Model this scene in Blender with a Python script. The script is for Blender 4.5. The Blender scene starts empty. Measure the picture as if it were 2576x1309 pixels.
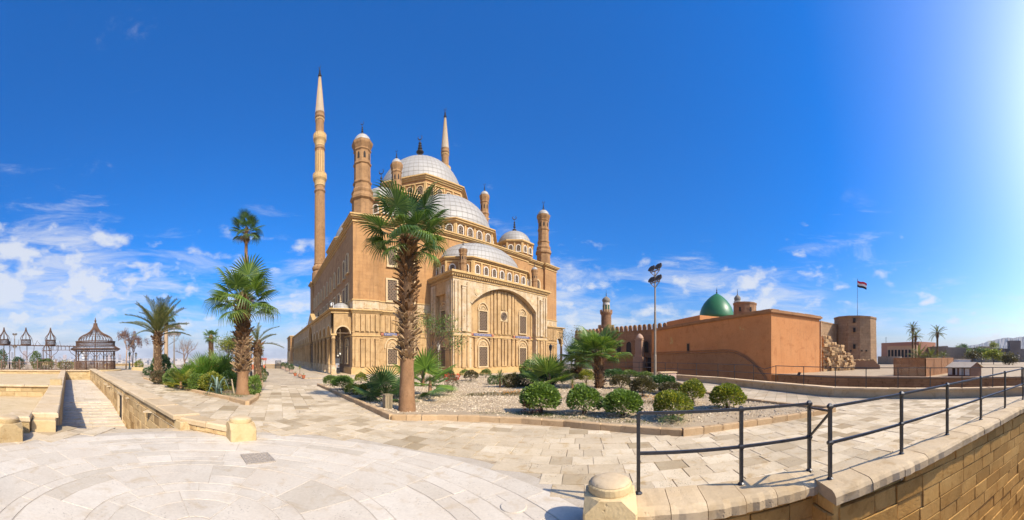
import bpy, math, random
import numpy as np
from mathutils import Vector, Matrix, Euler
from mathutils.geometry import delaunay_2d_cdt

PI = math.pi
scene = bpy.context.scene

# ------------------------------------------------------------------ camera
# stitched panorama: a central-cylindrical lens, 189 degrees wide, held level 1.9 m above the paving
F, CX, HY, CAMZ = 780.0, 1288.0, 898.0, 1.9
cam_d = bpy.data.cameras.new('camera')
cam = bpy.data.objects.new('camera', cam_d)
scene.collection.objects.link(cam)
cam.location = (0, 0, CAMZ)
cam.rotation_euler = (math.radians(90), 0, math.radians(-45))
cam_d.type = 'PANO'
cam_d.panorama_type = 'CENTRAL_CYLINDRICAL'
cam_d.central_cylindrical_radius = 1.0
cam_d.central_cylindrical_range_u_min = -1288.0 / F
cam_d.central_cylindrical_range_u_max = 1288.0 / F
cam_d.central_cylindrical_range_v_min = -(1309.0 - HY) / F
cam_d.central_cylindrical_range_v_max = HY / F
cam_d.clip_start = 0.05
cam_d.clip_end = 60000
scene.camera = cam

# ------------------------------------------------------------------ sun and sky
SUN_EL, SUN_PHI = math.radians(41), math.radians(-84)
sun_vec = Vector((math.cos(SUN_EL) * math.cos(SUN_PHI), math.cos(SUN_EL) * math.sin(SUN_PHI), math.sin(SUN_EL)))
sun_d = bpy.data.lights.new('sun', 'SUN')
sun_d.energy = 5.0
sun_d.angle = math.radians(0.53)
sun_d.color = (1.0, 0.905, 0.75)
sun = bpy.data.objects.new('sun', sun_d)
scene.collection.objects.link(sun)
sun.rotation_euler = sun_vec.to_track_quat('Z', 'Y').to_euler()
sun.location = (0, 0, 100)

world = bpy.data.worlds.new('World')
scene.world = world
world.use_nodes = True
wn, wl = world.node_tree.nodes, world.node_tree.links
wn.clear()
def N(t, **kw):
    n = wn.new(t)
    for k, v in kw.items():
        setattr(n, k, v)
    return n
w_out = N('ShaderNodeOutputWorld')
w_bg = N('ShaderNodeBackground')
w_bg.inputs['Strength'].default_value = 0.13
sky = N('ShaderNodeTexSky', sky_type='NISHITA', sun_disc=False)
sky.sun_elevation = SUN_EL
sky.sun_rotation = PI / 2 - SUN_PHI
sky.altitude = 100
sky.air_density = 1.0
sky.dust_density = 3.2
sky.ozone_density = 2.5
# one polarising tint for the whole sky (the photograph's deep blue)
w_hsv = N('ShaderNodeHueSaturation')
w_hsv.inputs['Hue'].default_value = 0.504
w_hsv.inputs['Saturation'].default_value = 1.45
w_hsv.inputs['Value'].default_value = 1.28
w_tint = N('ShaderNodeMixRGB', blend_type='MULTIPLY')
w_tint.inputs['Fac'].default_value = 1.0
w_tint.inputs['Color2'].default_value = (0.74, 0.87, 1.08, 1)
wl.new(sky.outputs['Color'], w_tint.inputs['Color1'])
wl.new(w_tint.outputs['Color'], w_hsv.inputs['Color'])
# clouds: noise on a flat layer overhead, seen in perspective, thicker towards the horizon
CLOUD_A, CLOUD_B, CLOUD_C = (3.1, 1.7, 0.4), (7.3, 2.4, 1.1), (1.3, 5.2, 0.0)
w_tc = N('ShaderNodeTexCoord')
w_sep = N('ShaderNodeSeparateXYZ')
wl.new(w_tc.outputs['Generated'], w_sep.inputs[0])
def wm(op, a, b=None, c=None, clamp=False):
    n = N('ShaderNodeMath', operation=op, use_clamp=clamp)
    for i, x in enumerate((a, b, c)):
        if x is None: continue
        if isinstance(x, (int, float)): n.inputs[i].default_value = x
        else: wl.new(x, n.inputs[i])
    return n.outputs[0]
def wmap(v, a, b, c, d, smooth=True):
    n = N('ShaderNodeMapRange', interpolation_type='SMOOTHSTEP' if smooth else 'LINEAR')
    wl.new(v, n.inputs['Value'])
    for k, x in zip(('From Min', 'From Max', 'To Min', 'To Max'), (a, b, c, d)):
        n.inputs[k].default_value = x
    return n.outputs['Result']
elev = w_sep.outputs['Z']
def wnoise(scale, detail, rough, off, sq=(1, 1, 1), dist=0.0, rot=0.0):
    mp = N('ShaderNodeMapping')
    mp.inputs['Location'].default_value = off
    mp.inputs['Rotation'].default_value = (0, 0, rot)
    mp.inputs['Scale'].default_value = sq
    wl.new(w_tc.outputs['Generated'], mp.inputs['Vector'])
    n = N('ShaderNodeTexNoise')
    n.inputs['Scale'].default_value = scale
    n.inputs['Detail'].default_value = detail
    n.inputs['Roughness'].default_value = rough
    n.inputs['Distortion'].default_value = dist
    wl.new(mp.outputs[0], n.inputs['Vector'])
    return n.outputs['Fac']
# puffs of cumulus, gathered into fields by a slow noise, sinking into a layer near the horizon
n_puff = wnoise(10.5, 8, 0.54, CLOUD_A, (1, 1, 2.0), 0.15)
n_field = wnoise(1.15, 2, 0.45, CLOUD_B, (1, 1, 1.3))
d1 = wm('ADD', wm('ADD', n_puff, wm('MULTIPLY', wm('SUBTRACT', n_field, 0.5), 1.1)), wmap(elev, 0.14, 0.64, 0.13, -0.42))
puff = wmap(d1, 0.57, 0.80, 0.0, 0.85)
# thin high streaks
n_wisp = wnoise(3.2, 9, 0.66, CLOUD_C, (1, 1, 5.5), 0.6)
d2 = wm('ADD', wm('ADD', n_wisp, wm('MULTIPLY', wm('SUBTRACT', n_field, 0.5), 0.8)), wmap(elev, 0.05, 0.55, 0.13, -0.26))
wisp = wmap(d2, 0.44, 0.80, 0.0, 0.78)
cl = wm('MAXIMUM', puff, wisp, clamp=True)
w_mix = N('ShaderNodeMixRGB', blend_type='MIX')
wl.new(cl, w_mix.inputs['Fac'])
wl.new(w_hsv.outputs['Color'], w_mix.inputs['Color1'])
w_mix.inputs['Color2'].default_value = (4.8, 4.95, 5.2, 1)
wl.new(w_mix.outputs['Color'], w_bg.inputs['Color'])
wl.new(w_bg.outputs[0], w_out.inputs['Surface'])

vs = scene.view_settings
vs.view_transform = 'Standard'
vs.look = 'None'
vs.gamma = 1.0
vs.exposure = 0.4
vs.use_curve_mapping = False
scene.cycles.max_bounces = 6
scene.cycles.diffuse_bounces = 3
scene.cycles.glossy_bounces = 2
scene.cycles.transmission_bounces = 4
scene.cycles.transparent_max_bounces = 8
scene.cycles.volume_bounces = 0
scene.cycles.use_denoising = True

# ------------------------------------------------------------------ survey helpers
def ss(a, b, v):
    t = min(1.0, max(0.0, (v - a) / (b - a)))
    return t * t * (3 - 2 * t)
def gz(x, y):
    """height of the esplanade: level round the viewer, falling 0.8 m towards the mosque"""
    return -0.8 * ss(9, 42, y) * ss(-18, -5, x)
def phi(px):
    return PI / 4 - (px - CX) / F
def at(px, d, z=None):
    """a point on the bearing px at horizontal distance d"""
    a = phi(px)
    x, y = d * math.cos(a), d * math.sin(a)
    return Vector((x, y, gz(x, y) if z is None else z))
def foot(px, py, z=None):
    """where the sight line px, py meets the esplanade (or the level z)"""
    a, s = phi(px), (py - HY) / F
    ca, sa = math.cos(a), math.sin(a)
    if z is not None:
        d = (CAMZ - z) / s
        return Vector((d * ca, d * sa, z))
    d = 2.0
    while d < 200:
        if CAMZ - s * d <= gz(d * ca, d * sa):
            break
        d += 0.05
    return Vector((d * ca, d * sa, gz(d * ca, d * sa)))
def hz(py, d):
    return CAMZ + (HY - py) / F * d
# ------------------------------------------------------------------ mesh helpers
COL = scene.collection
class MB:
    def __init__(self):
        self.v, self.f, self.m = [], [], []
        self.mi = 0
    def add(self, vs_, fs):
        o = len(self.v)
        self.v.extend([tuple(p) for p in vs_])
        for q in fs:
            self.f.append(tuple(o + i for i in q))
            self.m.append(self.mi)
        return self
    def box(self, x0, y0, z0, x1, y1, z1):
        return self.add([(x0, y0, z0), (x1, y0, z0), (x1, y1, z0), (x0, y1, z0), (x0, y0, z1), (x1, y0, z1), (x1, y1, z1), (x0, y1, z1)],
                        [(3, 2, 1, 0), (4, 5, 6, 7), (0, 1, 5, 4), (1, 2, 6, 5), (2, 3, 7, 6), (3, 0, 4, 7)])
    def cbox(self, c, s, rz=0.0, rx=0.0):
        """box by centre, size and turn"""
        m = Euler((rx, 0, rz)).to_matrix()
        h = [Vector((sx * s[0] / 2, sy * s[1] / 2, sz * s[2] / 2)) for sz in (-1, 1) for sx, sy in ((-1, -1), (1, -1), (1, 1), (-1, 1))]
        return self.add([m @ p + Vector(c) for p in h], [(3, 2, 1, 0), (4, 5, 6, 7), (0, 1, 5, 4), (1, 2, 6, 5), (2, 3, 7, 6), (3, 0, 4, 7)])
    def bbox(self, c, s, rz=0.0, b=0.02, jit=0.0, rnd=random):
        """box with chamfered upper edges; jit moves its corners a little"""
        m = Euler((0, 0, rz)).to_matrix()
        hx, hy, hzv = s[0] / 2, s[1] / 2, s[2] / 2
        q = [(-1, -1), (1, -1), (1, 1), (-1, 1)]
        js = [(rnd.uniform(-jit, jit), rnd.uniform(-jit, jit), rnd.uniform(-jit, jit) * .5) for _ in q]
        P = []
        for k, (ix, iy, z) in enumerate(((hx, hy, -hzv), (hx, hy, hzv - b), (hx - b, hy - b, hzv))):
            for (sx, sy), j in zip(q, js):
                P.append(m @ Vector((sx * ix + j[0], sy * iy + j[1], z + (j[2] if k else 0))) + Vector(c))
        return self.add(P, [(3, 2, 1, 0), (8, 9, 10, 11)] + [(a + i, a + (i + 1) % 4, a + 4 + (i + 1) % 4, a + 4 + i) for a in (0, 4) for i in range(4)])
    def prism(self, poly, z0, z1, caps=True):
        n = len(poly)
        P = [(p[0], p[1], z0) for p in poly] + [(p[0], p[1], z1) for p in poly]
        fs = [(i, (i + 1) % n, n + (i + 1) % n, n + i) for i in range(n)]
        if caps:
            fs += [tuple(range(n - 1, -1, -1)), tuple(range(n, 2 * n))]
        return self.add(P, fs)
    def lathe(self, prof, n=16, c=(0, 0, 0), a0=0.0, a1=2 * PI, sx=1.0, sy=1.0, rot=0.0):
        """prof: (radius, z) from bottom to top"""
        full = abs(a1 - a0 - 2 * PI) < 1e-6
        k = n if full else n + 1
        P = []
        for r, z in prof:
            for i in range(k):
                a = a0 + (a1 - a0) * i / n + rot
                P.append((c[0] + r * math.cos(a) * sx, c[1] + r * math.sin(a) * sy, c[2] + z))
        fs = []
        for j in range(len(prof) - 1):
            for i in range(n):
                i2 = (i + 1) % k
                fs.append((j * k + i, j * k + i2, (j + 1) * k + i2, (j + 1) * k + i))
        if full:
            if prof[0][0] > 1e-5: fs.append(tuple(range(k - 1, -1, -1)))
            if prof[-1][0] > 1e-5: fs.append(tuple(range((len(prof) - 1) * k, len(prof) * k)))
        return self.add(P, fs)
    def tube(self, pts, r, n=6, r1=None, cap=True):
        pts = [Vector(p) for p in pts]
        L = len(pts)
        P, prev = [], None
        for i, p in enumerate(pts):
            d = (pts[min(i + 1, L - 1)] - pts[max(i - 1, 0)])
            d = d.normalized() if d.length > 1e-9 else Vector((0, 0, 1))
            if prev is None:
                prev = d.orthogonal().normalized()
            prev = (prev - d * prev.dot(d))
            prev = prev.normalized() if prev.length > 1e-6 else d.orthogonal().normalized()
            q = d.cross(prev)
            if isinstance(r, (list, tuple)): rr = r[i]
            else: rr = r if r1 is None else r + (r1 - r) * i / max(1, L - 1)
            for k in range(n):
                a = 2 * PI * k / n
                P.append(p + prev * (math.cos(a) * rr) + q * (math.sin(a) * rr))
        fs = [(i * n + k, i * n + (k + 1) % n, (i + 1) * n + (k + 1) % n, (i + 1) * n + k) for i in range(L - 1) for k in range(n)]
        if cap:
            fs += [tuple(range(n - 1, -1, -1)), tuple(range((L - 1) * n, L * n))]
        return self.add(P, fs)
    def bar(self, a, b, w=0.04, h=None):
        """square bar from a to b"""
        a, b = Vector(a), Vector(b)
        d = (b - a).normalized()
        s = d.cross(Vector((0, 0, 1)))
        s = s.normalized() if s.length > 1e-5 else Vector((1, 0, 0))
        u = s.cross(d).normalized()
        h = w if h is None else h
        P = [p + s * (i * w / 2) + u * (j * h / 2) for p in (a, b) for i, j in ((-1, -1), (1, -1), (1, 1), (-1, 1))]
        return self.add(P, [(0, 1, 2, 3)[::-1], (4, 5, 6, 7)] + [(i, (i + 1) % 4, 4 + (i + 1) % 4, 4 + i) for i in range(4)])
    def mesh(self, name='shape', smooth=False):
        me = bpy.data.meshes.new(name)
        me.from_pydata(self.v, [], self.f)
        if any(self.m):
            me.polygons.foreach_set('material_index', self.m)
        if smooth:
            me.polygons.foreach_set('use_smooth', [True] * len(self.f))
        me.update()
        return me
    def build(self, name, mat, parent=None, smooth=False, fix=True, **tags):
        me = self.mesh(name, smooth)
        return link(name, me, mat, parent, **tags)

def link(name, me, mat=None, parent=None, loc=None, rot=None, scale=None, world_coords=True, **tags):
    """one mesh object; a mesh written in world coordinates stays put under its parent"""
    if mat is not None and len(me.materials) == 0:
        for m_ in (mat if isinstance(mat, (list, tuple)) else [mat]):
            me.materials.append(m_)
    o = bpy.data.objects.new(name, me)
    COL.objects.link(o)
    o.location = loc if loc is not None else (0, 0, 0)
    if rot is not None: o.rotation_euler = rot
    if scale is not None: o.scale = scale if hasattr(scale, '__len__') else (scale,) * 3
    if parent is not None:
        o.parent = parent
        if world_coords:
            o.location = Vector(o.location) - world_loc(parent)
    for k, v in tags.items():
        o[k] = v
    return o
def world_loc(o):
    p = Vector((0, 0, 0))
    while o is not None:
        p += Vector(o.location)
        o = o.parent
    return p
def tag(o, label=None, category=None, group=None, kind=None):
    if label: o['label'] = label
    if category: o['category'] = category
    if group: o['group'] = group
    if kind: o['kind'] = kind
    return o
def thing(name, loc, label, category, group=None, rz=0.0):
    o = bpy.data.objects.new(name, None)
    o.empty_display_size = 0.3
    COL.objects.link(o)
    o.location = loc
    o.rotation_euler = (0, 0, rz)
    return tag(o, label, category, group)
def copy_tree(o, parent=None):
    c = o.copy()
    COL.objects.link(c)
    c.parent = parent
    for ch in o.children:
        copy_tree(ch, c)
    return c
def setting(name, mb, mat, **kw):
    o = mb.build(name, mat, **kw)
    o['kind'] = 'structure'
    return o

# ------------------------------------------------------------------ materials
def newmat(name):
    m = bpy.data.materials.new(name)
    m.use_nodes = True
    nt = m.node_tree
    return m, nt.nodes, nt.links, nt.nodes['Principled BSDF']
class NT:
    """small wrapper to wire node trees"""
    def __init__(s, m): s.n, s.l = m.node_tree.nodes, m.node_tree.links
    def node(s, t, **kw):
        n = s.n.new(t)
        for k, v in kw.items(): setattr(n, k, v)
        return n
    def put(s, sock, x):
        if isinstance(x, bpy.types.NodeSocket): s.l.new(x, sock)
        elif x is not None: sock.default_value = x
    def math(s, op, a, b=None, clamp=False):
        n = s.node('ShaderNodeMath', operation=op, use_clamp=clamp)
        s.put(n.inputs[0], a); s.put(n.inputs[1], b)
        return n.outputs[0]
    def rng(s, v, a, b, c=0.0, d=1.0):
        n = s.node('ShaderNodeMapRange')
        s.put(n.inputs['Value'], v)
        for k, x in zip(('From Min', 'From Max', 'To Min', 'To Max'), (a, b, c, d)): n.inputs[k].default_value = x
        return n.outputs['Result']
    def noise(s, vec, scale, detail=5, rough=0.55, dist=0.0, out='Fac'):
        n = s.node('ShaderNodeTexNoise')
        if vec is not None: s.l.new(vec, n.inputs['Vector'])
        n.inputs['Scale'].default_value = scale; n.inputs['Detail'].default_value = detail
        n.inputs['Roughness'].default_value = rough; n.inputs['Distortion'].default_value = dist
        return n.outputs[out]
    def mix(s, fac, a, b, blend='MIX'):
        n = s.node('ShaderNodeMixRGB', blend_type=blend)
        s.put(n.inputs['Fac'], fac)
        for k, x in (('Color1', a), ('Color2', b)):
            if isinstance(x, (tuple, list)): x = tuple(x)[:3] + (1,)
            s.put(n.inputs[k], x)
        return n.outputs['Color']
    def ramp(s, fac, stops):
        n = s.node('ShaderNodeValToRGB')
        s.put(n.inputs['Fac'], fac)
        e = n.color_ramp.elements
        while len(e) < len(stops): e.new(0.5)
        for el, (p, c) in zip(e, stops):
            el.position = p; el.color = tuple(c)[:3] + (1,)
        return n.outputs['Color']
    def bump(s, h, strength=0.4, dist=0.02, normal=None):
        n = s.node('ShaderNodeBump')
        s.put(n.inputs['Height'], h)
        n.inputs['Strength'].default_value = strength; n.inputs['Distance'].default_value = dist
        if normal is not None: s.l.new(normal, n.inputs['Normal'])
        return n.outputs['Normal']
def pos_vec(t):
    return t.node('ShaderNodeNewGeometry').outputs['Position']
def wall_vec(t):
    """(x + y, z): runs along any wall, rises with it"""
    sp = t.node('ShaderNodeSeparateXYZ')
    t.l.new(pos_vec(t), sp.inputs[0])
    cb = t.node('ShaderNodeCombineXYZ')
    t.l.new(t.math('SUBTRACT', sp.outputs[0], sp.outputs[1]), cb.inputs[0])
    t.l.new(sp.outputs[2], cb.inputs[1])
    return cb.outputs[0]
def rnd_val(t):
    """differs from object to object and from loose piece to loose piece"""
    oi = t.node('ShaderNodeObjectInfo').outputs['Random']
    ri = t.node('ShaderNodeNewGeometry').outputs['Random Per Island']
    return t.math('FRACT', t.math('ADD', oi, ri))
def stone_mat(name, c1, c2, c3=None, scale=0.6, rough=0.9, bump=0.35, bdist=0.02, pieces=0.0, courses=None, streaks=0.0, streak_col=(.16, .10, .05), fine=14.0, grime=0.0, pits=0.0):
    """weathered stone or plaster. pieces: how much loose pieces differ in tone; courses: (length, height, strength) of far-off block joints; streaks: rain stains"""
    m, n, l, b = newmat(name)
    t = NT(m)
    p = pos_vec(t)
    a = t.noise(p, scale, 6, 0.6, 0.3)
    f = t.noise(p, fine, 5, 0.65)
    col = t.mix(t.rng(a, 0.32, 0.68), c1, c2)
    if c3 is not None:
        g = t.noise(p, scale * 2.7, 5, 0.6, 0.6)
        col = t.mix(t.rng(g, 0.54, 0.70), col, c3)
    col = t.mix(t.rng(f, 0.3, 0.75, 0.0, 0.35), col, tuple(x * 0.62 for x in c1))
    h = f
    if pieces:
        rv = rnd_val(t)
        col = t.mix(1.0, col, t.ramp(rv, [(0.0, (1 - pieces, 1 - pieces * 1.18, 1 - pieces * 1.5)), (0.22, (1 - pieces * .25, 1 - pieces * .35, 1 - pieces * .5)), (0.5, (1, 1 - pieces * .12, 1 - pieces * .3)), (1.0, (1 + pieces * .5, 1 + pieces * .48, 1 + pieces * .42))]), 'MULTIPLY')
    if courses:
        br = t.node('ShaderNodeTexBrick')
        t.l.new(wall_vec(t), br.inputs['Vector'])
        br.inputs['Scale'].default_value = 1.0
        br.inputs['Brick Width'].default_value = courses[0]
        br.inputs['Row Height'].default_value = courses[1]
        br.inputs['Mortar Size'].default_value = 0.018
        br.inputs['Mortar Smooth'].default_value = 0.3
        br.inputs['Color1'].default_value = (1.0, 1.0, 1.0, 1); br.inputs['Color2'].default_value = (1 - courses[2] * .55,) * 3 + (1,)
        br.inputs['Mortar'].default_value = (1 - courses[2],) * 3 + (1,)
        col = t.mix(1.0, col, br.outputs['Color'], 'MULTIPLY')
        h = t.math('SUBTRACT', h, t.math('MULTIPLY', br.outputs['Fac'], 0.8))
    if streaks:
        sp = t.node('ShaderNodeSeparateXYZ'); t.l.new(wall_vec(t), sp.inputs[0])
        cb = t.node('ShaderNodeCombineXYZ')
        t.l.new(sp.outputs[0], cb.inputs[0]); t.l.new(t.math('MULTIPLY', sp.outputs[1], 0.09), cb.inputs[1])
        sn = t.noise(cb.outputs[0], 2.2, 5, 0.62, 0.2)
        col = t.mix(t.rng(sn, 0.52, 0.78, 0.0, streaks), col, streak_col)
    if grime:
        gn = t.noise(p, scale * 0.35, 7, 0.7, 0.8)
        col = t.mix(t.rng(gn, 0.50, 0.72, 0.0, grime), col, tuple(x * 0.45 for x in c1))
    if pits:
        vo = t.node('ShaderNodeTexVoronoi'); t.l.new(p, vo.inputs['Vector']); vo.inputs['Scale'].default_value = 22
        pn = t.noise(p, 3.5, 3, 0.5)
        pit = t.math('MULTIPLY', t.rng(vo.outputs['Distance'], 0.32, 0.12), t.rng(pn, 0.50, 0.62))
        col = t.mix(t.math('MULTIPLY', pit, pits), col, tuple(x * 0.35 for x in c1))
        h = t.math('SUBTRACT', h, pit)
    t.put(b.inputs['Base Color'], col)
    b.inputs['Roughness'].default_value = rough
    b.inputs['Specular IOR Level'].default_value = 0.25
    t.put(b.inputs['Normal'], t.bump(h, bump, bdist))
    return m
def plain_mat(name, c, rough=0.6, metal=0.0, var=0.2, scale=6.0, bump=0.1, c2=None, pieces=0.0):
    m, n, l, b = newmat(name)
    t = NT(m)
    p = pos_vec(t)
    f = t.noise(p, scale, 5, 0.6)
    col = t.mix(t.rng(f, 0.3, 0.7), c, c2 if c2 is not None else tuple(x * (1 - var) for x in c))
    if pieces:
        col = t.mix(1.0, col, t.ramp(rnd_val(t), [(0, (1 - pieces,) * 3), (1, (1 + pieces * .4,) * 3)]), 'MULTIPLY')
    t.put(b.inputs['Base Color'], col)
    b.inputs['Roughness'].default_value = rough
    b.inputs['Metallic'].default_value = metal
    if bump: t.put(b.inputs['Normal'], t.bump(f, bump, 0.01))
    return m
def leaf_mat(name, stops, trans=0.3, rough=0.5, spec=0.35):
    """foliage: every leaf its own tone between the stops, part of the light comes through"""
    m, n, l, b = newmat(name)
    t = NT(m)
    rv = rnd_val(t)
    col = t.ramp(rv, stops)
    sn = t.noise(pos_vec(t), 2.2, 3, 0.5)
    col = t.mix(t.rng(sn, 0.35, 0.7, 0.0, 0.45), col, stops[0][1])
    t.put(b.inputs['Base Color'], col)
    b.inputs['Roughness'].default_value = rough
    b.inputs['Specular IOR Level'].default_value = spec
    tr = t.node('ShaderNodeBsdfTranslucent')
    t.l.new(t.mix(1.0, col, (1.25, 1.35, 0.55), 'MULTIPLY'), tr.inputs['Color'])
    mx = t.node('ShaderNodeMixShader')
    mx.inputs[0].default_value = trans
    t.l.new(b.outputs[0], mx.inputs[1]); t.l.new(tr.outputs[0], mx.inputs[2])
    t.l.new(mx.outputs[0], n['Material Output'].inputs['Surface'])
    return m

SAND = stone_mat('sandstone wall', (.41, .212, .08), (.455, .25, .10), (.33, .166, .062), scale=.35, courses=(1.1, .48, .24), streaks=.75, streak_col=(.16, .085, .04), grime=.62, fine=9, bump=.35)
MARB = stone_mat('alabaster cladding', (.46, .285, .12), (.54, .355, .17), (.35, .20, .078), scale=.5, courses=(.9, 1.25, .24), streaks=.9, streak_col=(.17, .095, .042), grime=.55, fine=8, bump=.3)
MARBW = stone_mat('weathered pale alabaster', (.48, .325, .155), (.62, .50, .34), (.38, .235, .10), scale=.9, courses=(.9, 1.25, .22), streaks=.78, streak_col=(.27, .17, .09), fine=8, bump=.2)
TRIM = stone_mat('stone trim', (.48, .30, .115), (.56, .38, .17), (.38, .225, .08), scale=1.2, streaks=.3, fine=12, bump=.2)
LEAD = None
IRON = plain_mat('dark iron', (.018, .022, .026), .55, .3, .35, 9, .15)
GRILLE = plain_mat('window lattice', (.21, .135, .075), .7, 0, .3, 5, .1)
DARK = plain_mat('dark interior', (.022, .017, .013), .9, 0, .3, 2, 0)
# ------------------------------------------------------------------ ground
rng = random.Random(7)
U = Vector((math.cos(math.radians(127)), math.sin(math.radians(127)), 0))   # the sunken stair runs this way
V = Vector((U.y, -U.x, 0))
def st(s, t, z=0.0):
    p = V * s + U * t
    return Vector((p.x, p.y, z))
S0, S1 = -0.32, 2.79                      # inner faces of the stair's two walls
T_END = 40.0
FENCE = [foot(1440, 944), foot(1540, 946), foot(1640, 951), foot(1700, 957), Vector((21.9, 2.85, 0)), Vector((17.6, -1.0, 0)), Vector((14.3, -3.7, 0)), Vector((12.0, -7.6, 0)), Vector((9.9, -11.6, 0)), Vector((8.9, -14.0, 0))]
PIT_A = [Vector((3.28, 1.40, 0)), Vector((4.30, -0.86, 0))]
PIT_B = [Vector((3.90, -1.06, 0)), Vector((3.90 + .334 * 15, -1.06 - .943 * 15, 0))]
HOLE_STAIR = [st(-42, 8.6), st(-.9, 8.6), st(S0, 8.32), st(S1, 7.79), st(S1, T_END), st(-42, T_END)]
HOLE_PIT = [Vector((2.75, 1.18, 0)), PIT_A[0], PIT_A[1], PIT_B[0], PIT_B[1], Vector((5.2, -15.6, 0)), Vector((2.5, -7, 0)), Vector((1.9, -1.2, 0))]
OUTER = [Vector(p) for p in ((-62, -40, 0), (5, -40, 0), (8.2, -16, 0))] + FENCE[::-1] + [Vector(p) for p in ((64, 36, 0), (92, 40, 0), (92, 150, 0), (4, 150, 0), (4, 78, 0), (-10, 78, 0), (-38, 64, 0), (-64, 46, 0))]
BED_C = [foot(800, 971), foot(880, 1008), foot(985, 1057), Vector((4.8, 7.95, 0)), Vector((5.75, 7.1, 0)), Vector((6.45, 6.05, 0)), Vector((6.9, 4.9, 0)), Vector((7.15, 3.3, 0)), Vector((7.25, 1.75, 0)), Vector((8.6, 0.0, 0)), foot(2098, 1037),
         foot(1960, 1023), foot(1850, 1009), foot(1765, 992), foot(1705, 967), foot(1640, 954), foot(1480, 949), foot(1200, 951), foot(1000, 953), foot(850, 955)]
BED_L = [foot(622, 1021), foot(646, 1005), foot(657, 975), foot(661, 950), foot(640, 938), foot(560, 932), foot(420, 931), foot(352, 938), foot(362, 953), foot(412, 968), foot(486, 987), foot(580, 1008)]
def inside(p, poly):
    x, y, c = p[0], p[1], False
    j = len(poly) - 1
    for i in range(len(poly)):
        xi, yi, xj, yj = poly[i][0], poly[i][1], poly[j][0], poly[j][1]
        if (yi > y) != (yj > y) and x < (xj - xi) * (y - yi) / (yj - yi) + xi:
            c = not c
        j = i
    return c
def seg_dist(p, poly, closed=True):
    best = 1e9
    n = len(poly)
    for i in range(n if closed else n - 1):
        a, b = poly[i], poly[(i + 1) % n]
        dx, dy = b[0] - a[0], b[1] - a[1]
        L2 = dx * dx + dy * dy
        t = max(0, min(1, ((p[0] - a[0]) * dx + (p[1] - a[1]) * dy) / L2)) if L2 else 0
        best = min(best, math.hypot(p[0] - a[0] - t * dx, p[1] - a[1] - t * dy))
    return best
def sheet(outer, holes, zf, step, dens=None):
    """triangulated sheet with the holes left open, its height given by zf"""
    pts, edges = [], []
    for ring in [outer] + holes:
        o = len(pts)
        ring2 = []
        for i in range(len(ring)):
            a, b = Vector(ring[i][:2]), Vector(ring[(i + 1) % len(ring)][:2])
            k = max(1, int((b - a).length / (step * 1.5)))
            ring2 += [a.lerp(b, q / k) for q in range(k)]
        pts += ring2
        edges += [(o + i, o + (i + 1) % len(ring2)) for i in range(len(ring2))]
    xs, ys = [p[0] for p in outer], [p[1] for p in outer]
    x = min(xs)
    k = 0
    while x < max(xs):
        y = min(ys) + (step / 2 if k % 2 else 0)
        while y < max(ys):
            p = (x, y)
            if inside(p, outer) and not any(inside(p, h) for h in holes):
                pts.append(Vector(p))
            y += step
        x += step
        k += 1
    vo, eo, fo, *_ = delaunay_2d_cdt([Vector(p[:2]) for p in pts], edges, [], 0, 1e-4)
    mb = MB()
    keep = []
    for f in fo:
        c = sum((Vector(vo[i]) for i in f), Vector((0, 0))) / len(f)
        if inside(c, outer) and not any(inside(c, h) for h in holes):
            keep.append(tuple(f))
    mb.add([(p[0], p[1], zf(p[0], p[1])) for p in vo], keep)
    return mb

PAVE_FAR = stone_mat('far paving', (.48, .38, .25), (.55, .455, .325), (.42, .31, .18), scale=.5, fine=18, bump=.3, bdist=.01, grime=.3)
def paving_joints(m, ang, w, h, dark=.62):
    """slab joints for the paving too far off to build slab by slab"""
    t = NT(m)
    b = m.node_tree.nodes['Principled BSDF']
    src = b.inputs['Base Color'].links[0].from_socket
    mp = t.node('ShaderNodeMapping')
    mp.inputs['Rotation'].default_value = (0, 0, ang)
    t.l.new(pos_vec(t), mp.inputs['Vector'])
    br = t.node('ShaderNodeTexBrick')
    t.l.new(mp.outputs[0], br.inputs['Vector'])
    br.inputs['Scale'].default_value = 1
    br.inputs['Brick Width'].default_value = w; br.inputs['Row Height'].default_value = h
    br.inputs['Mortar Size'].default_value = .012
    br.inputs['Color1'].default_value = (1.08, 1.05, 1.0, 1); br.inputs['Color2'].default_value = (.80, .78, .74, 1)
    br.inputs['Mortar'].default_value = (dark, dark * .92, dark * .8, 1)
    t.l.new(t.mix(1.0, src, br.outputs['Color'], 'MULTIPLY'), b.inputs['Base Color'])
paving_joints(PAVE_FAR, .1, .75, .5)
EARTH = stone_mat('bare sandy earth', (.36, .26, .15), (.46, .35, .22), (.28, .19, .11), scale=1.1, fine=25, bump=.6, bdist=.03)
SANDF = stone_mat('court sand', (.52, .38, .20), (.60, .46, .27), (.46, .33, .17), scale=.8, fine=30, bump=.4)
CITYG = stone_mat('far plain', (.30, .25, .19), (.36, .31, .25), scale=.002, fine=.02, bump=0)
plaza = setting('plaza_pavement', sheet(OUTER, [HOLE_STAIR, HOLE_PIT], gz, 3.0), PAVE_FAR)
# the plain the city stands on, far below the citadel
mb = MB()
_r = (60, 400, 1500, 4000, 7400)
mb.add([(20 + r * math.cos(2 * PI * i / 64), 30 + r * math.sin(2 * PI * i / 64), -46) for r in _r for i in range(64)], [(j * 64 + i, (j + 1) * 64 + i, (j + 1) * 64 + (i + 1) % 64, j * 64 + (i + 1) % 64) for j in range(4) for i in range(64)])
setting('terrain', mb, CITYG)
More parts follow.
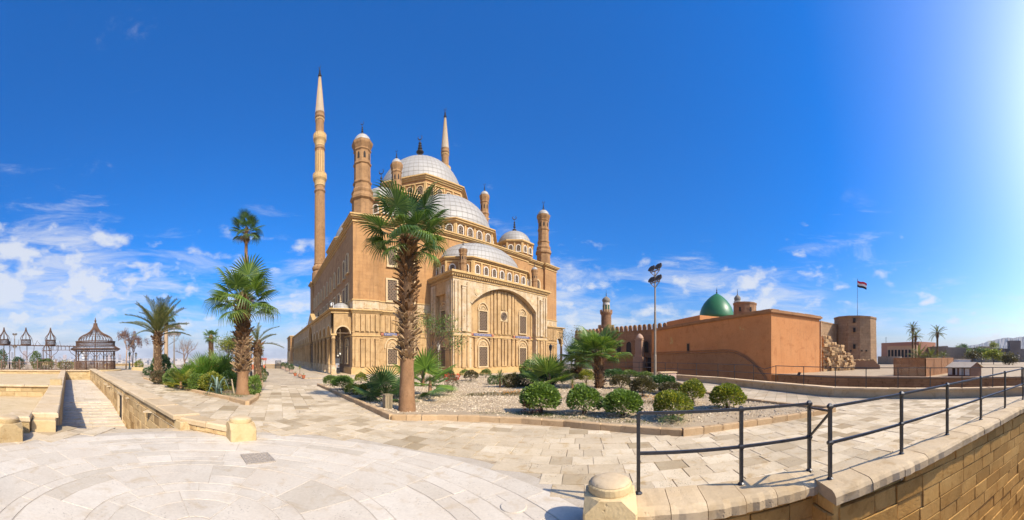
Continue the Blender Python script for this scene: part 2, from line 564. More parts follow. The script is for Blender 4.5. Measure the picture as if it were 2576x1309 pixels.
# skirt of the citadel rock
mb = MB()
ring = OUTER
for i in range(len(ring)):
    a, b = ring[i], ring[(i + 1) % len(ring)]
    mb.add([(a.x, a.y, gz(a.x, a.y)), (b.x, b.y, gz(b.x, b.y)), (b.x, b.y, -47), (a.x, a.y, -47)], [(0, 3, 2, 1)])
setting('citadel_cliff', mb, EARTH)

# ---- garden beds: earth sheets a hand above the paving, held by kerbs
def bed_z(x, y):
    return gz(x, y) + 0.09
bed_c = setting('garden_bed_ground', sheet(BED_C, [], lambda x, y: bed_z(x, y) + .03 * math.sin(x * 1.3) * math.sin(y * 1.1), 1.0), EARTH)
bed_l = setting('planting_bed_ground', sheet(BED_L, [], lambda x, y: bed_z(x, y) + .03 * math.sin(x * 1.3) * math.sin(y * 1.1), 1.2), EARTH)

# ---- paving slabs
SLAB = stone_mat('limestone slabs', (.52, .415, .27), (.59, .49, .345), (.46, .33, .175), scale=1.4, fine=26, bump=.5, bdist=.014, pieces=.36, grime=.42, pits=.75)
SLABW = stone_mat('worn pale limestone', (.56, .475, .36), (.62, .545, .43), (.51, .405, .275), scale=1.1, fine=24, bump=.3, bdist=.01, pieces=.13, grime=.36, pits=.45)
LC = Vector((-0.8, 3.3, 0))
def slab_mesh(poly, z0, z1, b, tilt, rnd):
    """one slab: an uneven polygon with a chamfered upper edge"""
    mb = MB()
    n = len(poly)
    c = sum((Vector((p[0], p[1], 0)) for p in poly), Vector()) / n
    tx, ty = rnd.uniform(-tilt, tilt), rnd.uniform(-tilt, tilt)
    def top(p, dz): return z1 + dz + (p[0] - c.x) * tx + (p[1] - c.y) * ty
    inn = []
    for p in poly:
        d = Vector((p[0], p[1], 0)) - c
        inn.append(c + d * max(0.5, 1 - b / max(d.length, .01)))
    P = [(p[0], p[1], z0) for p in poly] + [(p[0], p[1], top(p, -b * .6)) for p in poly] + [(p.x, p.y, top(p, 0)) for p in inn]
    fs = [tuple(range(2 * n, 3 * n))]
    for k in (0, n):
        fs += [(k + i, k + (i + 1) % n, k + n + (i + 1) % n, k + n + i) for i in range(n)]
    mb.add([(p[0] - c.x, p[1] - c.y, p[2]) for p in P], fs)
    return mb, c
def lay(slabs, parent, mat, part='slab', limit=300):
    """the slabs that look largest become pieces of their own, the rest one mass"""
    slabs.sort(key=lambda q: -q[0])
    rest = MB()
    for i, (size, mb, c) in enumerate(slabs):
        if i < limit:
            o = mb.build(part, mat, parent)
            o.location = Vector((c.x, c.y, 0)) - world_loc(parent)
        else:
            rest.add([(p[0] + c.x, p[1] + c.y, p[2]) for p in mb.v], mb.f)
    if rest.v:
        o = rest.build('small_' + part, mat, parent)
        o['kind'] = 'stuff'
def looks(c, area):
    d = max(1.0, math.hypot(c.x, c.y))
    return area / d ** 3
landing_base = MB()
landing_base.add([(LC.x + 4.5 * math.cos(2 * PI * i / 64), LC.y + 4.5 * math.sin(2 * PI * i / 64), .0075) for i in range(64)], [tuple(range(64))])
# the round landing: rings of slabs about its centre, bands of narrower stones between
def arc_slab(r0, r1, a0, a1, k, rnd, j):
    P = [(r0, a0 + (a1 - a0) * i / k) for i in range(k + 1)] + [(r1, a1 - (a1 - a0) * i / k) for i in range(k + 1)]
    return [(LC.x + (r + rnd.uniform(-j, j)) * math.cos(a), LC.y + (r + rnd.uniform(-j, j)) * math.sin(a)) for r, a in P if r > 1e-6 or True]
landing = None
lslabs = []
def clear_of_holes(c, m=.05):
    return not (inside(c, HOLE_STAIR) or inside(c, HOLE_PIT))
lr = random.Random(21)
for (r0, r1, n, j, bz) in ((.28, .98, 7, .02, .012), (.99, 1.24, 15, .008, .0125), (1.26, 2.02, 13, .02, .012), (2.04, 2.22, 22, .008, .0125), (2.24, 2.86, 19, .02, .012), (2.88, 3.42, 21, .02, .012), (3.44, 3.86, 22, .016, .012), (3.88, 4.24, 34, .008, .0135)):
    a = lr.uniform(0, 1)
    cuts = [a]
    w = [lr.uniform(.7, 1.35) for _ in range(n)]
    for q in w: cuts.append(cuts[-1] + q / sum(w) * 2 * PI)
    for i in range(n):
        g = .004 / ((r0 + r1) / 2)
        # some stones are cut in two across the ring, never at the same place
        rs = [r0 - .002, r1 + .002]
        if r1 - r0 > .4 and lr.random() < .45: rs.insert(1, r0 + (r1 - r0) * lr.uniform(.3, .7))
        for q0, q1 in zip(rs[:-1], rs[1:]):
            poly = arc_slab(q0 + (.004 if q0 > r0 else 0), q1 - (.004 if q1 < r1 else 0), cuts[i] + g, cuts[i + 1] - g, 3, lr, j * .35)
            ok = all(clear_of_holes(p) for p in poly)
            mb, c = slab_mesh(poly, 0.0, bz + lr.uniform(-.002, .003), .004, .002, lr)
            if not ok or math.hypot(c.x, c.y) < 2.2: continue
            lslabs.append((looks(c, (q1 - q0) * (cuts[i + 1] - cuts[i]) * (q0 + q1) / 2), mb, c))
poly = [(LC.x + .26 * math.cos(a * PI / 6), LC.y + .26 * math.sin(a * PI / 6)) for a in range(12)]
mb, c = slab_mesh(poly, 0, .014, .008, 0, lr); lslabs.append((1, mb, c))
MORTAR = stone_mat('sandy joints', (.44, .36, .26), (.52, .44, .33), scale=3, fine=30, bump=.5)
landing = setting('landing_pavement', landing_base, MORTAR)
lay(lslabs, landing, SLABW)

# the open paving: courses of uneven slabs
def courses(ang, region, org, w, l, rnd, joint=.008, zt=.016, span=30, keepout=()):
    d = Vector((math.cos(ang), math.sin(ang), 0)); n = Vector((-d.y, d.x, 0))
    out = []
    q = -span
    while q < span:
        wid = rnd.uniform(*w)
        p = -span + rnd.uniform(0, 1)
        while p < span:
            ln = rnd.uniform(*l)
            c = org + d * (p + ln / 2) + n * (q + wid / 2)
            if region(c):
                j = .006
                cor = [org + d * (p + joint / 2 if k in (0, 3) else p + ln - joint / 2) + n * (q + joint / 2 if k < 2 else q + wid - joint / 2) + Vector((rnd.uniform(-j, j), rnd.uniform(-j, j), 0)) for k in range(4)]
                z = gz(c.x, c.y)
                mb, cc = slab_mesh([(v.x, v.y) for v in cor], z - .02, z + zt + rnd.uniform(-.005, .005), .005, .006, rnd)
                out.append((looks(c, ln * wid), mb, cc))
            p += ln
        q += wid
    return out
def in_view(c, far):
    d = math.hypot(c.x, c.y)
    if d > far or d < 3.2: return False
    a = PI / 4 - math.atan2(c.y, c.x)
    return -1.68 < a < 1.68
def free_paving(c, m=.22):
    if (c - LC).length < 4.24 + m: return False
    for poly in (HOLE_STAIR, HOLE_PIT, BED_C, BED_L):
        if inside(c, poly) or seg_dist(c, poly) < m: return False
    return inside(c, OUTER) and seg_dist(c, FENCE, False) > .3
pslabs = courses(math.radians(-58), lambda c: in_view(c, 13.5) and free_paving(c) and c.y - 3.3 < 2.2 * (c.x + .8) + 3.2 and c.x < 11.5, Vector((4, 4, 0)), (.34, .46), (.32, .66), random.Random(3))
pslabs += courses(math.radians(88), lambda c: in_view(c, 24) and free_paving(c) and c.y - 3.3 >= 2.2 * (c.x + .8) + 3.2, Vector((0, 12, 0)), (.40, .62), (.5, 1.1), random.Random(4))
lay(pslabs, plaza, SLAB)
# ------------------------------------------------------------------ the great mosque
X0, X1, Y0, Y1, ZB, ZT = 12.1, 57.9, 43.3, 89.0, -0.8, 22.3
MX, MY = 35.2, 66.2
def lead_mat():
    m, n, l, b = newmat('dome lead sheets')
    t = NT(m)
    p = pos_vec(t)
    a = t.noise(p, .45, 6, .65, .5)
    col = t.mix(t.rng(a, .3, .7), (.285, .265, .23), (.36, .335, .29))
    f = t.noise(p, 5, 5, .6)
    g = t.noise(p, .9, 6, .7, 1.2)
    col = t.mix(t.rng(g, .50, .72, 0, .5), col, (.29, .245, .185))
    col = t.mix(t.rng(f, .45, .8, 0, .45), col, (.28, .24, .19))
    t.put(b.inputs['Base Color'], col)
    b.inputs['Roughness'].default_value = .55
    t.put(b.inputs['Normal'], t.bump(f, .2, .03))
    return m
LEAD = lead_mat()
SEAM = plain_mat('dome seams', (.24, .21, .165), .8)
BRONZE = plain_mat('dark bronze', (.05, .038, .028), .5, .5, .3, 8, .1)
FRAME = stone_mat('window surround', (.48, .33, .16), (.58, .44, .26), scale=1.5, fine=14, bump=.15)
FRAMEW = plain_mat('pale window surround', (.62, .55, .44), .8, 0, .15, 4, .1)
BLUE = plain_mat('blue inscription ground', (.14, .135, .22), .7, 0, .3, 3, .1)
REDSQ = plain_mat('red tile', (.40, .14, .07), .7)
PALE = plain_mat('pale relief', (.50, .42, .34), .8)
mosque = thing('mosque', (MX, 62, ZB), 'huge sandstone mosque with pale lead domes and two pencil minarets beyond the gardens', 'mosque')

def offset_poly(poly, d):
    """outline pushed outwards by d (outline runs counter-clockwise)"""
    n = len(poly)
    out = []
    for i in range(n):
        a, b, c = Vector(poly[i - 1]), Vector(poly[i]), Vector(poly[(i + 1) % n])
        e1, e2 = (b - a).normalized(), (c - b).normalized()
        n1, n2 = Vector((e1.y, -e1.x)), Vector((e2.y, -e2.x))
        k = n1 + n2
        k = k / max(.15, k.dot(n1)) if k.length > 1e-6 else n1
        out.append(tuple(b + k * d))
    return out
def ledge(poly, steps, name='cornice', mat=None, parent=None):
    """mouldings round an outline: steps of (z0, z1, projection)"""
    mb = MB()
    for z0, z1, d in steps:
        mb.prism(offset_poly(poly, d), z0, z1)
    return mb.build(name, mat or TRIM, parent or mosque)
HALL = [(X0, Y0), (16.1, Y0), (16.1, Y0 + .5), (22.5, Y0 + .5), (22.5, Y0 - .15), (47.8, Y0 - .15), (47.8, Y0 + .5), (53.7, Y0 + .5), (53.7, Y0), (X1, Y0),
        (X1, Y1), (X0, Y1), (X0, Y1 - 4), (X0 + .4, Y1 - 4), (X0 + .4, Y0 + 4), (X0, Y0 + 4)]
MB().prism(HALL, ZB, ZT).build('hall_wall', SAND, mosque)
ledge(HALL, [(21.55, 21.75, .14), (22.0, 22.2, .22), (22.2, 22.42, .45), (22.42, 22.62, .6)])
# alabaster cladding of the ground storey
mb = MB(); mb.prism(offset_poly(HALL, .1), ZB, 8.62); mb.build('lower_cladding', MARB, mosque)
ledge(HALL, [(ZB, .15, .34), (.15, .38, .26), (4.92, 5.08, .24), (5.5, 5.58, .17), (8.3, 8.45, .22), (8.45, 8.62, .34), (8.62, 8.8, .5)], 'string_course')
mb = MB(); mb.prism(offset_poly(HALL, .05), 8.8, 10.15); mb.build('frieze', MARBW, mosque)
ledge(HALL, [(10.15, 10.3, .16)], 'frieze_coping')

# ---- windows
win_cache = {}
def window_meshes(w, h, arch, fw, grid):
    key = (w, h, arch, fw, grid)
    if key in win_cache: return win_cache[key]
    def outline(w_, h_, zb):
        if not arch: return [(-w_ / 2, zb), (w_ / 2, zb), (w_ / 2, zb + h_), (-w_ / 2, zb + h_)]
        r = w_ / 2
        return [(-r, zb), (r, zb)] + [(r * math.cos(a), zb + h_ - r + r * 1.0 * math.sin(a)) for a in [PI * k / 10 for k in range(11)]]
    inn, out = outline(w, h, 0), outline(w + 2 * fw, h + fw * 1.9, -fw * .9)
    n = len(inn)
    fr = MB()
    P = [(x, 0, z) for x, z in out] + [(x, -.2, z) for x, z in out] + [(x, -.2, z) for x, z in inn] + [(x, -.03, z) for x, z in inn]
    fs = []
    for k in range(3):
        fs += [(k * n + i, k * n + (i + 1) % n, (k + 1) * n + (i + 1) % n, (k + 1) * n + i) for i in range(n)]
    fr.add(P, fs)
    fr.box(-w / 2 - fw * 1.3, -.3, -fw * 1.2, w / 2 + fw * 1.3, 0, -fw * .75)
    pa = MB(); pa.add([(x, -.028, z) for x, z in inn], [tuple(range(n))])
    gr = MB()
    nx, nzz = grid
    bw = min(w / nx, h / nzz) * .3
    top = lambda x: h if not arch else h - w / 2 + math.sqrt(max(0, (w / 2) ** 2 - x * x))
    for i in range(1, nx):
        x = -w / 2 + w * i / nx
        gr.box(x - bw / 2, -.11, 0, x + bw / 2, -.05, top(x))
    for j in range(1, nzz):
        z = h * j / nzz
        hw = w / 2 if (not arch or z < h - w / 2) else math.sqrt(max(0, (w / 2) ** 2 - (z - h + w / 2) ** 2))
        if hw > .1: gr.box(-hw, -.105, z - bw / 2, hw, -.055, z + bw / 2)
    # small lozenges in every other opening, as in the turned-wood lattice
    for i in range(nx):
        for j in range(nzz):
            x, z = -w / 2 + w * (i + .5) / nx, h * (j + .5) / nzz
            if (i + j) % 2 == 0 and z < top(x) - .1:
                q = min(w / nx, h / nzz) * .33
                gr.add([(x - q, -.08, z), (x, -.08, z - q), (x + q, -.08, z), (x, -.08, z + q)], [(0, 1, 2, 3)])
    win_cache[key] = (fr.mesh('window_frame'), pa.mesh('window_pane'), gr.mesh('window_grille'))
    return win_cache[key]
def window(parent, x, y, z, w, h, rz=0.0, arch=True, fw=.2, grid=(5, 8), fmat=None):
    a, b, c = window_meshes(w, h, arch, fw, grid)
    if fmat is FRAMEW:
        key = (w, h, arch, fw, grid, 'w')
        if key not in win_cache: win_cache[key] = a.copy()
        a = win_cache[key]
    o = link('window', a, fmat or FRAME, parent, loc=(x, y, z), rot=(0, 0, rz))
    for nm, me, mt in (('pane', b, DARK), ('grille', c, GRILLE)):
        link(nm, me, mt, o, world_coords=False)
    return o
def hood(parent, x, y, z, w, rise, rz=0.0, name='window_hood', mat=None):
    """shallow arched relief above a window: two rings and a shell-carved field"""
    mb = MB()
    R = w / 2
    for r0, r1, d in ((R * .98, R * 1.12, .17), (R * .60, R * .72, .12)):
        ks = [PI * k / 14 for k in range(15)]
        P = []
        for r, yy in ((r0, 0), (r0, -d), (r1, -d), (r1, 0)):
            P += [(r * math.cos(a), yy, rise * r / R * math.sin(a)) for a in ks]
        mb.add(P, [(q * 15 + i, q * 15 + i + 1, (q + 1) * 15 + i + 1, (q + 1) * 15 + i) for q in range(3) for i in range(14)])
    for k in range(7):
        a = PI * (k + .5) / 7
        mb.bar((.12 * R * math.cos(a), -.03, .1 + .12 * rise * math.sin(a)), (.56 * R * math.cos(a), -.03, .56 * rise * math.sin(a) + .03), .07 * R, .08)
    o = mb.build(name, mat or FRAME, parent)
    o.location = Vector((x, y, z)) - world_loc(parent)
    o.rotation_euler = (0, 0, rz)
    return o
def strip(parent, x0, x1, z0, z1, y, d=.1, mat=None, face=(0, -1), name='pilaster', cap=False):
    """upright raised strip on a wall; face is the way the wall looks"""
    mb = MB()
    def bx(a, b, c_, e, dd):
        if face == (0, -1): mb.box(a, y - dd, c_, b, y + .02, e)
        else: mb.box(y - dd, a, c_, y + .02, b, e)
    bx(x0, x1, z0, z1, d)
    if cap:
        bx(x0 - .07, x1 + .07, z1 - .14, z1 - .003, d + .09); bx(x0 - .04, x1 + .04, z1 - .5, z1 - .42, d + .05); bx(x0 - .06, x1 + .06, z0 + .003, z0 + .22, d + .07)
    return mb.build(name, mat or MARB, parent)

# front, left and right bays of the hall
fy = Y0 + .4
for side in (0, 1):
    def mx(x): return x if side == 0 else 2 * MX - x - .4
    for x in (18.4, 21.4):
        xx = mx(x)
        window(mosque, xx, Y0 + .5, 15.9, 1.15, 2.7, fw=.3, grid=(5, 9))
        window(mosque, xx, Y0 + .5, 10.5, 1.5, 3.1, arch=False, fw=.28, grid=(6, 12))
        window(mosque, xx, fy, .75, 1.5, 2.3, arch=False, fw=.16, grid=(6, 9))
        hood(mosque, xx, fy, 3.2, 2.3, 1.45)
    for a, b, pr in ((12.35, 13.0, 0), (13.2, 13.75, 1), (13.95, 14.5, 0), (14.7, 15.25, 0), (15.45, 15.95, 1)):
        for z0, z1 in ((.42, 4.55), (5.62, 8.1)):
            u, v = sorted((mx(a), mx(b)))
            strip(mosque, u, v, z0, z1, Y0 - .1, .22 + .06 * pr, cap=bool(pr) and z0 < 1)
    for a, b in ((16.35, 16.85), (19.75, 20.1), (22.0, 22.35)):
        u, v = sorted((mx(a), mx(b)))
        strip(mosque, u, v, .42, 4.85, fy, .14, cap=True)
    for k in range(7):
        a = 16.4 + k * .86
        u, v = sorted((mx(a), mx(a + .58)))
        strip(mosque, u, v, 5.62, 8.1, fy, .2)
    for q in range(3):
        u, v = sorted((mx(12.5 + q * 1.25), mx(13.4 + q * 1.25)))
        strip(mosque, u, v, 9.0, 9.95, Y0 - .05, .07, MARBW, name='frieze_panel')
    for q in range(5):
        u, v = sorted((mx(16.4 + q * 1.22), mx(17.4 + q * 1.22)))
        strip(mosque, u, v, 9.0, 9.95, Y0 + .45, .07, MARBW, name='frieze_panel')
def inscription(x0, x1, z0, z1, y):
    """blue panel of raised lettering between two red tiles"""
    mb = MB(); mb.box(x0 + .5, y - .14, z0, x1 - .5, y + .02, z1)
    o = mb.build('inscription_panel', BLUE, mosque)
    r = random.Random(int(x0 * 10))
    mb = MB()
    x = x0 + .7
    while x < x1 - .8:
        k = r.choice((0, 1, 2))
        zz = (z0 + z1) / 2
        if k == 0: mb.bar((x, y - .15, z0 + .1), (x, y - .15, z1 - .08), .05, .03)
        elif k == 1: mb.tube([(x + .16 * math.cos(a), y - .15, zz - .05 + .12 * math.sin(a)) for a in (PI, 4, 4.7, 5.5, 6.3)], .026, 4)
        else: mb.tube([(x - .05, y - .15, zz + .1), (x + .12, y - .15, zz), (x + .2, y - .15, zz - .14)], .026, 4)
        x += r.uniform(.16, .3)
    mb.build('lettering', PALE, o)['kind'] = 'stuff'
    for a in (x0, x1 - .42):
        mb = MB(); mb.box(a, y - .15, z0 + .01, a + .42, y + .02, z1 - .01); mb.box(a + .12, y - .18, z0 + .13, a + .3, y - .1, z1 - .13)
        mb.build('red_tile', REDSQ, mosque)
inscription(16.5, 19.6, 4.95 + .14, 5.5, fy - .14)
inscription(50.3, 53.4, 4.95 + .14, 5.5, fy - .14)

# left flank: tall windows above the portico
for k in range(11):
    yy = 46.3 + 3.72 * k
    if yy > 86: break
    fm = FRAMEW if k in (2, 6, 7) else None
    xx = X0 if (yy < Y0 + 4 or yy > Y1 - 4) else X0 + .4
    window(mosque, xx, yy, 14.9, 1.15, 2.75, rz=-PI / 2, fw=.24, grid=(5, 9), fmat=fm)
    window(mosque, xx, yy, 9.6, 1.35, 3.3, rz=-PI / 2, arch=False, fw=.24, grid=(5, 11))

# ---- domes
def dome(parent, c, rx, ry, h, n_mer, n_ring, a0=0.0, a1=2 * PI, name='dome', knob=0.0):
    prof = []
    K = 16
    for k in range(K + 1):
        e = PI / 2 * k / K
        prof.append((math.cos(e) ** .92 if k < K else 0.0, h * math.sin(e)))
    mb = MB()
    mb.lathe([(max(r, 0.002), z) for r, z in prof], n_mer * 2, (c[0], c[1], c[2]), a0, a1, rx, ry)
    o = mb.build(name, LEAD, parent, smooth=True)
    sm = MB()
    def pt(a, e, k=1.004):
        r = max(0.0, math.cos(e)) ** .92 * k
        return Vector((c[0] + rx * r * math.cos(a), c[1] + ry * r * math.sin(a), c[2] + h * math.sin(e) * k))
    wv = .022 * max(1.0, (rx / 6) ** .3)
    for i in range(n_mer + (0 if a1 - a0 > 6.2 else 1)):
        a = a0 + (a1 - a0) * i / n_mer
        E = [PI / 2 * .97 * k / 12 for k in range(13)]
        P = []
        for e in E:
            p = pt(a, e); tng = Vector((-math.sin(a), math.cos(a), 0)) * wv
            P += [p - tng, p + tng]
        sm.add(P, [(2 * k, 2 * k + 1, 2 * k + 3, 2 * k + 2) for k in range(12)])
    for j in range(1, n_ring):
        e = PI / 2 * j / n_ring
        de = wv * 1.1 / max(h, 1)
        kk = n_mer * 2
        P = []
        for i in range(kk + 1):
            a = a0 + (a1 - a0) * i / kk
            P += [pt(a, e - de), pt(a, e + de)]
        sm.add(P, [(2 * i, 2 * i + 2, 2 * i + 3, 2 * i + 1) for i in range(kk)])
    sm.build('seam', SEAM, o)
    return o
def finial(parent, c, h, r, big=False, mat=None):
    """turned metal spike of balls with a crescent on top"""
    mb = MB()
    prof = [(.25, 0), (.55, .02), (.3, .05)]
    for zc_, rr in ((.16, 1.0), (.34, .62), (.47, .5), (.59, .42)):
        w = .075 * (rr ** .5)
        prof += [(.16, zc_ - w)] + [(max(.16, rr * math.cos(q)), zc_ + w * math.sin(q)) for q in (-.9, -.4, 0, .4, .9)] + [(.16, zc_ + w)]
    prof += [(.12, .70), (.07, .76)]
    mb.lathe([(max(.012, a * r), z * h) for a, z in prof], 10, c)
    R = .115 * h
    zc_ = c[2] + .76 * h + R
    P = []
    K = 16
    for i in range(K + 1):
        a = -PI / 2 + .5 + (2 * PI - 1.0) * i / K + PI
        tt = math.sin(PI * i / K)
        ca, sa = math.cos(a), math.sin(a)
        ro, ri = R, R * (1 - .34 * tt)
        d = .018 * h
        for rr, yy in ((ro, -d), (ri, -d), (ri, d), (ro, d)):
            P.append((c[0] + rr * ca * .707, c[1] - rr * ca * .707 + yy * .7, zc_ + rr * sa))
    mb.add(P, [(4 * i + q, 4 * i + (q + 1) % 4, 4 * i + 4 + (q + 1) % 4, 4 * i + 4 + q) for i in range(K) for q in range(4)])
    return mb.build('finial', mat or BRONZE, parent, smooth=True)
MINS = stone_mat('weathered tower stone', (.33, .18, .075), (.385, .22, .098), (.25, .13, .052), scale=.5, courses=(.9, .5, .28), streaks=.8, streak_col=(.14, .075, .035), grime=.55, fine=9, bump=.35)
def octagon(c, R, n=8, sx=1, sy=1):
    return [(c[0] + R * sx * math.cos(2 * PI * (k + .5) / n), c[1] + R * sy * math.sin(2 * PI * (k + .5) / n)) for k in range(n)]
def face_windows(poly, z, w, h, per, only, parent, grid=(3, 4), fw=.16, fmat=None, pil=True, zt=None):
    """a row of arched windows on each face of a drum that looks towards the forecourt"""
    n = len(poly)
    for i in range(n):
        a, b = Vector(poly[i]), Vector(poly[(i + 1) % n])
        e = b - a
        nrm = Vector((e.y, -e.x)).normalized()
        mid = (a + b) / 2
        if nrm.dot(-mid) < 0 or not only(i, mid): continue
        rz = math.atan2(nrm.y, nrm.x) + PI / 2
        k = per if not callable(per) else per(e.length)
        for j in range(k):
            p = a + e * ((j + .5) / k)
            window(parent, p.x, p.y, z, w, h, rz=rz, fw=fw, grid=grid, fmat=fmat)
        if pil:
            for j in range(k + 1):
                p = a + e * min(.985, max(.015, j / k))
                mb = MB(); mb.cbox((p.x + nrm.x * .02, p.y + nrm.y * .02, z + (zt - z) / 2 - .1), (.3, .28, zt - z + .5), rz)
                mb.build('drum_pilaster', TRIM, parent)
yes = lambda i, m_: True
# central block, drum and dome
mb = MB(); mb.box(MX - 11.4, MY - 11.4, ZT, MX + 11.4, MY + 11.4, 33.8); mb.build('central_block', SAND, mosque)
ledge([(MX - 11.4, MY - 11.4), (MX + 11.4, MY - 11.4), (MX + 11.4, MY + 11.4), (MX - 11.4, MY + 11.4)], [(33.4, 33.8, .25), (33.8, 34.0, .45)])
drum = octagon((MX, MY), 11.7)
MB().prism(drum, 33.8, 38.6).build('drum', SAND, mosque)
ledge(drum, [(34.2, 34.5, .22), (37.4, 37.6, .18), (38.2, 38.5, .25), (38.5, 38.8, .5), (38.8, 39.05, .75)])
face_windows(drum, 35.2, 1.15, 1.7, 4, yes, mosque, zt=37.4)
d_main = dome(mosque, (MX, MY, 38.9), 10.2, 10.2, 9.6, 60, 14)
mb = MB(); mb.lathe([(10.6, 38.9), (10.45, 39.3)], 64, (MX, MY, 0)); mb.build('dome_rim', TRIM, mosque)
mb = MB(); mb.lathe([(.75, 48.3), (.4, 48.9), (.3, 50.8)], 12, (MX, MY, 0)); mb.build('finial_stem', BRONZE, mosque)
finial(mosque, (MX, MY, 50.6), 4.9, .95)
# half domes on the four sides
for dx, dy in ((0, -1), (-1, 0), (1, 0), (0, 1)):
    c = (MX + dx * 10.9, MY + dy * 10.9)
    dr = octagon(c, 11.2)
    MB().prism(dr, ZT, 26.0).build('half_dome_drum', SAND, mosque)
    ledge(dr, [(22.75, 23.0, .2), (23.0, 23.2, .35), (25.5, 25.75, .2), (25.75, 26.05, .5), (26.05, 26.25, .7)])
    if (dx, dy) in ((0, -1), (-1, 0)):
        face_windows(dr, 23.7, 1.05, 1.5, 4, lambda i, m_, dx=dx, dy=dy: (m_.x - c[0]) * dx + (m_.y - c[1]) * dy > 1.0 or True, mosque, fmat=FRAMEW, zt=25.5)
    dome(mosque, (c[0], c[1], 26.2), 10.0, 10.0, 8.5, 56, 12, name='half_dome')
# corner domes
for sx in (-1, 1):
    for sy in (-1, 1):
        c = (MX + sx * 16.0, MY + sy * 15.8)
        dr = octagon(c, 4.35)
        MB().prism(dr, ZT, 27.4).build('corner_dome_drum', SAND, mosque)
        ledge(dr, [(24.2, 24.4, .15), (27.0, 27.2, .2), (27.2, 27.5, .42)])
        if sy < 0: face_windows(dr, 25.0, .8, 1.3, 2, yes, mosque, fmat=FRAMEW, zt=26.8)
        dome(mosque, (c[0], c[1], 27.45), 3.85, 3.85, 3.3, 30, 7, name='corner_dome')
        finial(mosque, (c[0], c[1], 30.6), 4.0, .5)
# octagonal towers
def tower(c, z0, k, name, openings=True):
    """k scales its width; heights run from z0"""
    mb = MB()
    H_ = [(1.95, 0), (1.95, .25), (1.72, .3), (1.62, 2.4), (1.62, 3.2), (1.9, 3.45), (1.9, 3.8), (1.62, 4.35), (1.7, 4.6), (1.7, 4.8), (1.42, 5.2), (1.33, 5.8), (1.48, 6.0), (1.48, 6.2), (1.3, 6.35), (1.27, 8.7), (1.42, 8.85), (1.42, 9.05), (1.26, 9.15), (1.26, 10.8), (1.4, 10.95), (1.4, 11.1), (1.3, 11.2), (1.62, 11.9), (1.66, 12.25), (1.5, 12.3)]
    mb.lathe([(r * k, z) for r, z in H_], 8, (c[0], c[1], z0), rot=PI / 8)
    o = mb.build(name, MINS, mosque)
    mb = MB()
    for q in range(8):
        a = q * PI / 4
        R = 1.26 * k * math.cos(PI / 8)
        p = (c[0] + R * math.cos(a), c[1] + R * math.sin(a))
        rz = a + PI / 2
        m_ = Euler((0, 0, rz)).to_matrix()
        w = .17 * k ** .5
        pts = [(-w, 9.55), (w, 9.55), (w, 10.15), (w * .7, 10.4), (0, 10.55), (-w * .7, 10.4), (-w, 10.15)]
        mb = MB(); mb.add([m_ @ Vector((x, -.03, 0)) + Vector((p[0], p[1], z0 + z)) for x, z in pts], [tuple(range(7))])
        mb.build('tower_opening', DARK, o)
    mb = MB(); mb.lathe([(1.36 * k, 12.3), (1.33 * k, 12.5), (1.18 * k, 12.95), (.85 * k, 13.35), (.4 * k, 13.6), (.02, 13.68)], 20, (c[0], c[1], z0))
    mb.build('tower_cap', LEAD, o, smooth=True)
    finial(o, (c[0], c[1], z0 + 13.5), 2.3, .28)
    return o
for c in ((X0 + 2.1, Y0 + 2.2), (X1 - 2.1, Y0 + 2.2), (X0 + 2.1, Y1 - 7), (X1 - 2.1, Y1 - 7)):
    if c[1] < 60: tower(c, ZT, 1.0, 'corner_tower')
def turret(c, z0, h, r, name='turret'):
    mb = MB()
    P_ = [(1.25, 0), (1.25, .04), (1.0, .07), (1.0, .42), (1.15, .44), (1.15, .46), (1.0, .48), (1.0, .52), (.98, .74), (1.1, .76), (1.1, .78), (1.0, .80), (1.25, .9), (1.28, .95), (1.1, .96)]
    mb.lathe([(a * r, b * h) for a, b in P_], 8, (c[0], c[1], z0), rot=PI / 8)
    o = mb.build(name, MINS, mosque)
    mb = MB()
    for q in range(8):
        a = q * PI / 4
        R = r * .98 * math.cos(PI / 8)
        m_ = Euler((0, 0, a + PI / 2)).to_matrix()
        w = .14 * r
        pts = [(-w, .57 * h), (w, .57 * h), (w, .66 * h), (0, .70 * h), (-w, .66 * h)]
        mb = MB(); mb.add([m_ @ Vector((x, -.025, 0)) + Vector((c[0] + R * math.cos(a), c[1] + R * math.sin(a), z0 + z)) for x, z in pts], [(0, 1, 2, 3, 4)])
        mb.build('turret_opening', DARK, o)
    mb = MB(); mb.lathe([(1.08 * r, .96 * h), (1.03 * r, .975 * h), (.85 * r, h + .3 * r), (.5 * r, h + .62 * r), (.02, h + .75 * r)], 16, (c[0], c[1], z0))
    mb.build('turret_cap', LEAD, o, smooth=True)
    finial(o, (c[0], c[1], z0 + h + .70 * r), 1.9 if r > .7 else 1.1, .22 if r > .7 else .13)
for sx in (-1, 1):
    turret((MX + sx * 11.0, MY - 11.0), 31.2, 8.4, .98)

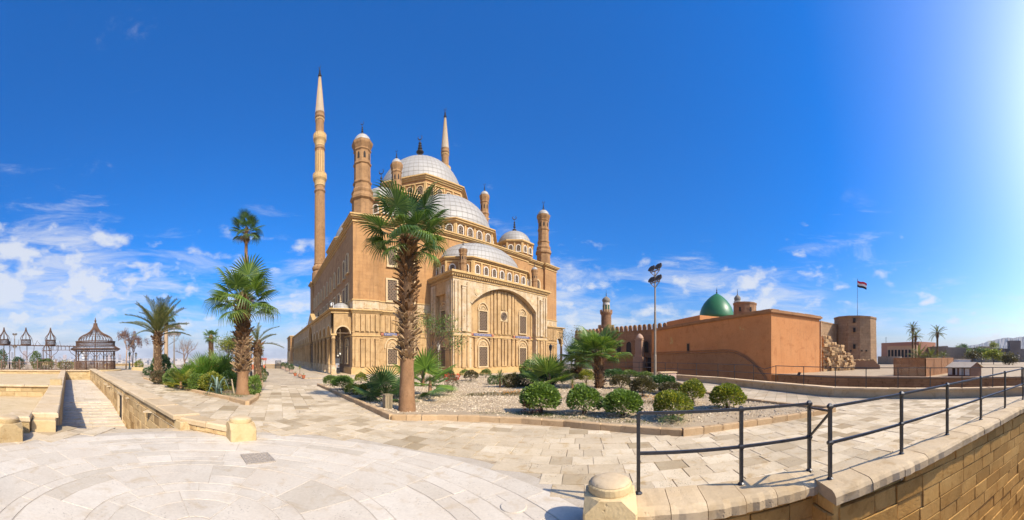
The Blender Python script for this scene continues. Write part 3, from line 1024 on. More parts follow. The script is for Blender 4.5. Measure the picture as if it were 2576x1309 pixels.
# ---- minarets
def minaret(c):
    mb = MB()
    mb.prism(octagon(c, 2.9, 4), ZB, 22.9); mb.prism(octagon(c, 3.15, 4), 22.9, 23.4)
    o = mb.build('minaret', MINS, mosque)
    mb = MB()
    pr = [(2.3, 23.4), (2.2, 25.6), (1.85, 26.0), (2.15, 26.4), (2.2, 27.0), (1.9, 27.5), (1.6, 27.9), (1.72, 28.1), (1.55, 28.4)]
    mb.lathe(pr, 16, (c[0], c[1], 0)); mb.build('minaret_base', MINS, o)
    mb = MB()   # fluted shaft
    prof = [(1.55, 28.4), (1.5, 38), (1.44, 48.3)]
    n = 48
    P = []
    for r, z in prof:
        for i in range(n):
            rr = r * (1.0 if i % 3 else .93)
            P.append((c[0] + rr * math.cos(2 * PI * i / n), c[1] + rr * math.sin(2 * PI * i / n), z))
    mb.add(P, [(j * n + i, j * n + (i + 1) % n, (j + 1) * n + (i + 1) % n, (j + 1) * n + i) for j in range(2) for i in range(n)])
    mb.build('shaft', MINS, o)
    def balcony(z, r0, rb):
        mb = MB(); mb.lathe([(r0, z - 2.4), (r0 * 1.1, z - 2.2), (r0 * 1.05, z - 1.9), (rb * .82, z - 1.0), (rb * .95, z - .5), (rb, z - .35), (rb, z), (r0, z)], 16, (c[0], c[1], 0))
        b = mb.build('balcony', TRIM, o)
        mb = MB()
        for q in range(16):
            a0_, a1_ = 2 * PI * q / 16, 2 * PI * (q + 1) / 16
            p0 = Vector((c[0] + rb * .98 * math.cos(a0_), c[1] + rb * .98 * math.sin(a0_), z)); p1 = Vector((c[0] + rb * .98 * math.cos(a1_), c[1] + rb * .98 * math.sin(a1_), z))
            mb.bar(p0, p0 + Vector((0, 0, 1.15)), .16)
            mb.bar(p0 + Vector((0, 0, 1.08)), p1 + Vector((0, 0, 1.08)), .12, .16)
            mb.bar(p0 + Vector((0, 0, .5)), p1 + Vector((0, 0, .5)), .06, .9)
        mb.build('parapet', TRIM, b)
    mb = MB(); mb.lathe([(1.44, 48.3), (1.62, 48.6), (1.62, 48.9), (1.4, 49.2), (1.4, 50.8)], 16, (c[0], c[1], 0)); mb.build('collar', MINS, o)
    balcony(52.4, 1.42, 1.95)
    mb = MB(); mb.lathe([(1.36, 52.4), (1.34, 60.4), (1.5, 60.6), (1.5, 60.9), (1.3, 61.1), (1.3, 62.0)], 16, (c[0], c[1], 0)); mb.build('upper_shaft', MINS, o)
    mb = MB()
    for q in range(16):
        a = 2 * PI * (q + .5) / 16
        mb.cbox((c[0] + 1.33 * math.cos(a), c[1] + 1.33 * math.sin(a), 56.6), (.1, .34, 6.4), a)
    mb.build('shaft_panel', TRIM, o)
    balcony(63.6, 1.3, 1.85)
    mb = MB(); mb.lathe([(1.24, 63.6), (1.2, 69.3), (1.42, 69.6), (1.42, 70.0), (1.25, 70.3), (1.3, 70.6), (1.38, 70.9)], 16, (c[0], c[1], 0)); mb.build('top_shaft', MINS, o)
    mb = MB()
    for q in range(16):
        a = 2 * PI * q / 16
        mb.tube([(c[0] + 1.27 * math.cos(a + t_ * .19), c[1] + 1.27 * math.sin(a + t_ * .19), 69.2 - .55 * (1 - t_ * t_)) for t_ in (-1, -.5, 0, .5, 1)], .07, 4)
    mb.build('swag', TRIM, o)
    mb = MB(); mb.lathe([(1.3, 70.9), (1.22, 71.2), (.34, 80.9), (.4, 81.0), (.4, 81.2), (.2, 81.3)], 16, (c[0], c[1], 0)); mb.build('cone_roof', stone_mat('lead cone ' + str(int(c[0])), (.36, .29, .21), (.42, .36, .28), scale=.6, fine=6), o)
    mb = MB()
    for q in range(16):
        a = 2 * PI * q / 16
        mb.bar((c[0] + 1.24 * math.cos(a), c[1] + 1.24 * math.sin(a), 71.2), (c[0] + .36 * math.cos(a), c[1] + .36 * math.sin(a), 80.9), .07)
    mb.build('cone_rib', TRIM, o)
    finial(o, (c[0], c[1], 81.1), 3.6, .55)
minaret((14.5, 86.8)); minaret((55.6, 86.8))

# ---- the mihrab block in front
BX0, BX1, BY, BT = 24.8, 46.0, 36.6, 14.0
RD = .85                                   # depth of the great arched recess
mb = MB(); mb.box(BX0 + .6, BY + RD, ZB, BX1, Y0 - .15, BT); mb.build('apse_wall', MARB, mosque)
ax0, ax1, zs, rise = 28.1, 42.75, 9.8, 3.1
axc, half = (ax0 + ax1) / 2, (ax1 - ax0) / 2
R_ = (half ** 2 + rise ** 2) / (2 * rise)
def arch_z(x):
    return zs + math.sqrt(max(0, R_ ** 2 - (x - axc) ** 2)) - (R_ - rise)
mb = MB()
mb.box(BX0, BY, ZB, ax0, BY + RD, BT); mb.box(ax1, BY, ZB, BX1, BY + RD, BT)
xs = [ax0 + (ax1 - ax0) * k / 32 for k in range(33)]
P = []
for x in xs:
    z = max(arch_z(x), zs)
    P += [(x, BY, z), (x, BY, BT), (x, BY + RD, z), (x, BY + RD, BT)]
fs = []
for k in range(32):
    o_ = 4 * k
    fs += [(o_, o_ + 4, o_ + 5, o_ + 1), (o_ + 2, o_ + 3, o_ + 7, o_ + 6), (o_, o_ + 2, o_ + 6, o_ + 4), (o_ + 1, o_ + 5, o_ + 7, o_ + 3)]
mb.add(P, fs)
mb.build('arched_front', MARBW, mosque)
mb = MB()                                   # moulding round the arch
P = []
for k in range(33):
    x = xs[k]; z = arch_z(x); dx_ = (x - axc) / R_; dz_ = math.sqrt(1 - dx_ * dx_)
    for q, yy in ((0.0, -.09), (.34, -.09), (.34, .05), (0.0, .05)):
        P.append((x + dx_ * q, BY + yy, z + dz_ * q))
mb.add(P, [(4 * k + q, 4 * k + (q + 1) % 4, 4 * k + 4 + (q + 1) % 4, 4 * k + 4 + q) for k in range(32) for q in range(4)])
mb.build('arch_moulding', MARBW, mosque)
# left flank of the block: a tall niche between piers
mb = MB(); mb.box(BX0, BY + RD, ZB, BX0 + .6, 38.6, BT); mb.box(BX0, 41.4, ZB, BX0 + .6, Y0 - .15, BT); mb.box(BX0, 38.6, 11.3, BX0 + .6, 41.4, BT)
mb.build('side_wall', MARB, mosque)
APSE = [(BX0, BY), (BX1, BY), (BX1, Y0 - .2), (BX0, Y0 - .2)]
ledge(APSE, [(13.2, 13.32, .1), (13.55, 13.75, .16), (13.75, 13.95, .38), (13.95, 14.2, .58), (14.2, 14.3, .45)])
mb = MB()
for k in range(54):
    x = BX0 - .25 + (BX1 - BX0 + .5) * k / 53
    mb.box(x - .1, BY - .34, 13.56, x + .1, BY - .1, 13.745)
for k in range(17):
    y = BY + (Y0 - BY) * k / 17
    mb.box(BX0 - .34, y - .1, 13.56, BX0 - .1, y + .1, 13.745)
mb.build('dentil', TRIM, mosque)['kind'] = 'stuff'
for z0, z1, d in ((ZB, .1, .22), (.1, .3, .14), (4.92, 5.08, .2), (5.5, 5.58, .14)):
    mb = MB()
    mb.box(BX0 - d, BY - d, z0, ax0, BY, z1); mb.box(ax1, BY - d, z0, BX1 + d, BY, z1); mb.box(ax0, BY + RD - d, z0, ax1, BY + RD, z1); mb.box(BX0 - d, BY, z0, BX0, 38.6, z1); mb.box(BX0 - d, 41.4, z0, BX0, Y0 - .2, z1); mb.box(BX0 + .6 - d, 38.6, z0, BX0 + .6, 41.4, z1)
    mb.build('string_course', TRIM, mosque)
ry = BY + RD
for xw in (30.95, 40.0):
    window(mosque, xw, ry, .45, 1.65, 2.95, arch=False, fw=.2, grid=(7, 12))
    hood(mosque, xw, ry, 3.55, 2.7, 1.3)
    window(mosque, xw, ry, 6.0, 1.6, 3.0, arch=False, fw=.18, grid=(7, 12))
    hood(mosque, xw, ry, 9.15, 1.9, 1.15)
    inscription(xw - 2.45, xw + 2.1, 5.1, 5.5, ry - .12)
    for q in (-1, 1):
        strip(mosque, xw + q * 1.55 - .2, xw + q * 1.55 + .2, .32, 4.85, ry, .24, cap=True)
for (a, b) in ((33.2, 33.65), (33.95, 34.6), (34.9, 35.35), (35.55, 36.0), (36.35, 37.0), (37.3, 37.75)):
    strip(mosque, a, b, .32, 4.85, ry, .22, cap=(b - a < .5))
    strip(mosque, a, b, 5.62, min(arch_z(a), arch_z(b)) - .25 if not 34.5 < (a + b) / 2 < 36.2 else 7.6, ry, .22)
    if 34.5 < (a + b) / 2 < 36.2: strip(mosque, a, b, 9.6, arch_z(a) - .25, ry, .13)
for a, b in ((28.3, 28.75), (42.1, 42.55), (32.55, 32.95), (38.0, 38.4)):
    strip(mosque, a, b, 5.62, min(arch_z(a), arch_z(b)) - .15, ry, .12)
# round carved medallion
mb = MB(); mb.box(35.43 - .85, ry - .12, 7.75, 35.43 + .85, ry + .02, 9.45)
o_ = mb.build('medallion', FRAME, mosque)
mb = MB()
for rr, w_ in ((.62, .09), (.42, .06), (.2, .06)):
    mb.tube([(35.43 + rr * math.cos(2 * PI * k / 20), ry - .14, 8.6 + rr * math.sin(2 * PI * k / 20)) for k in range(21)], w_, 5)
mb.build('carved_ring', GRILLE, o_)
mb = MB(); mb.add([(35.43 + .6 * math.cos(2 * PI * k / 20), ry - .13, 8.6 + .6 * math.sin(2 * PI * k / 20)) for k in range(20)], [tuple(range(20))]); mb.build('pierced_disc', DARK, o_)
for (a, b, c_) in ((25.0, 25.45, 0), (25.6, 26.0, 0), (26.25, 26.95, 1), (27.2, 27.6, 0), (43.15, 43.55, 0), (43.8, 44.5, 1), (44.75, 45.15, 0), (45.4, 45.8, 0)):
    strip(mosque, a, b, .32, 4.85, BY, .17 + .07 * c_, cap=bool(c_)); strip(mosque, a, b, 5.62, 12.9 if not c_ else 12.3, BY, .17 + .07 * c_, MARBW, cap=bool(c_))
for (a, b, c_) in ((36.85, 37.2, 0), (37.35, 37.95, 1), (38.1, 38.45, 0), (41.55, 41.95, 0), (42.1, 42.7, 1)):
    strip(mosque, a, b, .32, 4.85, BX0, .1 + .06 * c_, face=(-1, 0), cap=bool(c_)); strip(mosque, a, b, 5.62, 12.9, BX0, .1 + .06 * c_, MARBW, face=(-1, 0))
window(mosque, BX0 + .6, 40.0, 5.9, 1.4, 3.0, rz=-PI / 2, arch=False, fw=.18, grid=(6, 12)); hood(mosque, BX0 + .6, 40, 9.05, 1.7, 1.1, -PI / 2)
window(mosque, BX0 + .6, 40.0, .45, 1.4, 2.9, rz=-PI / 2, arch=False, fw=.18, grid=(6, 12)); hood(mosque, BX0 + .6, 40, 3.5, 2.2, 1.25, -PI / 2)
for xx_, zz_ in ((29.2, 11.6), (41.7, 11.6)):
    mb = MB(); mb.lathe([(.5, 0), (.5, .08), (.38, .1), (.2, .16), (0.01, .17)], 16, (0, 0, 0)); o_ = mb.build('rosette', FRAME, mosque); o_.location = Vector((xx_, BY, zz_)) - world_loc(mosque); o_.rotation_euler = (PI / 2, 0, 0)
# drum and flattened half dome above the block
adr = [(26.0, Y0), (26.0, 40.4), (29.3, 37.9), (41.5, 37.9), (44.8, 40.4), (44.8, Y0)]
MB().prism(adr, BT, 17.2).build('apse_drum', SAND, mosque)
ledge(adr, [(14.3, 14.5, .12), (16.6, 16.8, .12), (16.95, 17.15, .25), (17.15, 17.35, .5)])
face_windows(adr, 14.9, .72, 1.25, lambda L: max(2, int(L / 1.55)), yes, mosque, fmat=FRAMEW, zt=16.6, fw=.14)
dome(mosque, (35.4, Y0 + .3, 17.3), 8.7, 5.5, 4.5, 36, 7, PI, 2 * PI, name='apse_dome')
for x in (27.2, 43.4):
    turret((x, 37.5), BT, 4.1, .55, 'apse_turret')

# ---- porticoes along the two flanks
def column(parent, x, y, z0, zt):
    mb = MB()
    mb.box(x - .42, y - .42, z0, x + .42, y + .42, z0 + .22); mb.box(x - .36, y - .36, z0 + .22, x + .36, y + .36, z0 + 1.12); mb.box(x - .42, y - .42, z0 + 1.12, x + .42, y + .42, z0 + 1.28)
    o = mb.build('column', MARBW, parent)
    mb = MB(); mb.lathe([(.36, z0 + 1.28), (.36, z0 + 1.4), (.30, z0 + 1.5), (.30, z0 + 1.62), (.275, zt - .75), (.33, zt - .72), (.33, zt - .62), (.27, zt - .58), (.38, zt - .25)], 14, (x, y, 0))
    mb.build('column_shaft', MARB, o, smooth=True)
    mb = MB(); mb.box(x - .42, y - .42, zt - .25, x + .42, y + .42, zt); mb.build('capital', TRIM, o)
    mb = MB(); mb.lathe([(.2, 0), (.2, .03), (.1, .05)], 14, (0, 0, 0)); q = mb.build('disc', FRAME, o); q.location = Vector((x, y - .36, z0 + .68)) - world_loc(o); q.rotation_euler = (PI / 2, 0, 0)
def arch_bay(parent, a, b, w, z0, zt, axis, t0, t1, point=1.0, name='arch'):
    """one arched bay from a to b; the wall is t0..t1 thick, rises from the springing z0 to zt"""
    mb = MB()
    c, r = (a + b) / 2, w / 2
    K = 18
    us = [c - r + w * k / K for k in range(K + 1)]
    pts = [(a, z0), (us[0], z0)] + [(u, z0 + point * math.sqrt(max(0, r * r - (u - c) ** 2))) for u in us[1:-1]] + [(us[-1], z0), (b, z0)]
    P = []
    for u, z in pts:
        for t, zz in ((t0, z), (t0, zt), (t1, z), (t1, zt)):
            P.append((t, u, zz) if axis == 'y' else (u, t, zz))
    fs = []
    for k in range(len(pts) - 1):
        o_ = 4 * k
        fs += [(o_, o_ + 4, o_ + 5, o_ + 1), (o_ + 2, o_ + 3, o_ + 7, o_ + 6), (o_, o_ + 2, o_ + 6, o_ + 4)]
    mb.add(P, fs)
    o = mb.build(name, MARB, parent)
    mb = MB()
    P = []
    ks = [PI * k / 18 for k in range(19)]
    for q in ks:
        for rr, tt in ((r * 1.0, t0 - .07), (r * 1.16, t0 - .07), (r * 1.16, t0 + .03), (r, t0 + .03)):
            u, z = c + rr * math.cos(q), z0 + point * rr * math.sin(q)
            P.append((tt, u, z) if axis == 'y' else (u, tt, z))
    mb.add(P, [(4 * k + q, 4 * k + (q + 1) % 4, 4 * k + 4 + (q + 1) % 4, 4 * k + 4 + q) for k in range(18) for q in range(4)])
    mb.build('archivolt', FRAME, o)
PX, ZP = 9.35, 5.25
cols_y = [44.1, 47.8, 51.5, 55.2, 58.9, 62.6, 70.0, 73.7, 77.4, 81.1, 84.8, 88.5, 92.2, 95.9, 99.6, 103.3, 107.0, 110.7]
mb = MB(); mb.box(7.6, 42.4, ZB, X0, 127, ZB + .16); mb.box(7.2, 42.0, ZB, 7.6, 127, ZB + .08); mb.box(7.6, 42.0, ZB, X0 + 13, 42.4, ZB + .08); mb.build('portico_platform', MARBW, mosque)
for y in cols_y:
    column(mosque, PX, y, ZB + .16, ZP)
for a, b in zip(cols_y[:-1], cols_y[1:]):
    wide = b - a > 5
    arch_bay(mosque, a, b, (b - a) - .95, ZP, 8.5 if not wide else 9.6, 'y', PX - .3, PX + .3, .95 if not wide else 1.05)
    if wide:
        mb = MB(); mb.add([(PX - .42, a - .3, 9.3), (PX - .42, b + .3, 9.3), (PX - .42, (a + b) / 2, 11.2), (PX + .5, a - .3, 9.3), (PX + .5, b + .3, 9.3), (PX + .5, (a + b) / 2, 11.2)], [(0, 2, 1), (3, 4, 5), (0, 3, 5, 2), (2, 5, 4, 1), (0, 1, 4, 3)]); mb.build('portico_gable', TRIM, mosque)
arch_bay(mosque, PX, X0, 2.1, ZP, 8.5, 'x', 43.8, 44.4, 1.0)
PORT = [(PX - .3, 43.8), (X0, 43.8), (X0, 111), (PX - .3, 111)]
mb = MB(); mb.prism(PORT, 8.5, 8.62); mb.build('portico_roof', TRIM, mosque)
ledge([(PX - .3, 43.8), (X0 + .3, 43.8), (X0 + .3, 65.9), (PX - .3, 65.9)], [(8.25, 8.4, .12), (8.62, 8.75, .3), (8.75, 8.9, .45)])
ledge([(PX - .3, 66.7), (X0 + .3, 66.7), (X0 + .3, 111), (PX - .3, 111)], [(8.25, 8.4, .12), (8.62, 8.75, .3), (8.75, 8.9, .45)])
for y, r in ((45.6, 1.35), (66.3, 2.1), (86.5, 1.35), (99.4, 1.5)):
    dome(mosque, (10.8, y, 8.9), r, r, r * .82, 14, 4, name='portico_dome')
    finial(mosque, (10.8, y, 8.9 + r * .8), 1.5, .2, mat=None if y > 50 else FRAME)
for a in cols_y[:6]:
    mb = MB(); mb.bar((PX, a, ZP + .12), (X0, a, ZP + .12), .08); mb.build('tie_beam', GRILLE, mosque)
# back wall and ceiling in darker stone: the portico's shade put into the colour
PORTICO_SHADE = stone_mat('portico shade stone', (.20, .125, .065), (.25, .16, .09), (.15, .09, .045), scale=.8, courses=(1.2, 1.6, .2), streaks=.3, fine=8)
mb = MB(); mb.box(X0 - .15, 44.5, ZB + .1, X0 + .2, 111, 8.3); mb.build('portico_back_wall', PORTICO_SHADE, mosque)
mb = MB(); mb.box(PX + .32, 44.5, 8.3, X0, 111, 8.48); mb.build('portico_ceiling', PORTICO_SHADE, mosque)
# doorways and windows at the back of the portico
for y in (46.0, 49.7, 53.4, 57.1, 60.8, 71.9, 75.6, 79.3):
    window(mosque, X0 - .15, y, 1.0, 1.2, 2.4, rz=-PI / 2, arch=False, fw=.16, grid=(5, 9)); hood(mosque, X0 - .15, y, 3.6, 1.8, 1.0, -PI / 2)
# arcaded forecourt block beyond the hall
mb = MB(); mb.box(X0, Y1, ZB, X1, 128, 10.0); mb.build('courtyard_wall', SAND, mosque)
ledge([(X0, Y1 + .5), (X1, Y1 + .5), (X1, 128), (X0, 128)], [(9.6, 9.8, .15), (9.8, 10.1, .35)])
END = [(7.9, 111.2), (13.0, 111.2), (13.0, 128.5), (7.9, 128.5)]
MB().prism(END, ZB, 9.4).build('end_pavilion', SAND, mosque)
ledge(END, [(ZB, .3, .15), (5.0, 5.2, .12), (8.7, 8.9, .15), (9.2, 9.5, .35)])
for y in (113.4, 116.6, 119.8, 123.0, 126.2):
    window(mosque, 7.9, y, .8, 1.3, 3.0, rz=-PI / 2, fw=.2, grid=(4, 8))
window(mosque, 9.6, 111.2, .9, 1.3, 2.8, fw=.2, grid=(4, 8))
# right flank porch, only its end shows
QX = X1 + 3.0
for y in (44.1, 47.8, 51.5): column(mosque, QX, y, ZB + .16, ZP)
arch_bay(mosque, X1, QX + .3, 2.1, ZP, 8.5, 'x', 43.8, 44.4, 1.0)
for a, b in ((44.1, 47.8), (47.8, 51.5)): arch_bay(mosque, a, b, 2.75, ZP, 8.5, 'y', QX - .3, QX + .3, .95)
QP = [(X1 - .3, 43.8), (QX + .3, 43.8), (QX + .3, 53), (X1 - .3, 53)]
mb = MB(); mb.prism(QP, 8.5, 8.62); mb.build('portico_roof', TRIM, mosque)
ledge(QP, [(8.25, 8.4, .12), (8.62, 8.75, .3), (8.75, 8.9, .45)])
mb = MB(); mb.box(X1, 42.6, ZB, QX + 1.2, 56, ZB + .16); mb.build('portico_platform', MARBW, mosque)
# ------------------------------------------------------------------ sunken stair, sand court and their walls
BLOCK = stone_mat('ochre wall blocks', (.50, .36, .175), (.58, .44, .24), (.42, .28, .12), scale=1.3, fine=16, bump=.5, bdist=.02, pieces=.26, grime=.3, pits=.35)
COPE = stone_mat('coping stone', (.54, .395, .225), (.60, .465, .295), (.46, .32, .165), scale=1.2, fine=22, bump=.35, bdist=.012, pieces=.12, grime=.2, pits=.3)
STEP = stone_mat('pale steps', (.56, .46, .32), (.63, .54, .42), (.50, .38, .23), scale=1.5, fine=20, bump=.3, bdist=.012, pieces=.16, grime=.15)
def ground_rest(mb, name, mat, z=None): return setting(name, mb, mat)
def blocks(parent, a, b, zlo, ztop, w, h, mat, rnd, depth=.16, limit=300, part='block', face=1, key=None, jit=.008, bevel=.016, top=None):
    """courses of separate blocks along a wall foot a to b; face: +1 looks to the right of a->b"""
    a, b = Vector((a[0], a[1], 0)), Vector((b[0], b[1], 0))
    e = (b - a); L = e.length; e = e / L
    n = Vector((e.y, -e.x, 0)) * face
    rz = math.atan2(e.y, e.x)
    rot = Euler((PI / 2, 0, rz if face > 0 else rz + PI)).to_matrix()
    items = []
    z = zlo
    row = 0
    while z < ztop - .05:
        hh = min(rnd.uniform(*h), ztop - z)
        if ztop - z - hh < .08: hh = ztop - z
        u = -rnd.uniform(0, w[0])
        while u < L:
            ww = rnd.uniform(*w)
            u0, u1 = max(u, 0), min(u + ww, L)
            if u1 - u0 > .08:
                items.append(((u0 + u1) / 2, z + hh / 2, u1 - u0 - .008, hh - .008))
            u += ww
        z += hh; row += 1
    if key: items.sort(key=lambda q: key(a + e * q[0], q[1]))
    rest = MB()
    for i, (uc, zc_, ww, hh) in enumerate(items):
        lim = top(uc) if top else 1e9
        if zc_ > lim: continue
        c = a + e * uc + Vector((0, 0, zc_))
        dz = depth + rnd.uniform(-.012, .012)
        mb = MB(); mb.bbox((0, 0, 0), (ww, hh, dz), 0, bevel, jit, rnd)
        mb.v = [tuple(rot @ Vector(p) + n * (dz / 2 - .03)) for p in mb.v]
        if i < limit:
            o = mb.build(part, mat, parent); o.location = c - world_loc(parent)
        else:
            rest.add([tuple(Vector(p) + c) for p in mb.v], mb.f)
    if rest.v:
        rest.build('small_' + part, mat, parent)['kind'] = 'stuff'
def near_first(p, z): return (p.x ** 2 + p.y ** 2)
def copings(parent, a, b, z, w, t, mat, rnd, ln=(.8, 1.3), part='coping_stone', side=0.0, z1=None, bevel=.035):
    """a run of coping stones along a to b, centred side metres to its left"""
    a, b = Vector((a[0], a[1], 0)), Vector((b[0], b[1], 0))
    e = b - a; L = e.length; e /= L
    n = Vector((-e.y, e.x, 0))
    rz = math.atan2(e.y, e.x)
    u = 0.0
    z1 = z if z1 is None else z1
    while u < L - 1e-3:
        l = min(rnd.uniform(*ln), L - u)
        if L - u - l < .3: l = L - u
        zc_ = z + (z1 - z) * (u + l / 2) / L
        mb = MB(); mb.bbox((0, 0, 0), (l - .008, w + rnd.uniform(-.015, .015), t), 0, bevel, .009, rnd)
        o = mb.build(part, mat, parent)
        o.location = a + e * (u + l / 2) + n * side + Vector((0, 0, zc_ - t / 2 + rnd.uniform(-.006, .006))) - world_loc(parent)
        o.rotation_euler = (0, math.atan2(z - z1, L) if z1 != z else 0, rz)
        u += l
sr = random.Random(12)
# stair floor: short flight down, then shallow steps and a landing
stair = thing('sunken_stair', st(1.2, 12, -1.6), 'broad pale stone stair sunk between two parapets, leading towards the iron gazebo', 'stairs')
zz, tt, k = 0.0, 7.9, 0
def step_row(t0, t1, z0, z1, n, part='step'):
    ws = [sr.uniform(.7, 1.3) for _ in range(n)]
    s = S0 - .02
    for q in ws:
        w_ = q / sum(ws) * (S1 - S0 + .04)
        mb = MB(); mb.bbox((0, 0, 0), (w_ - .008, t1 - t0 - .004, z1 - z0), 0, .012, .005, sr)
        o = mb.build(part, STEP, stair)
        o.location = st(s + w_ / 2, (t0 + t1) / 2, (z0 + z1) / 2) - world_loc(stair)
        o.rotation_euler = (0, 0, math.atan2(V.y, V.x))
        s += w_
while zz > -1.75:
    step_row(tt, tt + .32, zz - .6, zz - .17, 3); zz -= .17; tt += .32
base_z = zz
while zz < -1.05:
    step_row(tt, tt + .62, zz - .5, zz + .055, 4); zz += .055; tt += .62
while tt < T_END - 1:
    step_row(tt, tt + 1.1, zz - .5, zz + sr.uniform(-.004, .004), 4, 'floor_slab'); tt += 1.1
flat_t = tt
# two parapets
lpar = thing('parapet', st(-.62, 12, 0), 'low ochre stone parapet with smooth coping between the stair and the sand court', 'parapet')
mb = MB(); mb.prism([st(-.9, 8.2), st(S0 - .06, 8.2), st(S0 - .06, 16.0), st(-.9, 16.0)], -2.1, .30); mb.prism([st(-.84, 17.0), st(S0 - .06, 17.0), st(S0 - .06, T_END - .3), st(-.84, T_END - .3)], -2.1, .10); mb.prism([st(-.95, 16.02), st(S0 - .02, 16.02), st(S0 - .02, 16.9), st(-.95, 16.9)], -2.1, .72); mb.build('core', BLOCK, lpar)
copings(lpar, st(-.61, 8.1), st(-.61, 16.0), .43, .72, .13, COPE, sr, (1.4, 2.2))
copings(lpar, st(-.61, 17.0), st(-.61, T_END - .3), .22, .6, .12, COPE, sr, (1.4, 2.2))
blocks(lpar, st(S0 - .06, 8.25), st(S0 - .06, T_END - .4), -2.0, .28, (.45, .9), (.28, .36), BLOCK, sr, .1, 120, face=1, key=near_first, top=lambda u: .3 if u < 7.7 else .1)
mb = MB(); mb.bbox((0, 0, 0), (.60, .5, .33), math.atan2(V.y, V.x), .02, .006, sr); o = mb.build('end_block', BLOCK, lpar); o.location = st(-.62, 8.0, .135) - world_loc(lpar)
rpar = thing('parapet', st(3.1, 12, 0), 'long stained stone parapet with a small arched niche beside the path', 'parapet')
NT0, NT1 = 15.9, 17.2        # niche in the face of the wall
mb = MB()
mb.prism([st(S1 + .1, 7.95), st(S1 + .62, 7.95), st(S1 + .62, T_END), st(S1 + .1, T_END)], -2.1, .23)
mb.build('core', BLOCK, rpar)
STAIN = stone_mat('stained wall blocks', (.45, .30, .14), (.55, .40, .20), (.29, .185, .09), scale=1.0, fine=16, bump=.5, bdist=.02, pieces=.38, grime=.5, streaks=.35, pits=.3)
for (ta, tb, zlo) in ((8.0, NT0, -2.0), (NT0, NT1, -.15), (NT1, T_END, -2.0)):
    blocks(rpar, st(S1 + .1, ta), st(S1 + .1, tb), zlo, .23, (.5, .95), (.30, .38), STAIN, sr, .11, 150, face=-1, key=near_first)
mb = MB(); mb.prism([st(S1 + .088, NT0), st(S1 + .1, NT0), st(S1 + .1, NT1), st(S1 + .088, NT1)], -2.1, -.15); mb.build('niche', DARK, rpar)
mb = MB()
for t0, t1, z0, z1 in ((NT0 - .16, NT0, -2.0, -.12), (NT1, NT1 + .16, -2.0, -.12), (NT0 - .22, NT1 + .22, -.15, -.02)):
    mb.prism([st(S1 - .02, t0), st(S1 + .1, t0), st(S1 + .1, t1), st(S1 - .02, t1)], z0, z1)
mb.build('niche_frame', COPE, rpar)
copings(rpar, st(S1 + .33, 7.75), st(S1 + .33, T_END - .2), .36, .78, .13, COPE, sr, (1.2, 2.0))
# corner pier, low quadrant wall and its end bollard
pA, pB = st(S1 + .33, 7.8), foot(590, 1098)
mb = MB(); mb.bbox((0, 0, 0), (.62, .52, .36), math.atan2(V.y, V.x), .015, .006, sr); o = mb.build('end_block', BLOCK, rpar); o.location = st(S1 + .33, 7.68, .04) - world_loc(rpar)
qwall = thing('low_wall', (pA + pB) / 2, 'short low stone wall running from the stair parapet to the chamfered bollard', 'wall')
e_ = (pB - pA).normalized(); n_ = Vector((-e_.y, e_.x, 0))
mb = MB(); mb.prism([pA - n_ * .2, pB - n_ * .2, pB + n_ * .22, pA + n_ * .22], -.05, .17); mb.build('core', STAIN, qwall)
blocks(qwall, pA - n_ * .2, pB - n_ * .2, .02, .17, (.5, .8), (.15, .15), STAIN, sr, .06, 50)
copings(qwall, pA, pB, .31, .52, .13, COPE, sr, (.6, .9), z1=.27)
def bollard(name, p, w, h, rz, label, group='squat stone bollards at the heads of the stairs'):
    """squat stone post: chamfered square base, round collar and shallow domed cap"""
    b = thing(name, p, label, 'bollard', group, rz)
    q = w / 2
    mb = MB()
    c = q * .42
    def ring(k, z, cc): return [(-k + cc, -k, z), (k - cc, -k, z), (k, -k + cc, z), (k, k - cc, z), (k - cc, k, z), (-k + cc, k, z), (-k, k - cc, z), (-k, -k + cc, z)]
    P = ring(q, -.05, .02) + ring(q, h * .50, .02) + ring(q * .98, h * .74, c * 1.35) + ring(q * .9, h * .76, c * 1.3)
    mb.add(P, [(8 * j + i, 8 * j + (i + 1) % 8, 8 * j + 8 + (i + 1) % 8, 8 * j + 8 + i) for j in range(3) for i in range(8)] + [tuple(range(24, 32))])
    link('base', mb.mesh('base'), BLOCK, b, world_coords=False)
    mb = MB(); mb.lathe([(q * .84, h * .75), (q * .86, h * .79), (q * .86, h * .89), (q * .82, h * .91), (q * .80, h * .915)], 28); link('collar', mb.mesh('collar'), BLOCK, b, world_coords=False)
    mb = MB(); mb.lathe([(q * .80, h * .915), (q * .79, h * .93), (q * .62, h * .975), (q * .34, h * .995), (.01, h)], 28); link('cap', mb.mesh('cap', True), COPE, b, world_coords=False)
    return b
bollard('bollard', foot(605, 1104), .60, .52, .35, 'squat chamfered stone bollard at the end of the low wall by the stair')
bollard('bollard', foot(20, 1106), .62, .54, .95, 'squat stone bollard at the picture\'s left edge, beside the sand court parapet')
# return of the left parapet
mb = MB()
ret = thing('parapet_return', st(-1.15, 8.0, 0), 'stubby end pier of the sand court wall next to the bollard', 'pier')
mb = MB(); mb.bbox((0, 0, 0), (.34, .8, .42), math.atan2(V.y, V.x), .012, .005, sr); o = mb.build('pier_block', BLOCK, ret); o.location = st(-1.12, 7.95, .10) - world_loc(ret)
mb = MB(); mb.bbox((0, 0, 0), (.62, .95, .12), math.atan2(V.y, V.x), .035, .006, sr); o = mb.build('coping_stone', COPE, ret); o.location = st(-1.24, 8.0, .37) - world_loc(ret)
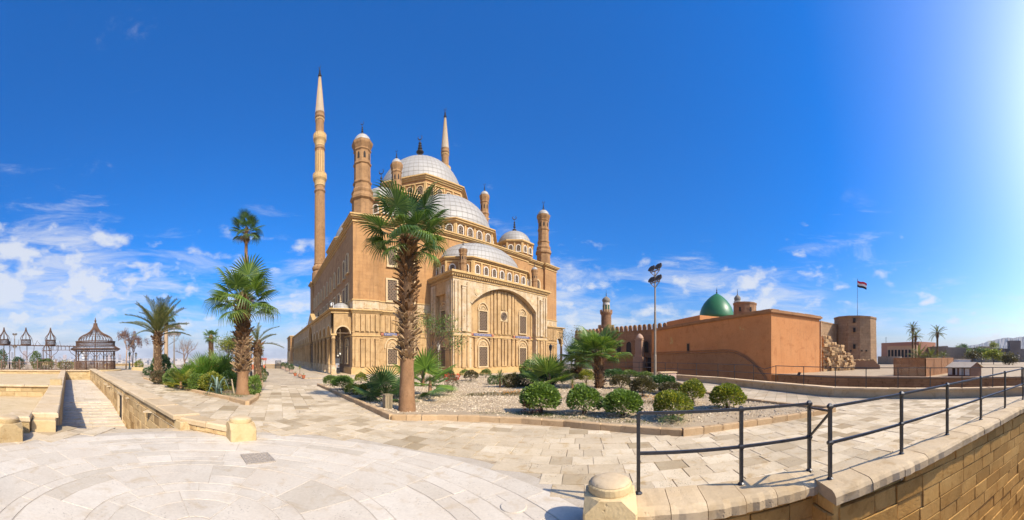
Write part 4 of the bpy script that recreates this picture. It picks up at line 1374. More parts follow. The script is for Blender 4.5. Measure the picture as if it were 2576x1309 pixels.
# sand court
mb = MB(); mb.prism([st(-44, 8.3), st(-.8, 8.3), st(-.8, 22.6), st(-44, 22.6)], -1.3, -1.0); setting('sand_court_ground', mb, SANDF)
mb = MB(); mb.prism([st(-44, 22.4), st(-.8, 22.4), st(-.8, T_END), st(-44, T_END)], -1.3, -.30); setting('upper_court_ground', mb, SANDF)
mb = MB(); mb.prism([st(-44, 8.29), st(-1.4, 8.29), st(-1.4, 8.59), st(-44, 8.59)], -1.3, -.02); setting('court_edge_ground', mb, EARTH)
terr = thing('terrace_wall', st(-12, 22.4, -1), 'knee-high pale ochre terrace wall across the sand court', 'wall')
mb = MB(); mb.prism([st(-44, 22.42), st(-.95, 22.42), st(-.95, 22.9), st(-44, 22.9)], -1.2, -.28); mb.build('core', BLOCK, terr)
blocks(terr, st(-26, 22.42), st(-.95, 22.42), -1.0, -.28, (.7, 1.2), (.34, .4), BLOCK, sr, .1, 90, key=near_first)
copings(terr, st(-26, 22.55), st(-.95, 22.55), -.15, .62, .13, COPE, sr, (1.3, 2.0))
gwall = thing('retaining_wall', st(-8, T_END, -1), 'honey coloured block wall under the gazebo and its iron railing', 'wall')
mb = MB(); mb.prism([st(-46, T_END + .02), st(S1 + .3, T_END + .02), st(S1 + .3, T_END + .6), st(-46, T_END + .6)], -1.3, .05); mb.build('core', BLOCK, gwall)
blocks(gwall, st(-32, T_END + .02), st(S1 + .1, T_END + .02), -1.1, .05, (.6, 1.3), (.26, .36), BLOCK, sr, .1, 170, key=near_first)
copings(gwall, st(-32, T_END + .15), st(S1 + .1, T_END + .15), .17, .6, .12, COPE, sr, (1.3, 2.4))

# ------------------------------------------------------------------ iron gazebo, pergola and railing
RUST = plain_mat('rusted ironwork', (.145, .075, .042), .85, .1, .4, 9, .3, c2=(.085, .05, .034))
RUSTL = plain_mat('weathered brown railing', (.20, .115, .07), .85, .05, .35, 7, .2)
gc = at(240, 43.6, 0)
gaz = thing('gazebo', (gc.x, gc.y, .05), 'rusty open iron gazebo with an onion-shaped ribbed roof on the wall', 'gazebo')
GZ = .17
mb = MB(); mb.lathe([(3.7, -.6), (3.7, .12), (3.62, .17), (0.01, .17)], 32, (gc.x, gc.y, 0)); mb.build('plinth', BLOCK, gaz)
def around(r, a, z): return Vector((gc.x + r * math.cos(a), gc.y + r * math.sin(a), z))
for q in range(12):
    a = 2 * PI * q / 12 + .1
    mb = MB()
    mb.tube([around(2.75, a, GZ), around(2.75, a, 2.75)], .062, 8); mb.lathe([(.11, 0), (.11, .9), (.075, 1.0)], 8, around(2.75, a, GZ)); mb.lathe([(.12, 0), (.12, .07)], 8, around(2.75, a, 1.62))
    mb.build('post', RUST, gaz)
    mb = MB()
    for s_ in (-1, 1):
        mb.tube([around(2.75, a, 1.7), around(2.74, a + s_ * .05, 2.0), around(2.72, a + s_ * .14, 2.25), around(2.72, a + s_ * .2, 2.4), around(2.72, a + s_ * .22, 2.62)], .035, 5)
    mb.build('bracket', RUST, gaz)
    # balustrade panel between the posts
    a2 = a + 2 * PI / 12
    mb = MB()
    for k in range(1, 8):
        aa = a + (a2 - a) * k / 8
        mb.lathe([(.03, .1), (.045, .3), (.028, .45), (.05, .62), (.028, .95), (.03, 1.1)], 6, around(2.78, aa, GZ))
    for zz_ in (.1, 1.1):
        for k in range(4):
            mb.bar(around(2.78, a + (a2 - a) * k / 4, GZ + zz_), around(2.78, a + (a2 - a) * (k + 1) / 4, GZ + zz_), .07)
    mb.build('balustrade', RUST, gaz)
def ringbar(mb, r, z, w, h=None, n=36):
    for k in range(n): mb.bar(around(r, 2 * PI * k / n, z), around(r, 2 * PI * (k + 1) / n, z), w, h)
for r__, z__, w__ in ((2.75, 2.67, .1), (3.45, 2.98, .12), (2.9, 3.02, .09), (2.75, 3.42, .08), (2.75, 4.0, .12)):
    mb = MB(); ringbar(mb, r__, z__, w__); mb.build('ring_beam', RUST, gaz)
mb = MB()
for q in range(60):
    a = 2 * PI * q / 60
    mb.tube([around(2.75, a, 2.67), around(2.95, a, 2.68), around(3.25, a, 2.8), around(3.45, a, 2.98)], .028, 4)
    mb.tube([around(3.5, a, 3.0), around(3.15, a, 3.18), around(2.8, a, 3.4)], .026, 4)
mb.build('eave_slat', RUST, gaz)['kind'] = 'stuff'
mb = MB()
n_ = 72
for q in range(n_):
    a = 2 * PI * q / n_
    mb.bar(around(2.75, a, 3.44), around(2.75, a + 2 * PI / n_ * 2.2, 3.98), .035); mb.bar(around(2.75, a, 3.98), around(2.75, a + 2 * PI / n_ * 2.2, 3.44), .035)
mb.build('frieze_lattice', RUST, gaz)['kind'] = 'stuff'
for q in range(32):
    a = 2 * PI * q / 32
    mb = MB(); mb.tube([around(2.35, a, 4.0), around(2.4, a, 4.3), around(2.2, a, 4.62), around(1.75, a, 4.9), around(1.2, a, 5.15), around(.8, a, 5.42), around(.5, a, 5.78), around(.3, a, 6.15), around(.22, a, 6.5)], .045, 5)
    mb.build('rib', RUST, gaz)
mb = MB(); ringbar(mb, 2.25, 4.02, .08); mb.build('crown_ring', RUST, gaz)
mb = MB(); ringbar(mb, 1.75, 4.9, .05, n=24); mb.build('crown_ring', RUST, gaz)
mb = MB(); mb.lathe([(.26, 6.45), (.3, 6.52), (.26, 6.6), (.1, 6.65), (.1, 6.8), (.16, 6.9), (.16, 7.0), (.07, 7.06), (.06, 7.2), (.02, 7.4)], 10, (gc.x, gc.y, 0)); mb.tube([around(0, 0, 3.0), around(0, 0, 6.5)], .05, 6)
mb.build('finial', RUST, gaz)
# iron railing along the wall top
rail = thing('railing', st(-14, T_END + .2, .17), 'long brown iron railing of turned bars on the honey coloured wall', 'railing')
bar = MB(); bar.lathe([(.022, .05), (.04, .25), (.024, .42), (.042, .58), (.024, .85), (.022, 1.0)], 5)
bm_ = bar.mesh('baluster')
s = -16.0
k = 0
while s < 2.2:
    if k % 12 == 0:
        mb = MB(); mb.box(-.07, -.07, 0, .07, .07, 1.3); mb.lathe([(.09, 1.3), (.05, 1.36), (.02, 1.45)], 8)
        o = link('rail_post', mb.mesh('rail_post'), RUSTL, rail, loc=st(s, T_END + .2, .17), rot=(0, 0, math.atan2(V.y, V.x)))
    else:
        link('baluster', bm_, RUSTL, rail, loc=st(s, T_END + .2, .17))
    s += .2; k += 1
mb = MB(); mb.bar(st(-16, T_END + .2, .22), st(2.2, T_END + .2, .22), .06); mb.bar(st(-16, T_END + .2, 1.2), st(2.2, T_END + .2, 1.2), .09, .07); mb.build('rail_bar', RUSTL, rail)
# pergola: leaning iron posts carrying a beam, small caged lanterns riding on it
perg = thing('pergola', st(-10, T_END + 1.4, .17), 'broken rusty iron pergola with little caged onion turrets left of the gazebo', 'pergola')
PT = T_END + 1.6
def beam_z(s): return 3.30 + (-s + 1) * .02
mb = MB()
for q in range(8):
    s0, s1 = -12 + q * 1.65, -12 + (q + 1) * 1.65
    for dt in (0, .55):
        mb.bar(st(s0, PT + dt, beam_z(s0)), st(s1, PT + dt, beam_z(s1)), .1)
mb.build('beam', RUST, perg)
mb = MB(); s = -11.9
while s < 1.0:
    mb.bar(st(s, PT - .25, beam_z(s) + .07), st(s + sr.uniform(-.05, .05), PT + .8, beam_z(s) + .07), .07, .05); s += .42
mb.build('cross_slat', RUST, perg)['kind'] = 'stuff'
mb = MB(); s = -2.6
while s < 1.1:
    mb.bar(st(s, PT, beam_z(s) - .05), st(s, PT, beam_z(s) - .55), .06); s += .55
mb.bar(st(-2.7, PT, beam_z(-1) - .55), st(1.15, PT, beam_z(-1) - .55), .07); mb.build('hanging_frame', RUST, perg)
post_s = (-11.6, -8.8, -5.6, -2.3, 1.1)
for i, s in enumerate(post_s):
    mb = MB(); mb.tube([st(s, PT + .2, .1), st(s, PT + .2, beam_z(s))], .055, 7); mb.lathe([(.1, 0), (.1, .1)], 8, st(s, PT + .2, 1.55)); mb.build('post', RUST, perg)
    mb = MB()
    for q in (-1, 1):
        mb.tube([st(s, PT + .2, 1.7), st(s + q * .25, PT + .2, 2.1), st(s + q * .7, PT + .2, 2.4), st(s + q * .95, PT + .2, 2.8), st(s + q * 1.0, PT + .2, beam_z(s))], .04, 5)
    mb.build('bracket', RUST, perg)
for s in (-8.8, -5.75, -2.4):
    c = st(s, PT + .25, beam_z(s) + .1)
    mb = MB()
    mb.lathe([(.62, -.15), (.72, .0), (.72, .06)], 8, c); mb.lathe([(.72, .62), (.78, .66), (.72, .7)], 8, c)
    for q in range(24):
        a = 2 * PI * q / 24
        for d_ in (1.6, -1.6): mb.bar(c + Vector((.7 * math.cos(a), .7 * math.sin(a), .04)), c + Vector((.7 * math.cos(a + d_ * PI / 12), .7 * math.sin(a + d_ * PI / 12), .64)), .03)
    o = mb.build('lantern_basket', RUST, perg)
    mb = MB()
    for q in range(8):
        a = 2 * PI * q / 8
        mb.tube([c + Vector((r * math.cos(a), r * math.sin(a), z)) for r, z in ((.66, .66), (.74, .88), (.62, 1.15), (.36, 1.42), (.17, 1.75), (.08, 2.05), (.03, 2.35))], .045, 4)
    mb.build('lantern_rib', RUST, o)
mb = MB()
for s, lean, h_ in ((-7.9, .1, 1.0), (-7.3, -.05, .9), (-6.8, .1, .8), (-4.7, -.2, 1.0), (-4.55, .4, .7), (-3.6, -.5, .5), (-1.5, -.25, .7), (-1.0, -.2, .7)):
    mb.bar(st(s, PT + .2, beam_z(s)), st(s + lean, PT + .2, beam_z(s) + h_), .045)
mb.build('broken_rod', RUST, perg)['kind'] = 'stuff'
# smaller pavilion far behind the pergola
fp = at(117, 72, 0)
far_g = thing('small_kiosk', (fp.x, fp.y, 0), 'small far iron kiosk on thin posts seen under the pergola', 'kiosk')
mb = MB(); mb.lathe([(1.3, -.3), (1.3, .75), (1.2, .8)], 12, fp); mb.build('plinth', BLOCK, far_g)
mb = MB()
for q in range(8):
    a = 2 * PI * q / 8
    mb.tube([fp + Vector((1.0 * math.cos(a), 1.0 * math.sin(a), .8)), fp + Vector((1.0 * math.cos(a), 1.0 * math.sin(a), 3.3))], .05, 5)
    mb.bar(fp + Vector((1.0 * math.cos(a), 1.0 * math.sin(a), 1.3)), fp + Vector((1.0 * math.cos(a + PI / 4), 1.0 * math.sin(a + PI / 4), 1.3)), .06, .4)
    mb.bar(fp + Vector((1.0 * math.cos(a), 1.0 * math.sin(a), 3.3)), fp + Vector((1.0 * math.cos(a + PI / 4), 1.0 * math.sin(a + PI / 4), 3.3)), .1, .14)
    mb.tube([fp + Vector((r * math.cos(a), r * math.sin(a), z)) for r, z in ((1.05, 3.4), (.95, 3.8), (.5, 4.3), (.15, 4.9), (.04, 5.3))], .05, 4)
mb.build('frame', RUST, far_g)
# ------------------------------------------------------------------ right: pit wall with its black railing
rr_ = random.Random(31)
OCHRE = stone_mat('golden wall bricks', (.58, .315, .085), (.65, .39, .125), (.46, .24, .062), scale=2.0, fine=18, bump=.55, bdist=.015, pieces=.26, grime=.35, pits=.4)
mb = MB(); mb.prism([HOLE_PIT[i] for i in (0, 7, 6, 5)] + [PIT_B[1] + Vector((.4, .2, 0)), PIT_B[0] + Vector((.5, .1, 0)), PIT_A[0] + Vector((.5, .3, 0))], -4.3, -4.1); setting('pit_ground', mb, EARTH)
mb = MB()
for a, b in ((HOLE_PIT[0], HOLE_PIT[7]), (HOLE_PIT[7], HOLE_PIT[6]), (HOLE_PIT[6], HOLE_PIT[5])):
    e = (b - a).normalized(); n = Vector((e.y, -e.x, 0))
    mb.add([a - n * .02, b - n * .02, b - n * .02 + Vector((0, 0, -4.2)), a - n * .02 + Vector((0, 0, -4.2))], [(0, 1, 2, 3)])
setting('pit_side_wall', mb, BLOCK)
pitw = thing('pit_wall', (5.2, -3.5, -4), 'thick golden stone wall with pale rounded coping dropping into the pit', 'wall')
def left_of(a, b):
    e = (b - a).normalized()
    return Vector((-e.y, e.x, 0))
nA, nB = left_of(*PIT_A), left_of(*PIT_B)       # away from the pit, towards the paving
def slope_z(p):
    """the coping climbs a little as it runs away"""
    return .20 + max(0.0, (p - PIT_B[0]).dot((PIT_B[1] - PIT_B[0]).normalized())) * .045 if p.y < -1.0 else .20
mb = MB()
for (a, b), n in ((PIT_A, nA), (PIT_B, nB)):
    mb.add([a + n * .05, b + n * .05, b + n * .5, a + n * .5] + [p + Vector((0, 0, -4.2)) for p in (a + n * .05, b + n * .05, b + n * .5, a + n * .5)] + [], [(0, 1, 5, 4), (1, 2, 6, 5), (2, 3, 7, 6), (3, 0, 4, 7)])
mb.v = [(x, y, z if z < -1 else .06) for x, y, z in mb.v]
mb.build('core', OCHRE, pitw)
blocks(pitw, PIT_A[0] + nA * .06, PIT_A[1] + nA * .06, -4.1, .05, (.42, .8), (.25, .29), OCHRE, rr_, .13, 60, jit=.004, bevel=.009, part='brick', face=1, key=lambda p, z: -z)
blocks(pitw, PIT_A[1] + nA * .06, PIT_B[0] - nB * .03, -4.1, .05, (.3, .5), (.23, .27), OCHRE, rr_, .13, 20, part='brick', face=1, key=lambda p, z: -z)
blocks(pitw, PIT_B[0] + nB * .06, PIT_B[1] + nB * .06, -4.1, .62, (.42, .82), (.25, .29), OCHRE, rr_, .13, 220, jit=.004, bevel=.009, part='brick', face=1, key=lambda p, z: p.x ** 2 + p.y ** 2 + 2.2 * (-z) ** 2, top=lambda u: .02 + .045 * u)
def cope_run(a, b, n, z0, slope, ln, w=.56, t=.17):
    e = (b - a); L = e.length; e /= L
    u = 0.0
    while u < L - .01:
        l = min(rr_.uniform(*ln), L - u)
        if L - u - l < .25: l = L - u
        mb = MB()
        q = w + rr_.uniform(-.02, .02)
        # rounded nose over the pit side
        prof = [(-.5, -.5), (-.5, .12), (-.44, .36), (-.34, .5), (.5, .5), (.5, -.5)]
        K = 5
        P = []
        for k in range(K + 1):
            x = (-.5 + k / K) * (l - .008)
            wob = rr_.uniform(-.012, .012) if 0 < k < K else 0
            P += [(x, -y_ * q + (wob if y_ < 0 else 0), z_ * t + rr_.uniform(-.004, .004)) for y_, z_ in prof]
        m = len(prof)
        fs = [(k * m + i, (k + 1) * m + i, (k + 1) * m + (i + 1) % m, k * m + (i + 1) % m) for k in range(K) for i in range(m)] + [tuple(range(m)), tuple(range(K * m + m - 1, K * m - 1, -1))]
        mb.add([(x, -y, z) for x, y, z in P], [f[::-1] for f in fs])
        o = mb.build('coping_stone', COPE, pitw)
        c = a + e * (u + l / 2) + n * (w / 2 - .14)
        o.location = Vector((c.x, c.y, z0 + slope * (u + l / 2) - t / 2 + rr_.uniform(-.006, .006))) - world_loc(pitw)
        o.rotation_euler = (0, -math.atan(slope), math.atan2(e.y, e.x))
        u += l
cope_run(PIT_A[0], PIT_A[1] - nA * 0 + (PIT_A[1] - PIT_A[0]).normalized() * .02, nA, .20, 0, (.42, .7))
cope_run(PIT_B[0] - (PIT_B[1] - PIT_B[0]).normalized() * .12, PIT_B[1], nB, .205, .045, (.45, .8))
# the bollard where the wall begins
bollard('bollard', Vector((3.06, 1.55, 0)), .56, .57, -1.1, 'big squat stone bollard with domed cap at the start of the black railing')
# black railing
rl = thing('railing', (4.4, -2, .2), 'black square-section iron railing along the pit wall coping', 'railing')
H_R = 1.0
pA_ = [Vector((3.58, 1.42, .20)), Vector((4.13, .19, .20)), Vector((4.57, -.80, .20))]
eB = (PIT_B[1] - PIT_B[0]).normalized()
b0 = Vector((4.16, -1.02, .21))
pB_ = [b0 + eB * u + Vector((0, 0, .045 * u)) for u in (0, 1.42, 2.75, 4.15, 5.55, 6.95, 8.35, 9.75, 11.15)]
PAINTB = plain_mat('chipped black paint', (.022, .023, .026), .38, .2, .4, 14, .35, c2=(.05, .045, .042))
def post(p, h, knobs=True):
    mb = MB(); mb.cbox((0, 0, h / 2 - .02), (.046, .046, h + .04), 0); o = mb.build('rail_post', PAINTB, rl); o.location = p - world_loc(rl); o.rotation_euler = (0, 0, math.atan2(eB.y, eB.x))
    mb = MB(); mb.lathe([(.05, -.01), (.05, .0), (.028, .02)], 8); q = mb.build('foot_plate', PAINTB, o); q.location = (0, 0, .01)
    if knobs:
        for z in (h, h * .5):
            # joint block: an eight-cornered knuckle round the crossing bars
            mb = MB(); mb.lathe([(.022, -.045), (.052, -.012), (.052, .012), (.022, .045)], 4, rot=PI / 4); q = mb.build('knuckle', PAINTB, o); q.location = (0, 0, z)
for i, p in enumerate(pA_): post(p, H_R, i > 0)
for p in pB_: post(p, H_R)
def rails(ps):
    for a, b in zip(ps[:-1], ps[1:]):
        for h in (H_R, H_R * .5):
            mb = MB(); mb.bar(a + Vector((0, 0, h)), b + Vector((0, 0, h)), .042, .036)
            mb.build('rail_bar', PAINTB, rl)
rails(pA_); rails(pB_)
mb = MB(); mb.bar(pA_[2] + Vector((0, 0, H_R - .06)), pB_[0] + Vector((0, 0, H_R - .06)), .03, .028); mb.build('rail_bar', PAINTB, rl)
mb = MB(); mb.bar(pA_[2] + Vector((0, 0, H_R * .5)), pB_[0] + Vector((0, 0, H_R - .08)), .03, .028); mb.build('brace', PAINTB, rl)

# ------------------------------------------------------------------ low wall and thin fence beyond the road
lw = thing('low_wall', FENCE[5], 'long low pale wall that edges the road under the thin fence', 'wall')
KERBW = stone_mat('pale low wall', (.60, .415, .225), (.66, .485, .29), (.49, .31, .15), scale=1.0, fine=20, bump=.3, bdist=.012, pieces=.12, grime=.25, streaks=.2)
for a, b in zip(FENCE[:-1], FENCE[1:]):
    n = -left_of(a, b)
    za, zb = gz(a.x, a.y), gz(b.x, b.y)
    e = (b - a).normalized()
    n = Vector((-e.y, e.x, 0))      # away from the viewer
    mb = MB()
    P = [a, b, b + n * .4, a + n * .4]
    zt = [za, zb, zb, za]
    mb.add([(p.x, p.y, z - .1) for p, z in zip(P, zt)] + [(p.x, p.y, z + .34) for p, z in zip(P, zt)], [(0, 1, 5, 4), (1, 2, 6, 5), (2, 3, 7, 6), (3, 0, 4, 7), (4, 5, 6, 7)])
    mb.build('wall_run', KERBW, lw)
    L = (b - a).length
    u = 0.0
    while u < L - .01:
        l = min(rr_.uniform(1.0, 1.5), L - u)
        if L - u - l < .3: l = L - u
        mb = MB(); mb.bbox((0, 0, 0), (l - .01, .52, .1), 0, .02, .008, rr_)
        o = mb.build('coping_stone', KERBW, lw)
        c = a + e * (u + l / 2) + n * .2
        o.location = Vector((c.x, c.y, za + (zb - za) * (u + l / 2) / L + .39)) - world_loc(lw)
        o.rotation_euler = (0, 0, math.atan2(e.y, e.x))
        u += l
fe = thing('fence', FENCE[5] + Vector((0, 0, .4)), 'thin dark two-bar fence on the low wall by the road', 'fence')
pts = []
for a, b in zip(FENCE[:-1], FENCE[1:]):
    e = (b - a).normalized(); n = Vector((-e.y, e.x, 0)); L = (b - a).length
    k = max(1, round(L / 1.75))
    for q in range(k):
        p = a.lerp(b, q / k) + n * .22
        pts.append(Vector((p.x, p.y, gz(p.x, p.y) + .42)))
pm = MB(); pm.tube([(0, 0, 0), (0, 0, .98)], .024, 6)
pm_ = pm.mesh('fence_post')
for p in pts: link('fence_post', pm_, PAINTB, fe, loc=p)
for h in (.96, .48):
    for q, (a, b) in enumerate(zip(pts[:-1], pts[1:])):
        sag = Vector((0, 0, 0))
        mb = MB()
        if q == len(pts) - 10 and h > .9: mid = a.lerp(b, .5) + Vector((0, 0, h - .22)); mb.tube([a + Vector((0, 0, h)), mid, b + Vector((0, 0, h))], .019, 6)
        else: mb.tube([a + Vector((0, 0, h)), b + Vector((0, 0, h))], .019, 6)
        mb.build('fence_bar', PAINTB, fe)

# ------------------------------------------------------------------ upper yard and its brown edge wall
BROWN = stone_mat('brown brick edge', (.30, .155, .07), (.36, .20, .10), (.22, .11, .05), scale=1.2, fine=16, bump=.5, pieces=.3, courses=(.5, .2, .3), grime=.2)
YARD_E = [Vector((30.4, -2.2, 0)), Vector((26.0, -8.0, 0)), Vector((22.7, -12.7, 0)), Vector((16.9, -19.8, 0)), Vector((13.0, -25, 0))]
YZ = .12
yard_poly = YARD_E + [Vector((40, -120, 0)), Vector((260, -230, 0)), Vector((330, 60, 0)), Vector((64, 36, 0)), Vector((50.9, 17.7, 0))]
def yard_h(x, y):
    d = math.hypot(x, y)
    return YZ - max(0, d - 45) * .012
mb = sheet(yard_poly, [], yard_h, 9.0); setting('yard_ground', mb, EARTH)
mb = MB(); mb.prism([FENCE[i] for i in range(2, 10)] + [Vector((12, -26, 0))] + YARD_E[::-1] + [Vector((51, 17.7, 0))], -1.9, -1.75); setting('passage_ground', mb, EARTH)
yw = thing('edge_wall', YARD_E[2], 'low reddish brown brick wall holding the upper yard behind the fence', 'wall')
for a, b in zip(YARD_E[:-1], YARD_E[1:]):
    e = (b - a).normalized(); n = Vector((-e.y, e.x, 0))
    mb = MB(); mb.prism([a, b, b + n * .5, a + n * .5], -1.9, YZ - .02); mb.build('wall_run', BROWN, yw)
    mb = MB(); mb.prism([a - n * .08, b - n * .08, b + n * .45, a + n * .45], YZ - .02, YZ + .10); mb.build('coping', stone_mat('brown coping', (.36, .22, .12), (.42, .28, .17), scale=1.5), yw)

# ------------------------------------------------------------------ orange plastered building
PLAS = stone_mat('orange plaster', (.56, .235, .082), (.61, .28, .105), (.48, .19, .065), scale=.5, fine=6, bump=.2, streaks=.5, streak_col=(.27, .125, .055), grime=.34)
PLASB = stone_mat('brown plaster base', (.36, .18, .078), (.41, .215, .10), (.27, .13, .052), scale=.6, fine=7, bump=.3, courses=(1.4, .5, .12), grime=.3, streaks=.25)
fort = thing('plastered_building', (40, 5, -1.8), 'orange plastered flat-roofed building with a curved moulding and brown base', 'building')
c0, cL, cR = Vector((30.96, -1.57, 0)), Vector((50.9, 17.7, 0)), Vector((35.6, -7.45, 0))
fT = 6.45
cB = cR + (cL - c0)
MB().prism([c0, cR, cB, cL], -1.9, fT).build('wall', PLAS, fort)
MB().prism(offset_poly([tuple(p[:2]) for p in (c0, cR, cB, cL)], .12), fT - .22, fT - .1).build('moulding', PLASB, fort)
mb = MB(); mb.prism(offset_poly([tuple(p[:2]) for p in (c0, cR, cB, cL)], .24), fT - .1, fT + .12); mb.build('roof_edge', PLASB, fort)
# rough top course
mb = MB()
for a, b in ((c0, cL), (c0, cR)):
    L = (b - a).length; u = 0
    while u < L:
        l = rr_.uniform(.3, .9)
        p = a.lerp(b, min(1, (u + l / 2) / L))
        mb.cbox((p.x, p.y, fT + .15 + rr_.uniform(-.03, .03)), (l, .4, .12), math.atan2((b - a).y, (b - a).x)); u += l
mb.build('parapet_stone', PLASB, fort)['kind'] = 'stuff'
eL = (cL - c0).normalized(); nL = Vector((-eL.y, eL.x, 0))        # looks towards the mosque side
if nL.dot(-c0) < 0: nL = -nL
LL = (cL - c0).length
def curve_h(u):
    """top of the brown base: level along the wall, sweeping down to the corner"""
    h0 = 2.55 - .004 * u
    if u < 7.0:
        t = u / 7.0
        return -1.7 + (h0 + 1.7) * math.sin(t * PI / 2) ** .62
    return h0
us = [0.05, .15, .3, .5, .8, 1.1, 1.5, 2, 2.6, 3.2, 4, 5, 6, 7] + [7 + (LL - 7) * k / 12 for k in range(1, 13)]
mb = MB()
P = []
for u in us:
    p = c0 + eL * u
    for q, z in ((.10, -1.9), (.10, curve_h(u)), (-.02, curve_h(u))): P.append((p.x + nL.x * q, p.y + nL.y * q, z))
mb.add(P, [(3 * k + j, 3 * k + 3 + j, 3 * k + 4 + j, 3 * k + 1 + j) for k in range(len(us) - 1) for j in (0, 1)])
mb.build('brown_base', PLASB, fort)
for q, w in ((.0, .16), (.26, .1)):
    mb = MB(); mb.tube([c0 + eL * u + nL * .12 + Vector((0, 0, curve_h(u) + q - .1)) for u in us], w / 2, 6); mb.build('curved_moulding', PLASB, fort)
def opening(u, z0, z1, w, depth=.02):
    p = c0 + eL * u
    mb = MB(); mb.cbox((p.x + nL.x * depth, p.y + nL.y * depth, (z0 + z1) / 2), (w, .02, z1 - z0), math.atan2(eL.y, eL.x)); o = mb.build('window', DARK, fort)
    mb = MB()
    for dx, dz, sx, sz in ((-w / 2 - .05, 0, .1, z1 - z0), (w / 2 + .05, 0, .1, z1 - z0), (0, (z1 - z0) / 2 + .05, w + .2, .1), (0, -(z1 - z0) / 2 - .05, w + .2, .1)):
        q = p + eL * dx
        mb.cbox((q.x + nL.x * .02, q.y + nL.y * .02, (z0 + z1) / 2 + dz), (sx, .1, sz), math.atan2(eL.y, eL.x))
    mb.build('frame', PLASB, o)
opening(15.6, 2.55, 3.7, .6)
# flaked plaster patches
FLAKE = stone_mat('bare ochre patch', (.52, .31, .10), (.58, .37, .15), scale=3, fine=20)
def patch(u, z, r, sx=1.0, k=9):
    p = c0 + eL * u
    mb = MB()
    P = [(p.x + nL.x * .006, p.y + nL.y * .006, z)]
    for i in range(k):
        a = 2 * PI * i / k; q = r * rr_.uniform(.6, 1.15)
        w = p + eL * (q * math.cos(a) * sx)
        P.append((w.x + nL.x * .006, w.y + nL.y * .006, z + q * math.sin(a)))
    mb.add(P, [(0, 1 + i, 1 + (i + 1) % k) for i in range(k)])
    mb.build('plaster_patch', FLAKE, fort)
for u, z, r, sx in ((20.6, 4.6, .42, .9), (20.3, 4.2, .36, 1.1), (20.9, 4.05, .26, 1.2), (20.7, 6.2, .14, 1), (20.4, 3.0, .14, 1), (4.7, 5.1, .16, 1), (4.2, 4.9, .1, 2)): patch(u, z, r, sx)
# taller block behind the roofline and drain pipe by the ruin
q0 = c0 + eL * 15 - nL * 1.5; q1 = c0 + eL * 25 - nL * 1.5
MB().prism([q0, q0 - nL * 5, q1 - nL * 5, q1], fT, 7.75).build('roof_block', PLAS, fort)
mb = MB(); mb.tube([cR + Vector((.3, -.25, -.2)), cR + Vector((.3, -.25, 6.2))], .06, 8); mb.build('drain_pipe', KERBW, fort)

# ------------------------------------------------------------------ old mosque behind: crenellated wall, minarets, green dome
OLD = stone_mat('old brown stone', (.29, .155, .075), (.35, .195, .10), (.22, .11, .052), scale=.7, fine=8, bump=.4, courses=(.9, .42, .22), grime=.3, streaks=.2)
oldm = thing('old_mosque', at(1620, 62, -1.5), 'old brown mosque with a crenellated wall and arched openings behind the palms', 'mosque')
w0, w1 = at(1446, 74, 0), at(1692, 56, 0)
ew = (w1 - w0).normalized(); nw = Vector((ew.y, -ew.x, 0))
if nw.dot(-w0) < 0: nw = -nw
wT = 6.9
Lw = (w1 - w0).length
MB().prism([w0, w1, w1 - nw * 3, w0 - nw * 3], -2, wT).build('wall', OLD, oldm)
mb = MB(); mb.prism([w0 + nw * .12, w1 + nw * .12, w1 - nw * .5, w0 - nw * .5], wT, wT + .15); mb.prism([w0 + nw * .14, w1 + nw * .14, w1 - nw * .02, w0 - nw * .02], 1.75, 1.95); mb.build('string_course', OLD, oldm)
mer = MB()
pts_ = [(-.38, 0), (.38, 0), (.38, .75), (.27, 1.0), (0, 1.12), (-.27, 1.0), (-.38, .75)]
mer.add([(x, -.2, z) for x, z in pts_] + [(x, .2, z) for x, z in pts_], [tuple(range(7)), tuple(range(13, 6, -1))] + [(i, i + 7, (i + 1) % 7 + 7, (i + 1) % 7) for i in range(7)])
mer_ = mer.mesh('merlon')
k = 0
while k * 1.18 + .6 < Lw:
    p = w0 + ew * (k * 1.18 + .6) - nw * .1
    link('merlon', mer_, OLD, oldm, loc=(p.x, p.y, wT + .15), rot=(0, 0, math.atan2(ew.y, ew.x))); k += 1
def old_open(u, z0, w, h):
    p = w0 + ew * u + nw * .02
    mb = MB()
    r = w / 2
    o_ = [(-r, z0), (r, z0)] + [(r * math.cos(a), z0 + h - r + r * math.sin(a)) for a in [PI * i / 8 for i in range(9)]]
    mb.add([(p.x + ew.x * x, p.y + ew.y * x, z) for x, z in o_], [tuple(range(len(o_)))])
    b = mb.build('arched_opening', DARK, oldm)
    mb = MB(); mb.tube([(p.x + ew.x * x * 1.12, p.y + ew.y * x * 1.12, z0 + (z - z0) * 1.04) for x, z in o_[1:] + [o_[0]]], .09, 5); mb.build('surround', OLD, b)
for u in (Lw * .12, Lw * .3, Lw * .52, Lw * .62, Lw * .78, Lw * .92): old_open(u, 2.7, 1.25, 2.2)
mb = MB(); p = w0 + ew * (Lw * .83); mb.cbox((p.x + nw.x * .04, p.y + nw.y * .04, .3), (2.0, .06, 3.2), math.atan2(ew.y, ew.x)); mb.build('doorway', DARK, oldm)
